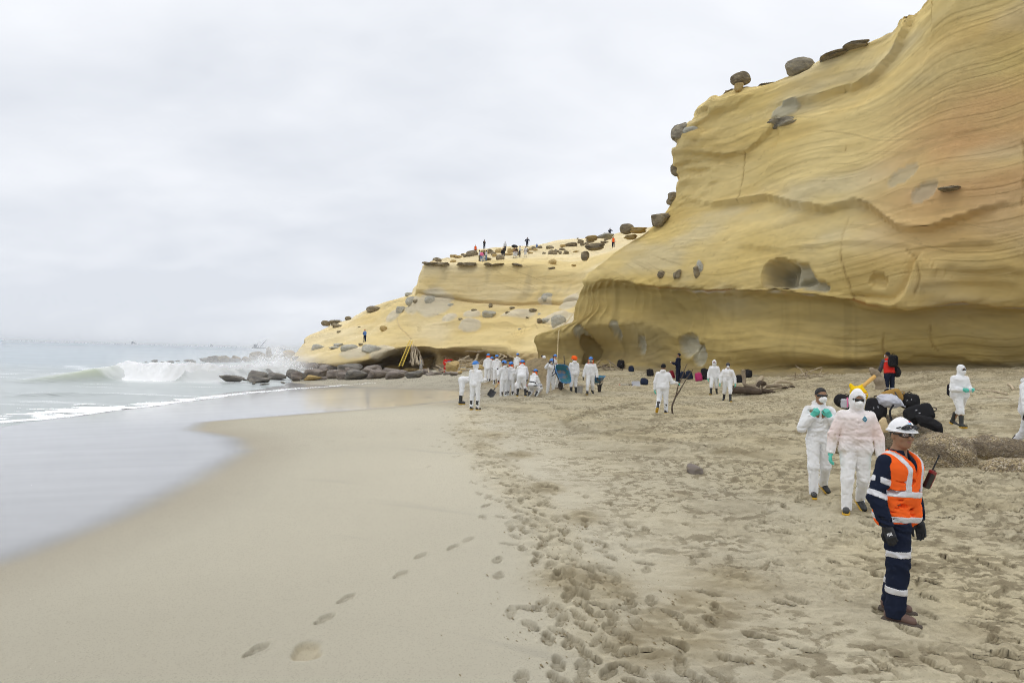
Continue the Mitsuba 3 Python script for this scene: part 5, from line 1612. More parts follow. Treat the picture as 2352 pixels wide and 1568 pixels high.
t, J, W, H = person(spot(2203, 976, 17.6), tc(2203) - 44, 'worker in hooded white coverall, green gloved hands joined at the belly, tall black boots',
       dict(h=1.62, g=1.34, head=(-4, 2), armR=((.30, .10, -1), (-.42, .85, .02)), armL=((.26, .18, -1), (-.42, .85, .05)), legR=((.06, .42, -1), (.02, .12, -1)), legL=((.06, -.25, -1), (.02, -.70, -1)), footR=5),
       suit='suit_white', hood='up', gloves='glove_green', hand=('cup', 'cup'), headwear=('visor_grey',), face=('mask', 'shades'), res=.015, tuck=-.27, seed=22, crease=.010)
WALKER_BACK = (W @ np.append(J['waist'] + J['R'] @ np.array([0, -.24, .02]), 1))[:3]
person(spot(2360, 1030, 13.4), tc(2300) - 70, 'worker in white coverall and straw hat half out of the picture at the right edge',
       dict(h=1.76, g=1.1, head=(0, 8), armR=((.55, .25, -1), (.30, .15, -1)), armL=((.3, .1, -1), (.1, .2, -1)), **WALK), suit='suit_white', hood='down', gloves='glove_black', headwear=('hair', 'straw_hat'), face=('mask',), res=.017, seed=31, crease=.010)
# the man with the backpack bending over the heap of bags
t, J, W, H = person(spot(2042, 912, 26.6), tc(2042) + 150, 'man in red vest and black cap bending over behind the bag heap',
       dict(h=1.74, lean=16, head=(-12, -22), armL=((.30, .22, -1), (.10, .40, -1)), armR=((.2, .15, -1), (.05, .5, -1)), legR=((.08, .06, -1), (.03, -.03, -1)), legL=((.08, -.03, -1), (.02, -.12, -1))),
       wear=[('trousers', 'cloth_navy', ('legs', 'torso'), .014, 1.2, dict(hi_cut=.10)), ('shirt', 'cloth_grey', ('torso', 'arms'), .012, 1.15, dict(lo_cut=-.02)), ('vest', 'cloth_red', ('torso',), .028, 1, dict(lo_cut=-.06, amp=.006))],
       headwear=('hair', 'cap_black'), face=('mask',), gloves='glove_black', feet='boot', res=.018, seed=41,
       extra=lambda t, J, W, H, band: ([band('silver_tape', 'trousers', (lambda s: lambda P: np.maximum(np.abs((P - J['knee' + s] * .55 - J['ankle' + s] * .45) @ unit(J['knee' + s] - J['ankle' + s])) - .03, np.linalg.norm(P - J['knee' + s] * .55 - J['ankle' + s] * .45, axis=1) - .14))(s), 'strip_silver', t + '__trousers', step=.02) for s in 'RL'],
                                       band('silver_tape', 'vest', lambda P: np.abs((P - J['neck']) @ J['R'] @ np.array([0, 0, 1]) + .115) - .018, 'strip_silver', t + '__vest', step=.016)))
REDMAN = (t, J, W)
t, J, W, H = person(spot(1521, 945, 24.0), tc(1500) + 188, 'worker in white coverall seen from behind, black cap above lowered hood, carrying a forked branch',
       dict(h=1.74, g=1.18, armR=((.50, .20, -1), (.62, .78, -.15)), armL=((.30, .0, -1), (.06, .16, -1)), legR=((.06, .10, -1), (.02, .02, -1)), legL=((.05, -.12, -1), (.02, -.85, -.8)), footL=10),
       suit='suit_white', hood='down', gloves='glove_green', hand=('grip', 'relaxed'), palm=((0, 0, -1), None), headwear=('hair', 'cap_black'), res=.015, seed=51, crease=.010, feet='boot')
STICKHAND = (W @ np.append(J['wrR'] + hand_dir(J, 'R') * .08, 1))[:3]
person(spot(1557, 881, 41.0), tc(1557) + 112, 'man in plain navy uniform and cap writing notes below the cliff',
       dict(h=1.76, head=(0, -22), armR=((.15, .25, -1), (-.15, 1, .35)), armL=((.15, .25, -1), (-.15, 1, .30))),
       wear=[('trousers', 'cloth_navy', ('legs', 'torso'), .014, 1.15, dict(hi_cut=.10)), ('shirt', 'cloth_navy', ('torso', 'arms'), .016, 1.15, dict(lo_cut=-.06))], headwear=('hair', 'cap_navy'), hands=True, feet='boot', res=.022, seed=61,
       extra=lambda t, J, W, H, band: put('notepad', moved(rbox((.14, .20, .012), .004), W @ M4(rot([1, 0, 0], 25), (J['wrR'] + J['wrL']) / 2 + [0, .10, .03])), 'mask_white', t))
person(spot(1639, 909, 33.0), tc(1639) + 4, 'worker in white coverall with pointed hood over a pink cap, walking towards us',
       dict(h=1.70, g=.98, head=(0, 4), armR=((.34, .05, -1), (.06, .12, -1)), armL=((.30, -.03, -1), (.06, .16, -1)), **WALK), suit='suit_white', hood='up', gloves='glove_green', headwear=('visor_pink',), face=('mask', 'shades'), res=.018, tuck=-.26, seed=71, crease=.010)
person(spot(1670, 926, 29.5), tc(1670) - 4, 'worker in white coverall with dark cap and white mask in front of the driftwood',
       dict(h=1.70, g=1.16, armR=((.40, .06, -1), (.16, .14, -1)), armL=((.42, .0, -1), (.14, .16, -1)), **STEP), suit='suit_white', hood='down', gloves='glove_green', headwear=('hair', 'cap_grey'), face=('mask', 'shades'), res=.018, tuck=-.26, seed=75, crease=.010)
# the gang at the dig
person(spot(1355, 901, 31.7), tc(1355), 'worker with blue helmet, orange neck cloth and grey respirator facing us, black gloves hanging',
       dict(h=1.77, g=1.08, head=(0, -6), armR=((.38, .04, -1), (.16, .14, -1)), armL=((.38, .02, -1), (.16, .18, -1)), **WALK), suit='suit_white', hood=None, gloves='glove_black', headwear=('helmet_blue', 'flap'), face=('respirator',), res=.018, tuck=-.10, seed=81, crease=.010)
person(spot(1317, 900, 31.7), tc(1317) + 155, 'worker in white coverall with orange cloth over the whole helmet looking down left',
       dict(h=1.74, g=1.0, head=(-25, -24), armL=((.20, .12, -1), (.02, .28, -1)), armR=((.18, .05, -1), (.02, .25, -1))), suit='suit_white', hood='down', gloves='glove_black', headwear=('orange_hood',), face=('mask',), res=.018, tuck=-.24, seed=85, crease=.010)
t, J, W, H = person(spot(1264, 905, 32.0), tc(1264) - 24, 'worker in soiled white coverall and blue helmet tipping up the big wheelbarrow by its handles',
       dict(h=1.74, head=(0, -10), lean=6, armR=((.45, .45, -.05), (-.25, .55, .75)), armL=((.55, .65, .02), (.35, .80, .20)), legR=((.10, .05, -1), (.04, -.08, -1)), legL=((.10, .02, -1), (.04, -.06, -1))), suit='suit_white', hood='down', gloves='glove_black', hand=('grip', 'grip'), headwear=('helmet_blue',), face=('respirator',), res=.018, seed=91, sink=.06, crease=.010)
TIPPER = (W @ np.append(J['wrR'], 1))[:3], (W @ np.append(J['wrL'], 1))[:3]
BACK = tc(1180) + 180
person(spot(1197, 910, 31.2), BACK + 4, 'worker seen from behind bending forward, earmuffs, orange neck cloth and tall black boots',
       dict(h=1.72, g=1.12, lean=30, head=(0, -25), armR=((.28, .25, -1), (-.05, .5, -1)), armL=((.28, .25, -1), (-.05, .5, -1)), legR=((.16, .12, -1), (.10, -.18, -1)), legL=((.14, .12, -1), (.06, -.15, -1))), suit='suit_white', hood='down', gloves='glove_black', headwear=('helmet_blue', 'flap', 'earmuffs'), res=.018, tuck=-.27, seed=95, crease=.010)
person(spot(1156, 912, 31.4), BACK - 42, 'worker with blue helmet and one hand raised to the face, beside the shovel',
       dict(h=1.74, g=1.05, head=(-10, -8), armL=((.25, .35, -.9), (-.25, .55, .85)), armR=((.2, .05, -1), (0, .3, -1))), suit='suit_white', hood='down', gloves='glove_black', hand=('relaxed', 'cup'), headwear=('helmet_blue', 'earmuffs'), face=('respirator',), res=.018, sink=.12, seed=99, crease=.010)
person(spot(1172, 913, 31.7), BACK + 12, 'worker with orange neck cloth, back turned, right behind the worker beside the shovel',
       dict(h=1.66, g=1.0, head=(10, -10), armR=((.25, .1, -1), (-.2, .6, -.8)), armL=((.2, .1, -1), (-.2, .5, -1))), suit='suit_white', hood='down', gloves='glove_black', headwear=('helmet_blue', 'flap'), res=.019, sink=.12, seed=103, crease=.010)
person(spot(1183, 906, 33.0), BACK + 75, 'worker stooping low to the right, blue helmet turned sideways over a dark face mask',
       dict(h=1.66, lean=42, head=(-20, -10), armR=((.2, .5, -1), (0, .6, -1)), armL=((.2, .5, -1), (0, .6, -1)), legR=((.1, .3, -1), (.05, -.3, -1))), suit='suit_far', hood='up', gloves='glove_black', headwear=('helmet_blue',), face=('respirator',), res=.022, sink=.35, seed=107)
person(spot(1193, 897, 35.0), BACK + 30, 'worker with bright orange helmet cover further back by the sand heap',
       dict(h=1.68, lean=12, head=(0, -15)), suit='suit_far', hood='down', gloves='glove_black', headwear=('orange_hood',), res=.022, sink=.25, seed=111)
person(spot(1221, 911, 31.0), BACK + 35, 'worker crouching low in the pit, blue helmet with earmuffs and orange cloth, dark belt',
       dict(h=1.62, lean=24, head=(-10, -15), armR=((.25, .3, -1), (-.1, .8, -.5)), armL=((.25, .3, -1), (-.1, .8, -.5)), legR=((.2, .9, -.6), (.1, -.75, -.7)), legL=((.2, .8, -.7), (.1, -.75, -.7))), suit='suit_white', hood='down', gloves='glove_black', headwear=('helmet_blue', 'earmuffs', 'flap'), res=.019, sink=.10, seed=115, crease=.010,
       extra=lambda t, J, W, H, band: band('belt', 'coverall', lambda P: np.maximum(np.abs((P - J['waist']) @ J['R'] @ np.array([0, 0, 1]) + .05) - .035, np.linalg.norm(P - J['waist'], axis=1) - .3), 'cloth_black', t, step=.02))
person(spot(1240, 905, 33.0), BACK - 70, 'worker in white coverall with hood up, kneeling and leaning into the hole',
       dict(h=1.66, lean=38, head=(0, -20), armR=((.2, .5, -1), (0, .4, -1)), legR=((.1, .6, -.8), (.1, -.8, -.6)), legL=((.1, .5, -.8), (.1, -.8, -.6))), suit='suit_far', hood='up', gloves='glove_black', res=.022, sink=.10, seed=119)
person(spot(1285, 902, 33.5), BACK - 160, 'worker bent double behind the wheelbarrow, only white trousers and black boots showing',
       dict(h=1.70, lean=70, head=(0, 0), armR=((.1, .3, -1), (0, .2, -1)), legR=((.12, .2, -1), (.05, -.25, -1)), legL=((.12, .1, -1), (.05, -.2, -1))), suit='suit_far', hood='down', gloves='glove_black', headwear=('helmet_blue', 'flap'), res=.022, tuck=-.25, seed=123)
person(spot(1090, 937, 25.0), BACK + 24, 'worker with hood drawn over a blue helmet standing upright left of the dig',
       dict(h=1.76, g=1.12, head=(22, -12), armR=((.25, .10, -1), (.12, .85, .05)), armL=((.2, .1, -1), (-.1, .7, -.5)), legR=((.07, .02, -1), (.03, -.08, -1)), legL=((.05, .0, -1), (.02, -.05, -1))), suit='suit_white', hood='up', gloves='glove_black', hand=('grip', 'grip'), headwear=('helmet_blue',), res=.0155, seed=127, crease=.010)
person(spot(1060, 918, 26.5), BACK + 70, 'worker in white coverall folded over with the seat up, leftmost at the dig',
       dict(h=1.74, g=1.12, lean=82, head=(0, 10), armR=((.10, .45, -1), (0, .1, -1)), armL=((.1, .4, -1), (0, .1, -1)), legR=((.16, -.10, -1), (.06, -.12, -1)), legL=((.16, .12, -1), (.06, -.02, -1))), suit='suit_white', hood='up', gloves='glove_black', res=.0165, tuck=-.26, seed=131, crease=.012)
for u, v, d, f_, lab, hw, kw in (
        (1120, 868, 38.5, 2, 'worker with orange cloth round the head, left of the pair digging beyond the bent man', ('helmet_blue', 'flap', 'orange_hood'), {}),
        (1127, 868, 39.5, 20, 'worker partly hidden between two others, blue helmet and orange cloth', ('helmet_blue', 'flap'), {}),
        (1140, 872, 38.0, -6, 'worker with plain blue helmet, back turned, right of the pair beyond the bent man', ('helmet_blue',), {}),
        (1137, 858, 43.0, 165, 'worker with black cap facing us in front of the driftwood bank', ('cap_black', 'hair'), {}),
        (1187, 848, 47.0, 20, 'worker with blue helmet seen to the waist behind the tall sand heap', ('helmet_blue',), {}),
        (1243, 856, 44.0, 150, 'worker with dark cap holding a tool, left of the three below the rope', ('cap_navy', 'hair'), {}),
        (1252, 857, 43.0, -100, 'worker in white hood reaching to the left, middle of the three below the rope', (), {}),
        (1271, 856, 44.0, 120, 'worker with blue helmet and orange neck cloth, right of the three below the rope', ('helmet_blue', 'flap'), {})):
    person(spot(u, v, d), BACK + f_, lab, dict(h=1.72, lean=8, head=(0, -10), armR=((.25, .3, -1), (-.15, .8, -.3)), armL=((.25, .2, -1), (-.15, .8, -.3))), suit='suit_far', hood='down' if hw else 'up', gloves='glove_black', headwear=hw, face=('respirator',) if f_ > 100 else (), res=.026, seed=int(u), sink=.15, crease=.012)
person(spot(967, 853, 86.0), 190, 'lone worker in white coverall and blue helmet standing among the boulders near the ladder', dict(h=1.70, armR=((.15, .1, -1), (0, .2, -1))), suit='suit_far', hood='down', headwear=('helmet_blue',), gloves='glove_black', res=.032, seed=141)
person(spot(1023, 859, 72.0), 150, 'man in red coverall with silver bands pointing to the right beside the boulders',
       dict(h=1.74, armL=((.9, .25, .10), (.95, .2, .15)), armR=((.25, .0, -1), (-.2, .5, -1))), wear=[('coverall', 'cloth_red', ('torso', 'arms', 'legs'), .016, 1.15)], headwear=('hair', 'helmet_red'), hands=True, res=.030, seed=145,
       extra=lambda t, J, W, H, band: [band('silver_tape', 'coverall', fn_, 'strip_silver', t + '__coverall', step=.03, out=.006) for fn_ in ((lambda P: np.abs(P[:, 2] - .38) - .035), (lambda P: np.abs(P[:, 2] - .70) - .03), (lambda P: np.maximum(np.abs(P[:, 2] - 1.15) - .035, np.abs(P[:, 0]) - .2)))])
person(spot(1029, 856, 74.0), 185, 'person in blue shirt mostly hidden behind the red coverall', dict(h=1.5), wear=[('trousers', 'cloth_grey', ('legs', 'torso'), .014, 1.1, dict(hi_cut=.1)), ('shirt', 'cloth_blue', ('torso', 'arms'), .016, 1.1, dict(lo_cut=-.05))], headwear=('hair',), res=.032, seed=149)
bs('helmet_red', (.55, .03, .02), .35)
for m_ in ('cloth_blue', 'cloth_pale', 'cloth_denim'):
    pass


def visitor(u, v, face_, lab, top, legs_, h=1.70, pose=None, head=('hair',), shorts=False, vest=None, sleeves=None, back=0.0):
    p = face(u, v, FAR)
    w = [('shorts' if shorts else 'trousers', legs_, ('legs', 'torso'), .014, 1.12, dict(hi_cut=.10, lo_cut=-.24 if shorts else None, amp=.008)), ('shirt', top, ('torso', 'arms'), .016, 1.12, dict(lo_cut=-.06, bare_arm=sleeves, amp=.008))]
    if vest:
        w.append(('vest', vest, ('torso',), .03, 1, dict(lo_cut=-.08, amp=.004)))
    return person(p, face_, lab, {**dict(h=h), **(pose or {})}, wear=w, headwear=head, feet='boot' if not shorts else 'shoe', hands=True, res=.034, seed=int(u * 7) % 997, sink=.04)


visitor(838.5, 780, 200, 'man in blue jacket and red cap on the slope of the headland', 'cloth_blue', 'cloth_navy', 1.74, dict(armR=((.2, .3, -1), (-.4, .6, .7))), ('hair', 'cap_red'))
visitor(1092.5, 583, 170, 'man in orange vest and white helmet on top of the far cliff', 'cloth_pale', 'cloth_navy', 1.72, None, ('helmet_white',), vest='cloth_orange')
visitor(1113, 573, 150, 'man in black cap and navy clothes on the skyline, left of the telephone man', 'cloth_black', 'cloth_navy', 1.76, dict(armR=((.1, .2, -1), (-.3, .4, .8))), ('hair', 'cap_black'))
visitor(1210, 567, 20, 'man in navy overalls on the skyline with hand on hip and telephone at the ear', 'cloth_navy', 'cloth_navy', 1.80, dict(armL=((.75, .0, -.6), (-.6, .2, -.6)), armR=((.6, .1, -.6), (-.5, .3, .9))), ('hair',))
visitor(1399.5, 544, 40, 'man in dark overalls on the skyline above the boulders at right', 'cloth_navy', 'cloth_navy', 1.76, dict(armR=((.6, .2, -.5), (-.5, .3, .9))), ('hair',))
visitor(1407.5, 568, 190, 'person in white helmet showing only head and shoulders over the ramp', 'cloth_cream', 'cloth_navy', 1.70, None, ('helmet_white',), vest='cloth_orange')
visitor(1102.5, 600, 70, 'visitor in light blue top with olive trousers on the cliff ledge', 'cloth_pale', 'cloth_olive', 1.66, dict(armR=((.2, .5, -.8), (0, .8, .3))), ('hair_long',))
visitor(1107, 600, 160, 'visitor in pink top and jeans between two others on the cliff ledge', 'cloth_pink', 'cloth_denim', 1.62, dict(armR=((.2, .3, -1), (0, .9, .2))), ('hair_long',))
visitor(1113, 600, 280, 'long haired visitor in dark top and pale jeans on the cliff ledge', 'cloth_navy', 'cloth_pale', 1.66, dict(armR=((.2, .7, -.6), (0, 1, .2))), ('hair_long',))
visitor(1116.5, 599, 300, 'visitor in white top half hidden behind the long haired one', 'cloth_pale', 'cloth_denim', 1.62, None, ('hair_long',))
visitor(1154.5, 593, 200, 'visitor in black top and dark shorts in front of the rounded boulder', 'cloth_black', 'cloth_grey', 1.70, None, ('hair',), True)
visitor(1158.5, 589, 170, 'visitor in black top leaning against the rounded boulder', 'cloth_black', 'cloth_grey', 1.66, dict(armR=((.2, .2, -1), (-.4, .6, .2))), ('hair',))
visitor(1161.5, 577, 180, 'visitor in white shirt standing behind the rounded boulder', 'cloth_pale', 'cloth_grey', 1.70, None, ('hair',))
visitor(1181, 592, 190, 'visitor in charcoal shirt and pale shorts, left of the pair in shorts', 'cloth_grey', 'cloth_pale', 1.74, dict(armR=((.2, .2, -1), (-.5, .4, .9))), ('hair',), True, sleeves='short')
visitor(1186.5, 592, 200, 'visitor in black shirt with print and grey shorts, right of the pair in shorts', 'cloth_black', 'cloth_pale', 1.72, dict(armR=((.15, .1, -1), (-.5, .4, -.6))), ('hair_long',), True, sleeves='short')
visitor(1195, 590, 100, 'visitor in grey hooded jacket and dark shorts', 'cloth_pale', 'cloth_navy', 1.76, dict(armR=((.1, .3, -1), (-.2, .9, .0))), ('hair',), True)
visitor(1204.5, 590, 185, 'visitor in white sleeveless top and white shorts, rightmost of the visitors', 'cloth_pale', 'cloth_pale', 1.70, None, ('hair',), True, sleeves='none')

# ------------------------------------------------------------------ rocks


def rockmat_(name, a, b, c, s=2.2):
    def fn(p, n, uv):
        t_ = tfbm(p.x * s, p.y * s, p.z * s * 1.6, 4)
        k = tmix(a, b, tstep(0.32, 0.68, t_))
        return tmix(k, c, tstep(0.55, 0.75, tfbm(p.x * s * 3.1 + 9, p.y * s * 3.1, p.z * s * 4, 3)) * 0.7)

    def bp(p, n, uv):
        return tfbm(p.x * 5, p.y * 5, p.z * 8, 4)
    bumped(name, bp, 0.09, mikit.proc(fn), 0.92, 0.2, 1e-2)


rockmat_('rock_dark', (.150, .122, .082), (.265, .220, .145), (.38, .31, .18))
rockmat_('rock_purple', (.155, .132, .118), (.255, .222, .198), (.33, .27, .19))
rockmat_('rock_brow', (.17, .150, .115), (.31, .275, .205), (.42, .36, .23))
rockmat_('rock_tan', (.40, .29, .12), (.50, .37, .17), (.26, .18, .08))
rockmat_('rock_grey', (.36, .35, .29), (.46, .44, .37), (.30, .27, .20))
rockmat_('rock_wet', (.125, .118, .108), (.215, .200, .18), (.29, .25, .18))


def rock_mesh(seed, kind):
    r = np.random.default_rng(seed)
    m = trimesh.creation.icosphere(3)
    v = np.array(m.vertices)
    v = np.sign(v) * np.abs(v) ** (0.85 if kind == 'round' else 0.62)
    for _ in range({'round': 5, 'slab': 6, 'sharp': 11}[kind]):
        n = unit(r.normal(size=3))
        d = r.uniform(0.62, 0.9) if kind != 'round' else r.uniform(0.74, 0.95)
        o = np.maximum(v @ n - d, 0)
        v -= (o * (0.88 if kind != 'round' else 0.7))[:, None] * n
    s_ = r.uniform(0, 50, 3)
    v *= (1 + 0.16 * nz(v + s_, (.9, .9, .9), seed, 3) + 0.05 * nz(v + s_, (.22, .22, .15), seed + 1, 3))[:, None]
    if kind == 'slab':
        v *= (1 + 0.10 * np.sign(np.sin(v[:, 2] * 7 + 2 * nz(v + s_, (.8, .8, .8), seed + 2, 2))))[:, None] ** np.array([1, 1, 0])
    v -= (v.max(0) + v.min(0)) / 2
    v /= (v.max(0) - v.min(0)) / 2
    return tri(v, m.faces)


RN = np.random.default_rng(77)


def boulder(p, w, h, mat='rock_dark', kind=None, deep=0.85, tilt=0, name='boulder', label=None, cat='boulder', group=None):
    """A rock w wide and h high as seen from the camera's side, centred at p."""
    kind = kind or ('slab' if w > 2.4 * h else RN.choice(['round', 'round', 'sharp']))
    sd = int(RN.integers(0, 9))
    yaw = math.degrees(math.atan2(-p[0], p[1])) + RN.normal(0, 14)
    R = rot([0, 0, 1], yaw) @ rot([0, 1, 0], tilt + RN.normal(0, 4))
    M = M4(R, p) @ np.diag([w / 2, w / 2 * deep, h / 2, 1])
    return place(name, f'{kind}{sd}', lambda: rock_mesh(100 * len(kind) + sd, kind), mat, M, smooth=50, label=label, cat=cat, group=group)


def on_face(u, v, w, h, mat='rock_dark', label=None, group=None, pts=None, push=0.0, **kw):
    """A rock lying on or sticking out of the rock face, measured w by h where it is seen at (u, v)."""
    f_ = face(u, v + 0.30 * h, pts)
    d = px(f_)[2]
    W_, H_ = w * d / FOCAL, h * d / FOCAL
    p = at(u, v + 0.10 * h, d + W_ * 0.26 + push)
    return boulder(p, W_ * 1.08, H_ * 1.12, mat, label=label, group=group, **kw)


def z8(x, y, w, h):
    k = 0.5742 / 2.94
    return (1700 * .5742 + x * k, 880 * .5742 + y * k, w * k, h * k)


def z1(x, y, w, h):
    k = 0.5742 / 2.24
    return (1100 * .5742 + x * k, 880 * .5742 + y * k, w * k, h * k)


def z2(x, y, w, h):
    k = 0.5742 / 2.24
    return (1650 * .5742 + x * k, 880 * .5742 + y * k, w * k, h * k)


D_, T_, G_, P_ = 'rock_dark', 'rock_tan', 'rock_grey', 'rock_purple'
GT = ('dark weathered boulder lying on top of the far cliff', 'boulders strewn on top of the far cliff')
GTT = ('yellow sandstone block lying on top of the far cliff', 'yellow blocks on top of the far cliff')
for x, y, w, h_, m_, lab in (
        (142, 468, 100, 60, D_, 'dark boulder alone at the left end of the far cliff ledge'), (335, 420, 80, 35, T_, 0), (330, 482, 70, 35, T_, 0), (395, 432, 90, 30, T_, 0), (445, 405, 40, 28, D_, 0), (475, 420, 50, 40, D_, 0),
        (555, 395, 130, 85, D_, 'big brown boulder on the cliff top below the man in the orange vest'), (770, 370, 78, 78, D_, 'dark boulder on the cliff top right of the skyline man in the black cap'), (808, 398, 60, 50, D_, 0), (820, 415, 60, 40, T_, 0),
        (700, 380, 90, 62, T_, 'rounded yellow dome of rock under the skyline man in the black cap'), (870, 370, 90, 80, T_, 'pale sculpted rock between the dark boulder and the visitors'), (885, 440, 95, 80, D_, 'rounded grey brown boulder with two visitors in front of it'), (740, 458, 90, 42, D_, 'low dark rock behind the visitors in jeans'),
        (1000, 360, 60, 70, T_, 0), (1060, 350, 70, 60, T_, 0), (985, 405, 100, 40, T_, 0), (1100, 395, 50, 60, D_, 0), (1195, 355, 60, 50, D_, 0), (1280, 328, 60, 40, D_, 0), (1348, 320, 60, 40, D_, 0), (1240, 340, 50, 30, T_, 0),
        (1470, 322, 90, 45, D_, 0), (1400, 388, 40, 32, D_, 0), (1500, 380, 100, 75, D_, 'largest dark boulder in the middle of the sloping cliff top'), (1545, 365, 60, 50, D_, 0), (1615, 345, 75, 45, D_, 0), (1590, 380, 40, 35, D_, 0), (1660, 380, 62, 52, D_, 0), (1720, 290, 150, 50, D_, 0),
        (1830, 250, 70, 55, D_, 0), (1795, 215, 25, 14, D_, 0), (1945, 250, 90, 62, D_, 0), (1850, 285, 50, 35, D_, 0), (1893, 282, 60, 40, D_, 0), (1910, 235, 50, 30, D_, 0), (2062, 205, 85, 42, D_, 0), (2135, 235, 60, 45, D_, 0), (2175, 212, 40, 22, D_, 0), (2120, 262, 110, 30, D_, 0),
        (1780, 370, 80, 25, T_, 0), (1620, 300, 70, 30, T_, 0), (1500, 492, 90, 75, T_, 'cleft yellow boulder standing alone on the sand slope of the cliff top'), (1490, 565, 80, 32, D_, 'small dark perforated rock near the cliff edge'), (1750, 530, 55, 20, T_, 0), (1240, 385, 60, 22, T_, 0), (1300, 345, 50, 26, T_, 0)):
    k = z8(x, y, w, h_)
    on_face(*k, m_, label=lab or (GT if m_ == D_ else GTT)[0], group=None if lab else (GT if m_ == D_ else GTT)[1], pts=FAR)
# the dark caprock: broken slabs along the brink of the far wall
GC = ('dark slab of caprock along the brink of the far cliff', 'caprock slabs along the far cliff edge')
for x, y, w, h_ in ((30, 510, 110, 40), (110, 515, 120, 42), (215, 520, 120, 44), (330, 520, 150, 48), (440, 522, 120, 40), (530, 520, 150, 52), (640, 522, 150, 50), (750, 522, 110, 32), (850, 522, 130, 26), (1085, 525, 110, 34), (1180, 532, 140, 30), (1290, 545, 120, 28)):
    u, v, w, h_ = z8(x, y, w, h_)
    p = face(u, v + 2.5, FAR)
    d = px(p)[2]
    boulder(at(u, v, d - 0.3), w * 1.25 * d / FOCAL, h_ * 1.05 * d / FOCAL, D_, 'slab', deep=0.8, name='caprock_slab', label=GC[0], cat='rock slab', group=GC[1])
GS = ('dark stone lying on the slope of the headland', 'stones on the headland slope')
GN = ('grey concretion weathering out of the headland', 'grey concretions along the headland')
for x, y, w, h_, m_, lab in (
        (885, 795, 120, 62, D_, 'layered outcrop jutting from the skyline of the headland ridge'), (655, 877, 55, 35, D_, 'single dark stone on the skyline of the headland'), (793, 873, 35, 25, D_, 0), (830, 928, 105, 42, D_, 'flat dark slab on the headland slope above the man in blue'), (838, 957, 55, 30, T_, 0), (755, 958, 25, 15, D_, 0),
        (690, 992, 62, 42, D_, 'brown stone on the headland slope left of the man in blue'), (572, 997, 40, 18, D_, 0), (970, 967, 60, 50, T_, 'upright yellow stone on the headland slope right of the man in blue'), (1258, 727, 45, 30, D_, 0),
        (455, 920, 80, 46, D_, 'dark overhanging outcrop at the head of the headland cliff, left part'), (540, 912, 120, 40, D_, 'dark overhanging outcrop at the head of the headland cliff, middle part'), (560, 945, 110, 42, D_, 'dark overhanging outcrop at the head of the headland cliff, lower part'),
        (330, 1100, 130, 38, G_, 0), (385, 1140, 110, 66, G_, 0), (480, 1140, 90, 36, G_, 0), (985, 880, 90, 60, G_, 0), (1205, 665, 80, 40, G_, 0), (1125, 815, 75, 100, G_, 'tall grey concretion under the ridge of the headland'), (1230, 720, 120, 80, G_, 0), (665, 1145, 150, 72, G_, 0), (885, 1155, 190, 90, G_, 'largest grey concretion above the mouth of the cave'), (570, 1118, 90, 36, G_, 0), (540, 1145, 110, 30, G_, 0),
        (768, 1112, 40, 20, D_, 0), (185, 1238, 60, 34, P_, 'rounded dark stone wedged in the seaward end of the headland')):
    k = z1(x, y, w, h_)
    on_face(*k, m_, label=lab or (GN if m_ == G_ else GS)[0], group=None if lab else (GN if m_ == G_ else GS)[1], pts=FAR, push=0.6 if m_ == G_ else 0)
GE = ('small dark nodule sticking out of the far cliff wall', 'nodules in the far cliff wall')
GF = ('pale grey nodule set in the far cliff wall', 'grey nodules in the far cliff wall')
for x, y, w, h_, m_ in ((1215, 690, 120, 84, G_), (685, 845, 118, 78, G_), (1080, 805, 70, 35, D_), (1140, 900, 50, 45, D_), (1200, 900, 90, 50, G_), (700, 762, 35, 40, D_), (552, 805, 50, 22, D_), (850, 825, 45, 18, D_), (895, 785, 50, 25, D_), (432, 888, 40, 25, D_), (1028, 872, 25, 15, D_), (350, 765, 70, 40, G_), (1140, 840, 35, 22, G_), (1310, 900, 130, 120, G_), (960, 975, 30, 14, G_), (230, 850, 30, 25, G_), (1430, 935, 40, 36, G_), (170, 720, 120, 90, G_)):
    k = z2(x, y, w, h_)
    on_face(*k, m_, label=(GE if m_ == D_ else GF)[0], group=(GE if m_ == D_ else GF)[1], pts=FAR, push=0.3 if m_ == D_ else 0.7)
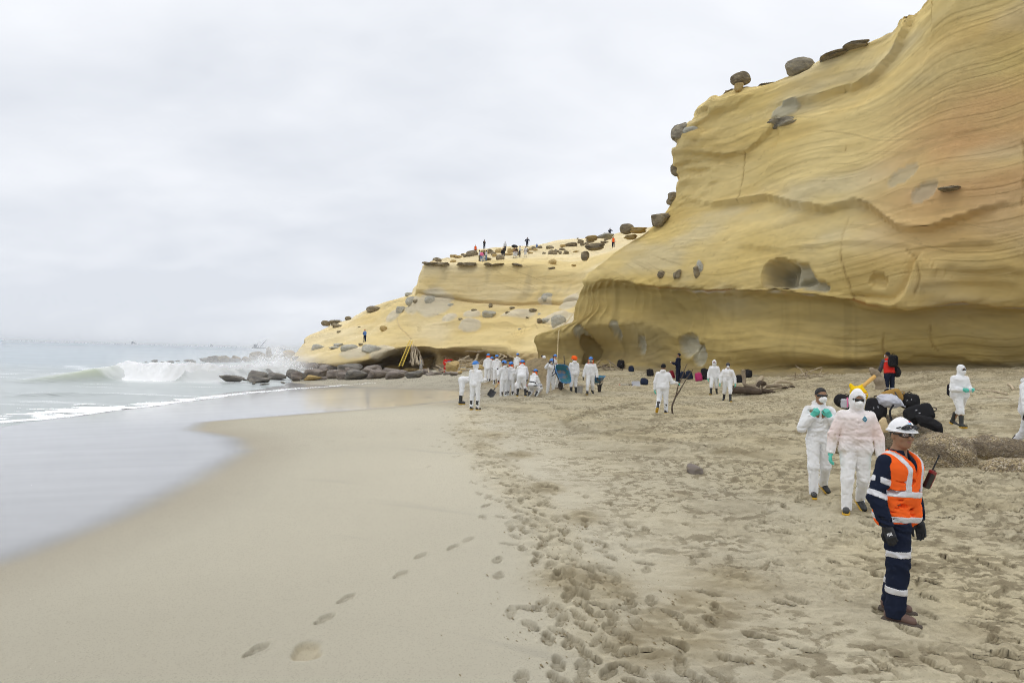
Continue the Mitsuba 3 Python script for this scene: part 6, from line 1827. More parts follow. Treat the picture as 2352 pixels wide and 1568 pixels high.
# rocks on the near cliff
for u, v, w, h_, m_, lab, ps in (
        (1566, 304, 46, 46, 'rock_brow', 'dark blunt boulder jutting from the left edge of the near cliff', 0.2), (1588, 300, 40, 24, G_, 'pale neck of rock joining the blunt boulder to the cliff', 0.3), (1553, 386, 24, 30, D_, 'small dark rock on the cliff edge below the jutting boulder', 0), (1547, 450, 22, 20, D_, 'upper of two small rocks on the steep cliff edge', 0), (1540, 462, 18, 14, D_, 'lower of two small rocks on the steep cliff edge', 0), (1517, 502, 40, 30, D_, 'brown boulder perched where the near cliff meets its ramp', -0.5),
        (1837, 152, 60, 36, 'rock_brow', 'grey boulder with a hole sitting on the brow of the near cliff', -.2), (1701, 180, 42, 27, D_, 'mushroom cap rock balanced on a stalk on the skyline', -.5), (1698, 198, 20, 20, T_, 'stalk of rock under the mushroom cap', -.4), (1706, 216, 80, 18, D_, 'honeycombed dark base below the mushroom rock', -.4), (1772, 200, 58, 10, D_, 'thin dark crust on the brow right of the mushroom rock', -.3),
        (1915, 128, 56, 10, D_, 'crumbling dark crust high on the brow', -.3), (1965, 104, 50, 14, D_, 'pitted brown rock highest on the brow', -.3), (1440, 524, 30, 22, D_, 'dark rock like an animal head above the ramp', -.4), (1465, 527, 40, 12, T_, 'flat yellow block behind the rock like an animal head', -.2),
        (1806, 281, 82, 30, 'rock_brow', 'dark underside of the big grey concretion on the upper wall', 0.2), (1822, 268, 96, 34, G_, 'pale upper lip of the big concretion on the upper wall', 0.3), (2180, 433, 42, 9, D_, 'thin dark plate of rock sticking out of the reddish wall', -0.2), (2194, 443, 34, 24, G_, 'rounded grey stone under the thin dark plate', .35),
        (1519, 629, 18, 16, D_, 'leftmost of the three nodules above the ledge', 0), (1552, 631, 11, 15, D_, 'left half of the middle nodule above the ledge', 0), (1559, 627, 10, 20, D_, 'right half of the middle nodule above the ledge', 0), (1601, 622, 14, 26, D_, 'brown stone in the right nodule above the ledge', 0), (1608, 610, 16, 30, G_, 'grey stone in the right nodule above the ledge', 0.15),
        (1359, 546, 28, 11, 'rock_tan', 'yellow flat rocks leaning at the top of the ramp, left', 0), (1392, 540, 34, 11, G_, 'grey slab leaning at the top of the ramp, right', -.3), (1344, 586, 18, 20, D_, 'small dark block at the lower tip of the ramp', -.3), (1366, 566, 44, 14, D_, 'low dark rock half way up the ramp', -.2), (1450, 543, 30, 10, T_, 'little yellow ledge on the bright ramp', 0)):
    on_face(u, v, w, h_, m_, label=lab, push=ps, deep=.9)
# boulders at the foot of the headland and in the wash


def strand(u, vb, w, h, mat, label=None, group=None, **kw):
    """A rock resting on sand or sea bed, its foot seen at (u, vb)."""
    d = np.arange(20, 200, .25)
    p = at(np.full_like(d, u), np.full_like(d, vb), d)
    k = np.nonzero(p[:, 2] < np.maximum(ground(p[:, 0], p[:, 1]), SEA))[0]
    p = p[k[0]] if len(k) else p[-1]
    dd = px(p)[2]
    W_, H_ = w * dd / FOCAL, h * dd / FOCAL
    return boulder(p + [0, W_ * .3, H_ * .40 + (.10 if p[2] < SEA + .02 else 0)], W_ * 1.06, H_ * 1.2, mat, label=label, group=group, **kw)


GB = ('purplish grey boulder in the jumble at the foot of the headland', 'boulders at the foot of the headland')
GY = ('yellow brown boulder in the jumble at the foot of the headland', 'yellow boulders at the foot of the headland')
GW = ('wet grey boulder washed by the surf off the headland', 'boulders in the wash')
for x, y, w, h_, m_, lab in (
        (45, 1325, 80, 55, P_, 0), (25, 1410, 60, 35, P_, 0), (110, 1340, 90, 50, P_, 0), (180, 1365, 80, 70, P_, 0), (185, 1412, 80, 60, P_, 0), (265, 1355, 80, 45, P_, 0), (270, 1395, 60, 30, P_, 0), (335, 1380, 80, 40, P_, 0), (320, 1418, 120, 40, T_, 0), (365, 1325, 170, 85, T_, 'big layered brown block leaning at the foot of the headland point'),
        (455, 1350, 70, 45, P_, 0), (575, 1320, 190, 60, T_, 'long brown block lying under the headland overhang'), (505, 1390, 120, 40, P_, 0), (600, 1400, 90, 60, P_, 0), (545, 1358, 80, 30, P_, 0), (670, 1365, 80, 60, P_, 0), (720, 1378, 80, 45, P_, 0), (745, 1340, 60, 40, P_, 0), (810, 1368, 100, 60, P_, 0), (880, 1370, 50, 40, P_, 0), (930, 1365, 60, 50, P_, 0), (990, 1392, 120, 35, P_, 0),
        (1030, 1358, 130, 50, P_, 0), (1050, 1330, 120, 40, T_, 0), (850, 1318, 130, 30, T_, 0), (950, 1325, 120, 30, T_, 0), (1125, 1378, 110, 50, P_, 0), (1240, 1383, 80, 25, P_, 0), (1090, 1282, 100, 62, T_, 0), (880, 1285, 90, 40, P_, 0), (1000, 1295, 60, 40, T_, 0), (1200, 1250, 90, 120, T_, 'tall yellow boulder at the mouth of the cave behind the ladder'), (1380, 1282, 130, 84, T_, 'large rounded yellow boulder right of the leaning poles'),
        (1360, 1362, 80, 40, P_, 0), (1420, 1378, 110, 25, P_, 0), (1450, 1305, 60, 40, T_, 0), (1590, 1330, 95, 95, T_, 'large yellow boulder right of the man in red'), (1600, 1380, 70, 30, P_, 0), (1500, 1355, 60, 35, P_, 0), (1640, 1370, 60, 25, T_, 0), (1220, 1342, 120, 25, T_, 0), (420, 1420, 60, 25, P_, 0), (1330, 1340, 70, 22, T_, 0), (1540, 1375, 60, 22, P_, 0), (640, 1330, 60, 30, P_, 0), (780, 1395, 60, 18, P_, 0), (430, 1385, 60, 30, P_, 0),
        (1930, 1290, 120, 50, T_, 'flat yellow boulder behind the diggers, upper of two'), (1860, 1320, 110, 34, T_, 'flat yellow boulder behind the diggers, lower of two'), (1700, 1345, 80, 20, T_, 0), (1740, 1315, 60, 20, T_, 0)):
    u, v, w, h_ = z1(x, y, w, h_)
    strand(u, v + h_ / 2, w * 1.22, h_ * 1.22, m_, kind='sharp' if RN.random() < .7 else None, label=lab or (GB if m_ == P_ else GY)[0], group=None if lab else (GB if m_ == P_ else GY)[1])
for i, (u, v, w, h_) in enumerate(((676, 868, 60, 16), (722, 866, 70, 18), (770, 866, 66, 16), (815, 868, 74, 18), (862, 866, 70, 16), (905, 866, 64, 14), (950, 864, 60, 12), (700, 858, 80, 20), (745, 856, 80, 18), (800, 857, 84, 20), (850, 856, 70, 16))):
    strand(u, v + 4, w * .68, h_ * 1.35, P_ if i % 3 else 'rock_wet', 'large dark boulder at the headland waterline, ' + ('front row ' if i < 7 else 'back row ') + ('seaward end', 'second from the sea', 'third from the sea', 'fourth from the sea', 'fifth from the sea', 'sixth from the sea', 'landward end')[i if i < 7 else i - 7], None, kind='sharp')
k5 = .5742 / 3.136
for x, y, w, h_ in ((1145, 595, 250, 55), (1230, 540, 110, 40), (1300, 545, 90, 50), (1390, 525, 110, 80), (1480, 560, 190, 90), (1500, 607, 190, 52), (1475, 485, 70, 60), (1570, 485, 120, 70), (1640, 530, 110, 80), (1720, 562, 180, 58), (1790, 442, 110, 75), (1690, 505, 140, 50), (1780, 505, 90, 45), (1880, 470, 120, 70), (1330, 605, 70, 15), (1455, 655, 40, 18), (1580, 665, 90, 15), (1815, 640, 40, 14), (1870, 525, 60, 20), (1600, 600, 90, 24)):
    strand(550 * .5742 + x * k5, 1330 * .5742 + (y + h_ / 2) * k5, w * k5 * 1.25, h_ * k5 * 1.35, 'rock_wet', label=GW[0], group=GW[1], kind='sharp')
GR = ('dark reef rock awash beyond the breaking wave', 'reef rocks beyond the wave')
for x, y, w, h_, m_, lab in ((205, 360, 80, 28, 'rock_wet', 0), (100, 372, 30, 10, 'rock_wet', 0), (305, 375, 80, 12, 'rock_wet', 0), (395, 372, 90, 28, 'rock_wet', 0), (497, 362, 50, 14, 'rock_wet', 0), (612, 355, 100, 30, 'rock_wet', 0), (685, 360, 75, 36, 'rock_wet', 0), (850, 345, 180, 52, 'rock_wet', 0), (900, 325, 60, 50, 'rock_wet', 0), (970, 332, 110, 75, 'rock_wet', 0), (1060, 335, 130, 75, 'rock_dark', 0), (1110, 322, 90, 60, 'rock_dark', 0), (1215, 328, 130, 68, 'rock_dark', 0), (1170, 348, 200, 40, 'rock_wet', 0), (1350, 335, 110, 60, 'rock_dark', 0),
                              (1480, 295, 190, 110, 'rock_dark', 'broad blocky rock of the reef just left of the rock pillar'), (1635, 265, 72, 160, 'rock_dark', 'upright rock pillar standing in the sea off the headland'), (1580, 320, 220, 60, 'rock_dark', 0), (1740, 300, 130, 70, 'rock_dark', 0), (1890, 268, 150, 100, 'rock_tan', 'sloping yellow rock in the sea right behind the point')):
    strand(550 * .5742 + x * k5, 1330 * .5742 + (y + h_ / 2) * k5, w * k5, h_ * k5, m_, label=lab or GR[0], group=None if lab else GR[1])
p = land(1598, 1089)
boulder(p + [0, .05, .07], .29, .24, P_, 'sharp', name='stone', label='purplish wedge shaped stone lying alone on the open sand', cat='stone')


# shell crusted reef rock under the bags
def _shells(p, n, uv):
    a = tnoise(p.x * 55, p.y * 55, p.z * 60)
    b = tnoise(p.x * 38 + 7, p.y * 38, p.z * 42)
    k = tfbm(p.x * 2.4, p.y * 2.4, p.z * 3.2, 3)
    c_ = tmix((.15, .12, .075), (.42, .33, .19), tstep(.25, .7, b))
    c_ = tmix(c_, (.66, .60, .50), tstep(.66, .80, a))
    c_ = tmix(c_, (.035, .030, .024), tstep(.72, .82, b) * .8)
    return tmix(c_, (.09, .07, .055), tstep(.50, .66, k) * .6)


def _shellb(p, n, uv):
    return tnoise(p.x * 55, p.y * 55, p.z * 60) * .6 + tnoise(p.x * 26, p.y * 26, p.z * 28) * .6


bumped('shell_rock', _shellb, 0.035, mikit.proc(_shells), 0.85, 0.3, 4e-3)
HEAP = []
for u, v, d, w, h_, lab, lumps in (
        (2016, 1012, 14.6, 2.05, .92, 'shell crusted rock under the heap of bags', [(-.6, .0, .12, .5), (-.15, .1, .28, .55), (.45, -.05, .20, .55), (.85, -.15, .05, .45)]),
        (2150, 1066, 13.0, 1.45, .72, 'shell crusted rock right behind the man in the orange vest', [(-.4, 0, .1, .45), (.1, .05, .22, .5), (.55, .1, .14, .42)]),
        (2272, 1052, 13.4, 1.50, .58, 'shell crusted rock with a dark hollow right of the vest man', [(-.5, .1, .08, .42), (0, 0, .16, .45), (.55, 0, .12, .46)]),
        (2322, 1070, 12.2, 1.40, .36, 'low shell crusted rock at the right edge of the picture', [(-.4, 0, .02, .36), (.15, 0, .05, .42), (.6, 0, .04, .4)])):
    c_ = spot(u, v, d)
    R_ = rot([0, 0, 1], -math.degrees(math.atan2(c_[0], c_[1])) * .8)

    def fn(P):
        q = (P - c_) @ R_
        ds = [egg(q, (x * w / 2, y * .8 + .12, z * h_), (r * w * .5, r * .95, r * h_ * 1.25)) for x, y, z, r in lumps]
        return union(ds, .16) - .07 * nz(P, (.45, .45, .35), 311, 3) - .020 * nz(P, (.09, .09, .09), 312, 3)
    m = nets(fn, c_ + [-w * .85, -1.0, -.25], c_ + [w * .85, 1.3, h_ * 1.3], .022)
    put('shell_rock', m, 'shell_rock', smooth=True, label=lab, cat='rock')
    HEAP.append(m)
_hv = np.vstack([m.vertices for m in HEAP])
_hz = px(_hv)


def heap(u, v):
    return face(u, v, (_hv, _hz))


# ------------------------------------------------------------------ bags
clothmat('bag_black', (.018, .018, .020))
clothmat('bag_navy', (.020, .028, .055))
clothmat('bag_tan', (.34, .20, .055))
clothmat('bag_yellow', (.85, .56, .01))
clothmat('bag_maroon', (.20, .02, .03))
clothmat('bag_magenta', (.42, .04, .14))
clothmat('bag_silver', (.50, .50, .54), .4)
clothmat('bag_cream', (.55, .43, .25))
bs('zip_metal', (.6, .6, .62), .3, .8)
bs('bag_red', (.5, .02, .02), .6)
scene['bag_film'] = {'type': 'twosided', 'bsdf': {'type': 'bumpmap', 'arbitrary': mikit.proc(_cloth, 6e-3), 'scale': .03, 'bsdf': {'type': 'principled', 'base_color': {'type': 'rgb', 'value': [.48, .49, .55]}, 'roughness': .22, 'specular': .8}}}


def bagpack(p, w, h, dpt, yaw, tilt, mat, label, roll=0, pocket=True, straps=True, name='backpack', cat='backpack', step=.018, marks=True):
    """A soft rucksack standing or lying: body, front pocket, grab loop, shoulder straps, zip pulls."""
    R = rot([0, 0, 1], yaw) @ rot([1, 0, 0], tilt) @ rot([0, 1, 0], roll)
    M = M4(R, p)
    t = thing(name, label, cat)

    def fn(q):
        d = boxd(q, (0, 0, h * .46), (w * .47, dpt * .45, h * .46), min(w, dpt) * .36)
        d = smin(d, egg(q, (0, 0, h * .40), (w * .50, dpt * .54, h * .44)), .05)
        return d - .012 * nz(q, (.14, .14, .10), int(abs(p[0]) * 50) % 90, 3) - .010 * np.exp(-((q[:, 2] - h * .72) / .012) ** 2) * 0

    def pk(q):
        return boxd(q, (0, -dpt * .50, h * .27), (w * .33, dpt * .12, h * .22), .03) - .008 * nz(q, (.09, .09, .07), 5, 2)
    put('main_sack', moved(nets(fn, (-w * .6, -dpt * .7, -.03), (w * .6, dpt * .7, h * 1.02), step), M), mat, t, smooth=True)
    if pocket:
        put('pocket', moved(nets(pk, (-w * .4, -dpt * .7, 0), (w * .4, -dpt * .2, h * .6), step), M), mat, t, smooth=True)
        if marks:
            for i_ in range(2):
                put('zip_pull', moved(box((.010, .006, .035), (-w * .1 + i_ * w * .2, -dpt * .64, h * (.42 + .06 * i_))), M), 'zip_metal', t)
    put('grab_loop', moved(tube([(-.04, 0, h * .90), (-.035, 0, h * .99), (0, 0, h * 1.03), (.035, 0, h * .99), (.04, 0, h * .90)], .011, 6), M), mat, t, smooth=True)
    if straps:
        for s in (1, -1):
            put('shoulder_strap', moved(tube([(s * w * .18, dpt * .46, h * .86), (s * w * .24, dpt * .64, h * .70), (s * w * .26, dpt * .66, h * .45), (s * w * .30, dpt * .52, h * .15)], .020, 6), M), mat, t, smooth=True)
    return t, M


def lump(p, w, h, dpt, yaw, mat, label, seed, name='bag', cat='bag', flat=.7, step=.02, tails=(), roll=0, dent=.03):
    """A soft slumped sack, with a gathered neck or drawcords."""
    t = thing(name, label, cat)
    M = M4(rot([0, 0, 1], yaw) @ rot([0, 1, 0], roll), p)

    def fn(q):
        d = smin(egg(q, (-w * .10, 0, h * .46), (w * .42, dpt * .5, h * .5)), egg(q, (w * .16, 0, h * .38), (w * .36, dpt * .46, h * .42)), .08)
        d = np.maximum(d, -q[:, 2] + .0)
        for a_, b_, r1, r2 in tails:
            d = smin(d, cone(q, a_, b_, r1, r2), .04)
        return d - dent * nz(q, (.16, .16, .12), seed, 3) - dent * .5 * (.4 - np.abs(nz(q, (.10, .10, .05), seed + 1, 2)))
    put('sack', moved(nets(fn, (-w * .75, -dpt * .7, -.03), (w * .8, dpt * .7, h * 1.25), step), M), mat, t, smooth=True)
    return t, M


# the heap on the rock
p = heap(2004, 950)
bagpack(p + [.0, -.14, -.10], .40, .50, .26, -28, -14, 'bag_black', 'dark upright backpack leaning on the rock beside the hooded head')
p = at(1938, 925, 15.0)
bagpack(p + [-.02, .02, -.10], .42, .30, .34, -20, -8, 'bag_black', 'black rucksack at the left end of the bag heap', roll=18)
p = at(1972, 912, 14.9)
t, M = lump(p + [0, 0, -.06], .34, .30, .26, -24, 'bag_yellow', 'bright yellow shopping bag with red and white waves', 5, 'shopping_bag', 'shopping bag', tails=(((-.11, 0, .22), (-.16, 0, .34), .045, .015), ((.03, 0, .24), (.06, 0, .33), .06, .02)), step=.016)
for i_ in range(4):
    x_ = np.linspace(.02, .15, 24)
    y_ = -.135 + .5 * (x_ - .05) ** 2
    put('wave_print', moved(tube(np.stack([x_, y_, .10 + .022 * i_ + .006 * np.sin(x_ * 140)], 1), .0055, 5), M), 'bag_red' if i_ % 2 else 'mask_white', t, smooth=True)
p = at(1940, 934, 14.3)
t = thing('lunch_bag', 'small silver lunch bag with a pink ribbon', 'bag')
M = M4(rot([0, 0, 1], -24), p + [0, 0, -.02])
put('pouch', moved(nets(lambda q: boxd(q, (0, 0, .09), (.075, .055 * 1, .095), .03) - .008 * nz(q, (.07, .07, .05), 4, 2), (-.1, -.08, -.02), (.1, .08, .2), .010), M), 'bag_silver', t, smooth=True)
put('ribbon', moved(join(tube([(.05, -.07, .02), (.055, -.075, .12), (.04, -.05, .22)], .012, 6), tube([(.04, -.06, .18), (.09, -.08, .20)], .012, 6)), M), 'cloth_pink', t, smooth=True)
p = at(2020, 916, 15.0)
t, M = bagpack(p + [0, 0, -.08], .34, .52, .30, -24, 0, 'bag_tan', 'mustard tan rucksack lying on its side on top of the heap', roll=62)
put('buckle_strap', moved(box((.20, .012, .025), (0, -.21, .36)), M), 'cloth_grey', t)
p = at(2041, 930, 14.4)
lump(p + [0, 0, -.05], .46, .30, .30, -28, 'bag_film', 'translucent plastic bag stuffed with grey clothes', 12, 'plastic_bag', 'plastic bag', step=.014, tails=(((.16, 0, .12), (.30, -.02, .04), .07, .02),), dent=.035)
p = at(2086, 926, 14.9)
bagpack(p + [.02, 0, -.10], .40, .34, .26, -30, -10, 'bag_black', 'black backpack with round top and grab loop, behind the lying one', step=.018)
p = at(2088, 952, 14.0)
t, M = bagpack(p + [-.10, -.05, -.06], .36, .56, .22, -38, -20, 'bag_black', 'black backpack lying sideways with white zip pulls and a dangling strap', roll=66)
s_ = [at(2052, 930, 13.8), at(2044, 948, 13.7), at(2048, 965, 13.6), at(2066, 976, 13.5), at(2080, 984, 13.45), at(2082, 992, 13.4)]
put('dangling_strap', tube(PchipInterpolator(range(6), np.array(s_))(np.linspace(0, 5, 30)), .020, 6), 'bag_black', t, smooth=True)
p = at(2132, 974, 13.5)
lump(p + [0, 0, -.08], .46, .22, .22, -30, 'bag_black', 'black drawstring sack trailing down the right side of the rock', 19, 'drawstring_bag', 'drawstring bag', roll=22, tails=(((-.16, 0, .12), (-.26, 0, .13), .07, .02), ((.18, 0, .06), (.26, 0, .0), .05, .012)), step=.014)
p = at(2028, 985, 13.5)
lump(p + [0, 0, -.06], .16, .22, .14, -25, 'bag_cream', 'cream cloth bag tied with black cord behind the white helmet', 23, 'cloth_bag', 'cloth bag', step=.012, tails=(((0, 0, .18), (.02, 0, .25), .05, .025),))
# what the man in red carries
t_, J, W = REDMAN
Mb = W @ M4(J['R'], J['waist'] + J['R'] @ np.array([.02, -.24, -.02])) @ M4(rot([0, 0, 1], 180))
bagpack(Mb[:3, 3], .34, .50, .24, math.degrees(math.atan2(Mb[1, 0], Mb[0, 0])), 0, 'bag_black', 'round black backpack worn by the man in the red vest', step=.018)
q = (W @ np.append(J['pelvis'] + np.array([.27, -.06, -.18]), 1))[:3]
t, M = lump(q, .20, .42, .22, 20, 'bag_black', 'black shoulder bag hanging at the hip of the man in red', 29, 'shoulder_bag', 'shoulder bag', step=.016)
put('strap', tube(np.array([q + [0, 0, .36], q + [-.02, .02, .62], (W @ np.append(J['shR'] + [0, 0, .07], 1))[:3]]), .016, 6), 'bag_black', t, smooth=True)
bagpack(WALKER_BACK + [0, 0, -.22], .26, .34, .16, 200, 0, 'bag_black', 'little black backpack behind the hip of the worker with the tall boots', step=.016)
# bags set down along the foot of the cliff
for u, v, d, w, h_, mat, lab in ((1424, 852, 50, .62, .66, 'bag_black', 'black backpack with white trim left of the rest along the cliff foot'), (1450, 858, 48, .45, .46, 'bag_navy', 'dark slumped bag by the flat rock, second along the cliff foot'), (1494, 862, 45, .55, .55, 'bag_black', 'black pack at the cliff foot behind the man carrying the branch'),
                                  (1546, 863, 43.5, .42, .56, 'bag_maroon', 'dark red bag just left of the navy uniform'), (1570, 867, 43, .52, .52, 'bag_navy', 'navy bag right of the navy uniform, with teal cloth'), (1585, 867, 42.5, .50, .60, 'bag_navy', 'larger navy backpack between the uniform and the magenta bag'), (1606, 871, 41, .50, .58, 'bag_magenta', 'magenta backpack left of the pair in white'), (1619, 867, 41.5, .62, .78, 'bag_black', 'tall black backpack behind the magenta one'),
                                  (1699, 880, 37.5, .56, .50, 'bag_black', 'black bag right of the worker in the dark cap'), (1715, 855, 39.5, .66, .52, 'bag_black', 'black backpack alone on the pale rock by the cliff'), (1479, 879, 40, .56, .45, 'bag_navy', 'blue and black bag lying open on the sand before the cliff'), (1271, 845, 46, .42, .50, 'bag_navy', 'dark backpack on the sand right of the blue water jug')):
    bagpack(spot(u, v, d, -.03) if v > 856 or u < 1300 else spot(u, v, d, .05), w * .85, h_, w * .55, RN.uniform(-40, 40), -12, mat, lab, step=.03, pocket=True, straps=False, marks=u == 1424, roll=RN.uniform(-14, 14))
p = face(1180.5, 567.5, FAR)
lump(p, 1.1, .55, .5, 0, 'bag_black', 'black bags heaped on a rock on the cliff skyline', 31, 'bag', 'bag', step=.05)


# ------------------------------------------------------------------ tools and gear
def _wood(p, n, uv):
    return tmix((.20, .155, .105), (.36, .30, .22), tfbm(p.x * 9, p.y * 9, p.z * 9, 4))


def _woodpale(p, n, uv):
    return tmix((.36, .29, .19), (.58, .50, .37), tfbm(p.x * 9, p.y * 9, p.z * 9, 4))


def _wooddark(p, n, uv):
    return tmix((.045, .036, .030), (.13, .095, .065), tfbm(p.x * 9, p.y * 9, p.z * 9, 4))


def _woodb(p, n, uv):
    return tfbm(p.x * 16, p.y * 16, p.z * 16, 3)


bumped('driftwood', _woodb, .02, mikit.proc(_wood), .9, .15, 4e-3)
bumped('driftwood_pale', _woodb, .02, mikit.proc(_woodpale), .9, .15, 4e-3)
bumped('driftwood_dark', _woodb, .02, mikit.proc(_wooddark), .85, .2, 4e-3)
bs('handle_wood', (.62, .36, .09), .5)
bs('steel_black', (.03, .03, .032), .45, .3)
bs('steel', (.42, .42, .43), .35, .8)
bs('rope', (.55, .45, .26), .9)
bs('ladder_yellow', (.72, .52, .07), .5)
bs('jug_blue', (.06, .12, .30), .2, spec=.6)
bs('bucket_grey', (.45, .44, .41), .6)
bs('tyre', (.045, .036, .030), .85)


def _tray(p, n, uv):
    k = tfbm(p.x * 5, p.y * 5, p.z * 5, 4)
    c_ = tmix((.030, .110, .22), (.03, .145, .165), tstep(.3, .6, tfbm(p.x * 2.2 + 5, p.y * 2.2, p.z * 2.2, 3)))
    return tmix(c_, (.20, .15, .10), tstep(.52, .66, k) * .85)


bs('barrow_blue', mikit.proc(_tray), .45)
bs('barrow_edge', (.035, .18, .42), .4)


def limb(pts, r0, r1, mat, name='driftwood_branch', label=None, cat='driftwood', group=None, seed=0, parent=None, sides=8, wob=.25, n=26):
    """A crooked branch through the given points."""
    q = np.array(pts, float)
    q = PchipInterpolator(np.arange(len(q)), q)(np.linspace(0, len(q) - 1, n))
    L = np.linalg.norm(q[-1] - q[0])
    w_ = np.stack([nz(np.stack([np.linspace(0, 4, n), np.full(n, seed * 1.7 + i), np.zeros(n)], 1), (1, 1, 1), 400 + i, 3) for i in range(3)], 1)
    q = q + w_ * min(L * .05, r0 * 1.6) * wob * 4 * np.sin(np.linspace(0.1, math.pi - .1, n))[:, None]
    r = np.linspace(r0, r1, n) * (1 + .18 * nz(np.stack([np.linspace(0, 7, n), np.full(n, seed * .9), np.zeros(n)], 1), (1, 1, 1), 410, 2))
    return put(name, tube(q, r, sides), mat, parent, smooth=60, label=label, cat=cat, group=group)


# the forked branch in the walker's hand
b_ = at(1546, 946, 23.6)
b_[2] = float(ground(b_[0], b_[1])) + .01
s0 = STICKHAND
t = limb([b_, b_ + [-.05, 0, .25], b_ + (s0 - b_) * .62 + [-.02, 0, 0], s0, s0 + [.16, .06, .42], s0 + [.30, .1, .72]], .034, .014, 'driftwood_dark', 'forked_branch', 'long dark forked branch held upright by the worker seen from behind', 'branch', seed=3)
limb([b_ + (s0 - b_) * .62, s0 + [.14, -.03, -.05], s0 + [.34, 0, .28], s0 + [.50, .05, .52]], .024, .011, 'driftwood_dark', 'prong', parent=t, seed=5, cat=None)
# pole the man in red reaches for, and the grey stump behind it
a_, b_ = at(1978, 890, 15.4), at(2008, 865, 15.9)
put('wooden_handle', tube([a_, (a_ + b_) / 2, b_], [.045, .043, .046], 12), 'handle_wood', smooth=60, label='thick pale wooden handle sticking up out of the bag heap', cat='tool handle')
limb([at(2023, 893, 24.5), at(2021, 878, 24.5), at(2014, 864, 24.6), at(2006, 852, 24.6), at(1999, 848, 24.7)], .20, .10, 'driftwood', 'driftwood_stump', 'grey weathered driftwood stump behind the bag heap', 'driftwood', seed=9)
# driftwood by the pair of walkers


def z3(x, y, d, dz=0):
    k = .5742 / 2.94
    return at(2400 * .5742 + x * k, 1350 * .5742 + y * k, d)


for pts, r0, r1, m_, lab in (([(1548, 612, 32), (1650, 622, 32), (1780, 632, 31.8), (1905, 640, 31.6)], .20, .15, 'driftwood_dark', 'thickest dark log lying in front of the driftwood'), ([(1900, 622, 31.8), (1970, 628, 31.8), (2050, 648, 31.6)], .12, .07, 'driftwood_dark', 'blackened log end at the right of the thick log'),
                             ([(1688, 380, 32.4), (1690, 470, 32.4), (1700, 545, 32.3), (1790, 575, 32.2), (1875, 612, 32)], .10, .07, 'driftwood', 'grey bent branch standing up from the driftwood'), ([(1840, 555, 32.5), (1865, 510, 32.5), (1910, 465, 32.6)], .09, .12, 'driftwood_pale', 'pale stub pointing up and right from the driftwood'),
                             ([(1850, 590, 32.3), (1900, 530, 32.3), (1945, 545, 32.4)], .12, .08, 'driftwood_dark', 'dark knot of root in the driftwood'), ([(1700, 575, 32.4), (1900, 580, 32.4), (2010, 570, 32.6), (2120, 565, 32.8)], .10, .09, 'driftwood', 'brown branch along the back of the driftwood'),
                             ([(2110, 570, 33), (2200, 590, 33), (2250, 572, 33), (2295, 585, 33)], .08, .04, 'driftwood_dark', 'dark snaking branch at the right end of the driftwood'), ([(1620, 580, 32.4), (1760, 590, 32.3), (1850, 600, 32.2)], .06, .05, 'driftwood', 'thin brown branch behind the thick log'),
                             ([(2060, 545, 34), (2110, 515, 34), (2200, 525, 34), (2270, 540, 34)], .10, .07, 'driftwood_pale', 'pale knobbly branch between the two driftwood piles'), ([(1885, 600, 32.2), (1890, 560, 32.2)], .05, .03, 'driftwood_pale', 'short pale peg upright in the driftwood'), ([(1920, 600, 32.1), (1955, 565, 32.2)], .05, .03, 'driftwood_pale', 'short pale peg leaning right in the driftwood'), ([(2000, 612, 32), (2120, 590, 32.4), (2170, 560, 32.8)], .05, .03, 'driftwood', 'thin branch crossing behind the blackened log')):
    P_pts = np.array([z3(*q_) for q_ in pts])
    base_ = float(ground(P_pts[0, 0], P_pts[0, 1]))
    limb(P_pts, r0, r1, m_, 'driftwood_log' if r0 > .11 else 'driftwood_branch', lab, seed=int(pts[0][0]))
srng = np.random.default_rng(21)


def sticks(u, v, d, n, wx, wy, hz, mats, lab, grp, L=(.5, 1.3), r=(.012, .035), up=.3):
    c_ = spot(u, v, d)
    for i in range(n):
        a_ = c_ + [srng.normal(0, wx), srng.normal(0, wy), 0]
        a_[2] = float(ground(a_[0], a_[1])) + abs(srng.normal(0, hz)) * math.exp(-((a_[0] - c_[0]) / wx) ** 2 * .5)
        th = srng.uniform(0, 2 * math.pi)
        l = srng.uniform(*L)
        dv = np.array([math.cos(th), math.sin(th) * .6, srng.normal(0, up)])
        r_ = srng.uniform(*r)
        limb([a_ - dv * l / 2, a_ + [0, 0, .02], a_ + dv * l / 2], r_, r_ * .5, mats[i % len(mats)], 'driftwood_stick', lab, 'driftwood', grp, seed=i, sides=5, n=9)


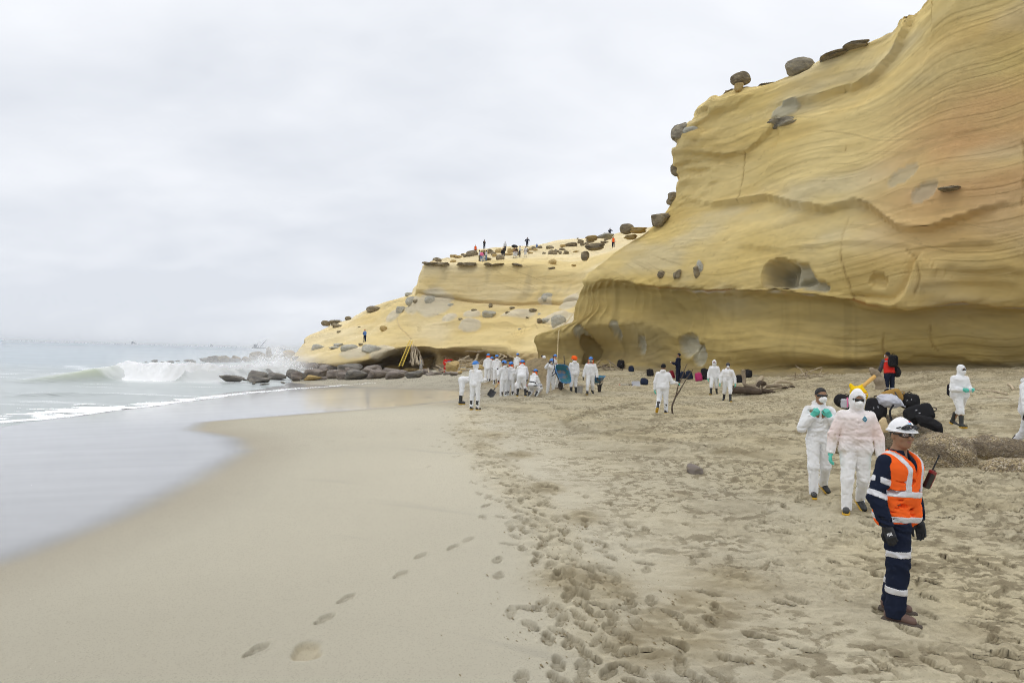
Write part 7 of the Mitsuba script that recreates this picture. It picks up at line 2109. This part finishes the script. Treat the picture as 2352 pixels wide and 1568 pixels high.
sticks(1853, 866, 36.0, 26, .55, .35, .22, ('driftwood_pale', 'driftwood'), 'dry stick in the pale heap below the cliff', 'sticks of the pale heap', (.6, 1.7))
sticks(1389, 852, 49.0, 22, .75, .3, .30, ('driftwood', 'driftwood_dark', 'driftwood_pale'), 'twisted root in the tangle at the foot of the near cliff', 'roots tangled at the cliff foot', (.5, 1.2), (.03, .07), .5)
sticks(1090, 842, 73.0, 46, 3.6, 1.4, .65, ('driftwood_pale', 'driftwood', 'driftwood_pale'), 'driftwood pole in the bank washed under the arch', 'driftwood bank under the arch', (1.0, 3.2), (.04, .10), .3)
sticks(1150, 845, 66.0, 22, 2.6, 1.0, .35, ('driftwood_pale', 'driftwood'), 'driftwood pole on the flat between the arch and the sand heap', 'driftwood on the flat before the arch', (.9, 2.4), (.04, .08), .12)
for pts, lab, m_ in (([(1043, 838, 76), (1060, 826, 76), (1078, 817, 76)], 'long pale trunk leaning left in the driftwood bank', 'driftwood_pale'), ([(1078, 838, 75), (1092, 828, 75), (1097, 817, 75), (1099, 812, 75)], 'forked trunk like a raised hand in the driftwood bank', 'driftwood_pale'), ([(1035, 835, 76), (1050, 830, 76), (1066, 822, 76)], 'short trunk low at the left of the driftwood bank', 'driftwood')):
    limb([at(*q_) for q_ in pts], .16, .09, m_, 'driftwood_log', lab, seed=len(lab))
# poles leaned together beside the ladder
for i in range(17):
    a_ = srng.uniform(-1, 1)
    f0 = at(955 + 13 * a_ + srng.normal(0, 3), 836 + srng.normal(0, 2), 83.5 + srng.normal(0, .5))
    f1 = at(950 + 5 * srng.normal() + 5 * a_, 797 + srng.normal(0, 5), 85.3)
    limb([f0, (f0 + f1) / 2 + [srng.normal(0, .15), 0, 0], f1], .085, .05, ('driftwood_pale', 'driftwood')[i % 2], 'leaning_pole', 'crooked pole in the stack leaning at the cave mouth', 'driftwood', 'poles leaning at the cave mouth', seed=i, sides=6, n=12)
# long sticks on the sand at right
for pts, r_, m_, lab in (([(2245, 896, 22), (2280, 901, 22), (2314, 908, 21.6)], .045, 'driftwood_pale', 'upper of two straight poles on the sand near the straw hat'), ([(2269, 912, 21), (2292, 915, 21), (2318, 915, 21)], .038, 'driftwood_pale', 'lower of two straight poles on the sand near the straw hat'), ([(2316, 884, 23), (2322, 890, 23), (2329, 897, 23)], .05, 'driftwood_pale', 'short pale stick pointing at the straw hat man'), ([(2150, 886, 23.5), (2170, 882, 23.6), (2192, 880, 23.8)], .02, 'driftwood', 'thin stick lying behind the worker with the visor'), ([(1330 * 1.0 + 770, 872, 27), (2116, 868, 27), (2122, 866, 27)], .02, 'driftwood', 'small dark twig on the slope above the bags')):
    q_ = np.array([land(u_, v_) for u_, v_, _ in pts]) + [0, 0, r_ * .8]
    limb(q_, r_, r_ * .8, m_, 'driftwood_pole', lab, seed=len(lab), sides=7)
# rope hanging from the ramp, rope on the headland
rp = [at(1326, 706, 61), at(1305, 735, 56), at(1283, 764, 51.6), at(1281, 800, 50.4), at(1279, 836, 49)]
put('rope', tube(PchipInterpolator(range(5), np.array(rp))(np.linspace(0, 4, 40)), .035, 5), 'rope', smooth=60, label='pale rope hanging down the cliff behind the wheelbarrow', cat='rope')
rp = [face(u_, v_, FAR) + [0, -.08, .06] for u_, v_ in ((912, 732), (915, 744), (922, 755), (932, 766), (942, 778))]
put('rope', tube(PchipInterpolator(range(5), np.array(rp))(np.linspace(0, 4, 30)), .04, 5), 'rope', smooth=60, label='rope running down the headland slope to the ladder', cat='rope')
# ladder
t = thing('ladder', 'yellow ladder leaning at the mouth of the sea cave', 'ladder')
l0, l1 = at(920, 841, 83.0), at(944, 782, 85.8)
sd_ = np.array([.17, .03, 0])
for s in (1, -1):
    put('rail', tube([l0 + s * sd_ * 1.2, l1 + s * sd_], .05, 6), 'ladder_yellow', t)
for i in range(12):
    c_ = l0 + (l1 - l0) * (i + .6) / 12
    put('rung', tube([c_ - sd_, c_ + sd_], .028, 5), 'ladder_yellow', t)


def barrow(p, yaw, pitch, label, scale=1.0):
    """Wheelbarrow: wheel axle at the origin, handles to -y, tipped up by pitch degrees."""
    t = thing('wheelbarrow', label, 'wheelbarrow')
    M = M4(rot([0, 0, 1], -yaw) @ rot([1, 0, 0], -pitch), p, scale)

    def rim(s_, z, y0, y1, n=40):
        a_ = np.linspace(0, 2 * math.pi, n, endpoint=False)
        x_ = np.sign(np.cos(a_)) * np.abs(np.cos(a_)) ** .5 * .34 * s_
        y_ = np.sign(np.sin(a_)) * np.abs(np.sin(a_)) ** .55
        y_ = (y0 + y1) / 2 + y_ * (y1 - y0) / 2
        x_ = x_ * (1 - .16 * (y_ - y0) / (y1 - y0))
        return np.stack([x_, y_, z + .10 * (y_ - y0) / (y1 - y0)], 1)
    rings = [rim(1.0, .52, -.82, .20), rim(.97, .50, -.80, .18), rim(.70, .28, -.66, -.08), rim(.60, .245, -.60, -.14)]
    v = np.vstack(rings + [rings[-1].mean(0)[None]])
    n = 40
    f = []
    for k in range(3):
        for i in range(n):
            j = (i + 1) % n
            f += [[k * n + i, k * n + j, (k + 1) * n + j], [k * n + i, (k + 1) * n + j, (k + 1) * n + i]]
    for i in range(n):
        f.append([3 * n + i, 3 * n + (i + 1) % n, 4 * n])
    m = tri(v, f)
    inner = tri(v - np.array([0, 0, -.008]) + 0 * v, np.array(f)[:, ::-1])
    put('tray', moved(m, M), 'barrow_blue', t, smooth=45)
    put('rim', moved(tube(np.vstack([rings[0], rings[0][:2]]), .013, 6, False), M), 'barrow_edge', t, smooth=60)
    w = thing_part = put('wheel', moved(trimesh.creation.torus(.145, .055, 28, 14, transform=M4(rot([0, 1, 0], 90))), M), 'tyre', t, smooth=60)
    put('hub', moved(trimesh.creation.cylinder(.075, .06, sections=20, transform=M4(rot([0, 1, 0], 90))), M), 'steel_black', w)
    for s in (1, -1):
        put('handle', moved(tube([(s * .05, .02, 0), (s * .10, -.15, .18), (s * .22, -.55, .24), (s * .27, -1.05, .38), (s * .27, -1.32, .46)], .019, 8), M), 'steel_black', t, smooth=60)
        put('leg', moved(tube([(s * .24, -.52, .24), (s * .23, -.60, -.16), (s * .20, -.74, -.16), (s * .22, -.80, .28)], .016, 8), M), 'steel_black', t, smooth=60)
        put('brace', moved(tube([(s * .05, .03, 0), (s * .16, .06, .36)], .013, 6), M), 'steel_black', t, smooth=60)
    return M


p = spot(1287, 900, 31.0)
barrow(p + [0, 0, .195], tc(1287) - 24, 58, 'big wheelbarrow with worn blue tray tipped up towards us')
p = spot(1374, 896, 33.6)
barrow(p + [.1, .3, .195], tc(1374) + 196, 2, 'second blue wheelbarrow half hidden behind the worker with the respirator')


def shovel(a, b, label, blade='steel_black', grip='handle_wood', face_=(0, -1, .3), sc=1.0):
    """Shovel with its grip at a and the tip of the blade at b."""
    t = thing('shovel', label, 'shovel')
    a, b = np.asarray(a), np.asarray(b)
    y = unit(b - a)
    z = unit(np.asarray(face_) - y * (np.asarray(face_) @ y))
    L = np.linalg.norm(b - a)
    M = M4(np.stack([np.cross(y, z), y, z], 1), a)
    put('shaft', moved(tube([(0, 0, 0), (0, L - .38 * sc, 0)], .020, 8), M), grip, t, smooth=60)
    put('socket', moved(tube([(0, L - .42 * sc, 0), (0, L - .24 * sc, .01)], [.024, .020], 8), M), 'steel_black', t, smooth=60)
    x_, y_ = np.meshgrid(np.linspace(-1, 1, 9), np.linspace(0, 1, 9), indexing='ij')
    w_ = .125 * sc * np.minimum(1, 1.15 - .25 * y_ ** 4)
    v = np.stack([x_ * w_, L - .30 * sc + y_ * .30 * sc, .035 * x_ ** 2 + .02 * y_], -1)
    v2 = v - np.array([0, 0, .006])
    n_ = 9
    f = np.vstack([gridfaces(9, 9), gridfaces(9, 9, True) + 81])
    put('blade', moved(tri(np.vstack([v.reshape(-1, 3), v2.reshape(-1, 3)]), f), M), blade, t, smooth=50)
    put('grip', moved(tube([(-.055, -.01, 0), (.055, -.01, 0)], .018, 8), M), 'bag_red', t, smooth=60)
    return t


b_ = spot(1124, 911, 31.0)
shovel(at(1145, 879, 31.4), b_ + [0, 0, .03], 'square black shovel with orange wooden shaft standing at the left of the pit', face_=(.2, -1, .3), sc=1.25)
shovel(at(1210, 885, 30.6), at(1246, 886, 30.8), 'steel shovel carried level across the crouching worker', 'steel', 'steel', (0, -.3, 1))
q_ = spot(1446, 883, 39.0)
shovel(q_ + [-.55, 0, .06], q_ + [.62, .1, .10], 'broad metal scoop lying on the sand before the cliff', 'steel', 'steel', (0, -1, .5), 1.6)
b_ = at(1211, 864, 43.5)
shovel(at(1238, 842, 43.6), at(1246, 862, 43.4), 'black handled tool held by the worker with the dark cap below the rope', 'steel_black', 'steel_black')
shovel(at(1277, 835, 40), on_ground(at(1278, 868, 40)), 'shovel standing upright beside the tipping worker', 'steel_black', 'steel_black')
# jugs and bucket


def jug(p, label, s=1.0):
    prof = np.array([(.001, 0), (.125, 0), (.135, .02), (.135, .10), (.128, .115), (.135, .13), (.135, .24), (.128, .255), (.135, .27), (.135, .33), (.10, .39), (.035, .42), (.035, .46), (.001, .47)]) * s
    t = thing('water_jug', label, 'water jug')
    m = trimesh.creation.revolve(prof, sections=28)
    put('bottle', moved(m, M4(None, p)), 'jug_blue', t, smooth=40)
    put('cap', moved(trimesh.creation.cylinder(.04 * s, .05 * s, sections=20), M4(None, p + np.array([0, 0, .475 * s]))), 'cloth_blue', t)


jug(spot(1258, 841, 46.0), 'blue water jug standing on the sand below the rope', 1.0)
jug(face(1233.5, 567.5, FAR) - [0, 0, .05], 'blue water jug on the skyline right of the man on the telephone', 1.5)
p = spot(1331, 899, 32.2)
t = thing('bucket', 'pale grey bucket beside the worker with the respirator', 'bucket')
put('pail', moved(trimesh.creation.revolve(np.array([(.001, 0), (.13, 0), (.175, .36), (.185, .36), (.185, .375), (.165, .375), (.12, .02), (.001, .02)]), sections=28), M4(None, p)), 'bucket_grey', t, smooth=40)
put('bail', moved(tube([(.18 * math.cos(a_), -.05, .36 + .12 * math.sin(a_)) for a_ in np.linspace(0, math.pi, 14)], .006, 5), M4(None, p)), 'steel', t)


# ------------------------------------------------------------------ ships on the horizon
bs('ship_grey', (.16, .18, .20), .7)
bs('ship_blue', (.10, .25, .40), .6)
bs('ship_white', (.6, .6, .6), .6)
bs('ship_rust', (.30, .14, .08), .7)


def offing(u, d):
    p = at(u, 800, d)
    return np.array([p[0], p[1], SEA])


def rig(u, d, s, label):
    t = thing('oil_platform', label, 'oil platform')
    M = M4(rot([0, 0, 1], 15), offing(u, d), s)
    put('deck', moved(join(box((30, 22, 3), (0, 0, 12)), box((26, 20, 2), (0, 0, 17))), M), 'ship_grey', t)
    put('quarters', moved(box((12, 12, 7), (-6, 0, 21.5)), M), 'ship_grey', t)
    put('crane', moved(tube([(8, 0, 18), (8, 0, 26), (20, 0, 34)], .7, 6), M), 'ship_grey', t)
    for x in (-11, 11):
        for y in (-8, 8):
            put('leg', moved(tube([(x * 1.1, y * 1.1, -2), (x, y, 11)], 1.0, 8), M), 'ship_grey', t)


rig(306, 3000, .55, 'hazy oil platform on the horizon, left of the crane ship')
rig(486, 4300, .6, 'fainter far oil platform on the horizon just left of the crane ship')
t = thing('crane_ship', 'hazy crane ship with long slanting jib on the horizon', 'crane ship')
M = M4(rot([0, 0, 1], 4), offing(596, 2500), 1.0)
hull = trimesh.creation.extrude_polygon(__import__('shapely').Polygon([(-26, -4), (-22, -5.5), (20, -5.5), (25, 0), (20, 5.5), (-26, 5.5)]), 4.5, engine='earcut')
put('hull', moved(hull, M), 'ship_grey', t)
put('bridge', moved(join(box((10, 9, 7), (-16, 0, 8)), box((7, 8, 4), (-16, 0, 13.5))), M), 'ship_grey', t)
put('a_frame', moved(join(tube([(-4, 3, 4), (-9, 0, 21)], .6, 6), tube([(-4, -3, 4), (-9, 0, 21)], .6, 6)), M), 'ship_grey', t)
put('jib', moved(join(*[tube([(2, y_, 5 + z_), (24, y_ * .3, 32 + z_ * .4)], .45, 6) for y_ in (-1.5, 1.5) for z_ in (0, 2)]), M), 'ship_grey', t)
put('stay', moved(tube([(-9, 0, 21), (24, 0, 32)], .22, 5), M), 'ship_grey', t)
t = thing('fishing_boat', 'small blue and white fishing boat off the rocky point', 'fishing boat')
M = M4(rot([0, 0, 1], 8), offing(650, 1240), 1.0)
put('hull', moved(trimesh.creation.extrude_polygon(__import__('shapely').Polygon([(-6.5, -1.9), (3, -2.1), (7, 0), (3, 2.1), (-6.5, 1.9)]), 2.0, engine='earcut'), M), 'ship_blue', t)
put('wheelhouse', moved(join(box((3.2, 2.6, 2.4), (-2.8, 0, 3.2)), box((3.6, 3, .25), (-2.8, 0, 4.5))), M), 'ship_white', t)
put('mast', moved(join(tube([(0, 0, 2), (0, 0, 8.5)], .12, 6), tube([(0, 0, 5), (4.5, 0, 3.2)], .08, 5)), M), 'ship_rust', t)
put('net_heap', moved(trimesh.creation.icosphere(2, 1.1), M @ M4(None, (3, 0, 2.1))), 'ship_rust', t)

# clods kicked up along the trail
crng = np.random.default_rng(9)
n = 1700
cy = 3.9 + 13 * crng.random(n) ** 1.4
cx = np.interp(cy, [4, 5, 7, 9.6, 12.8, 20], [.8, .75, .70, .48, -.1, -1.1]) + crng.normal(0, .28, n) * (1 + .04 * cy)
big_ = crng.random(n) < .5
hot = [(at(1390, 1350, 5.9), .5), (at(1335, 1180, 8.0), .35), (at(1560, 1450, 5.2), .6), (at(1300, 1330, 6.0), .5), (at(1310, 1150, 8.6), .3), (at(1700, 1330, 6.0), .6)]
for i in np.nonzero(big_)[0]:
    h0, s_ = hot[crng.integers(len(hot))]
    cx[i], cy[i] = h0[0] + crng.normal(0, s_), h0[1] + crng.normal(0, s_ * 1.3)
rad = np.minimum(crng.exponential(.0042, n) + .003, .018)
_st = cKDTree(sand_v[:, :2])
_, ki = _st.query(np.stack([cx, cy], 1))
put('sand_clods', blobs(np.stack([cx, cy, sand_v[ki, 2] + rad * .4], 1), rad, (1.2, 1, .8), 3), 'sand_clod', smooth=True, label='crumbs of damp sand scattered along the footprints', kind='stuff') if bs('sand_clod', (.27, .215, .13), .95, spec=.1) else None

# tell rows of rocks apart by their order
_ord = 'first second third fourth fifth sixth seventh eighth ninth tenth eleventh twelfth thirteenth fourteenth fifteenth sixteenth seventeenth eighteenth nineteenth twentieth'.split()
for grp, text in (('caprock slabs along the far cliff edge', 'dark caprock slab, {} from the left along the brink of the far cliff'), ('reef rocks beyond the wave', 'dark reef rock beyond the wave, {} from the left'), ('grey concretions along the headland', 'grey concretion in the headland, {} from the left'),
                  ('yellow blocks on top of the far cliff', 'yellow sandstone block on the far cliff top, {} from the left'), ('stones on the headland slope', 'dark stone on the headland slope, {} from the left'), ('nodules in the far cliff wall', 'small dark nodule in the far cliff wall, {} from the left'),
                  ('grey nodules in the far cliff wall', 'pale grey nodule in the far cliff wall, {} from the left'), ('yellow boulders at the foot of the headland', 'yellow brown boulder at the headland foot, {} from the left'), ('boulders in the wash', 'wet grey boulder in the wash off the point, {} from the left')):
    ks = [k for k in labels if labels[k].get('group') == grp]
    ks.sort(key=lambda k: px(np.array(scene[k]['to_world'].matrix)[:3, 3])[0])
    for i, k in enumerate(ks[:20]):
        labels[k]['label'] = text.format(_ord[i])
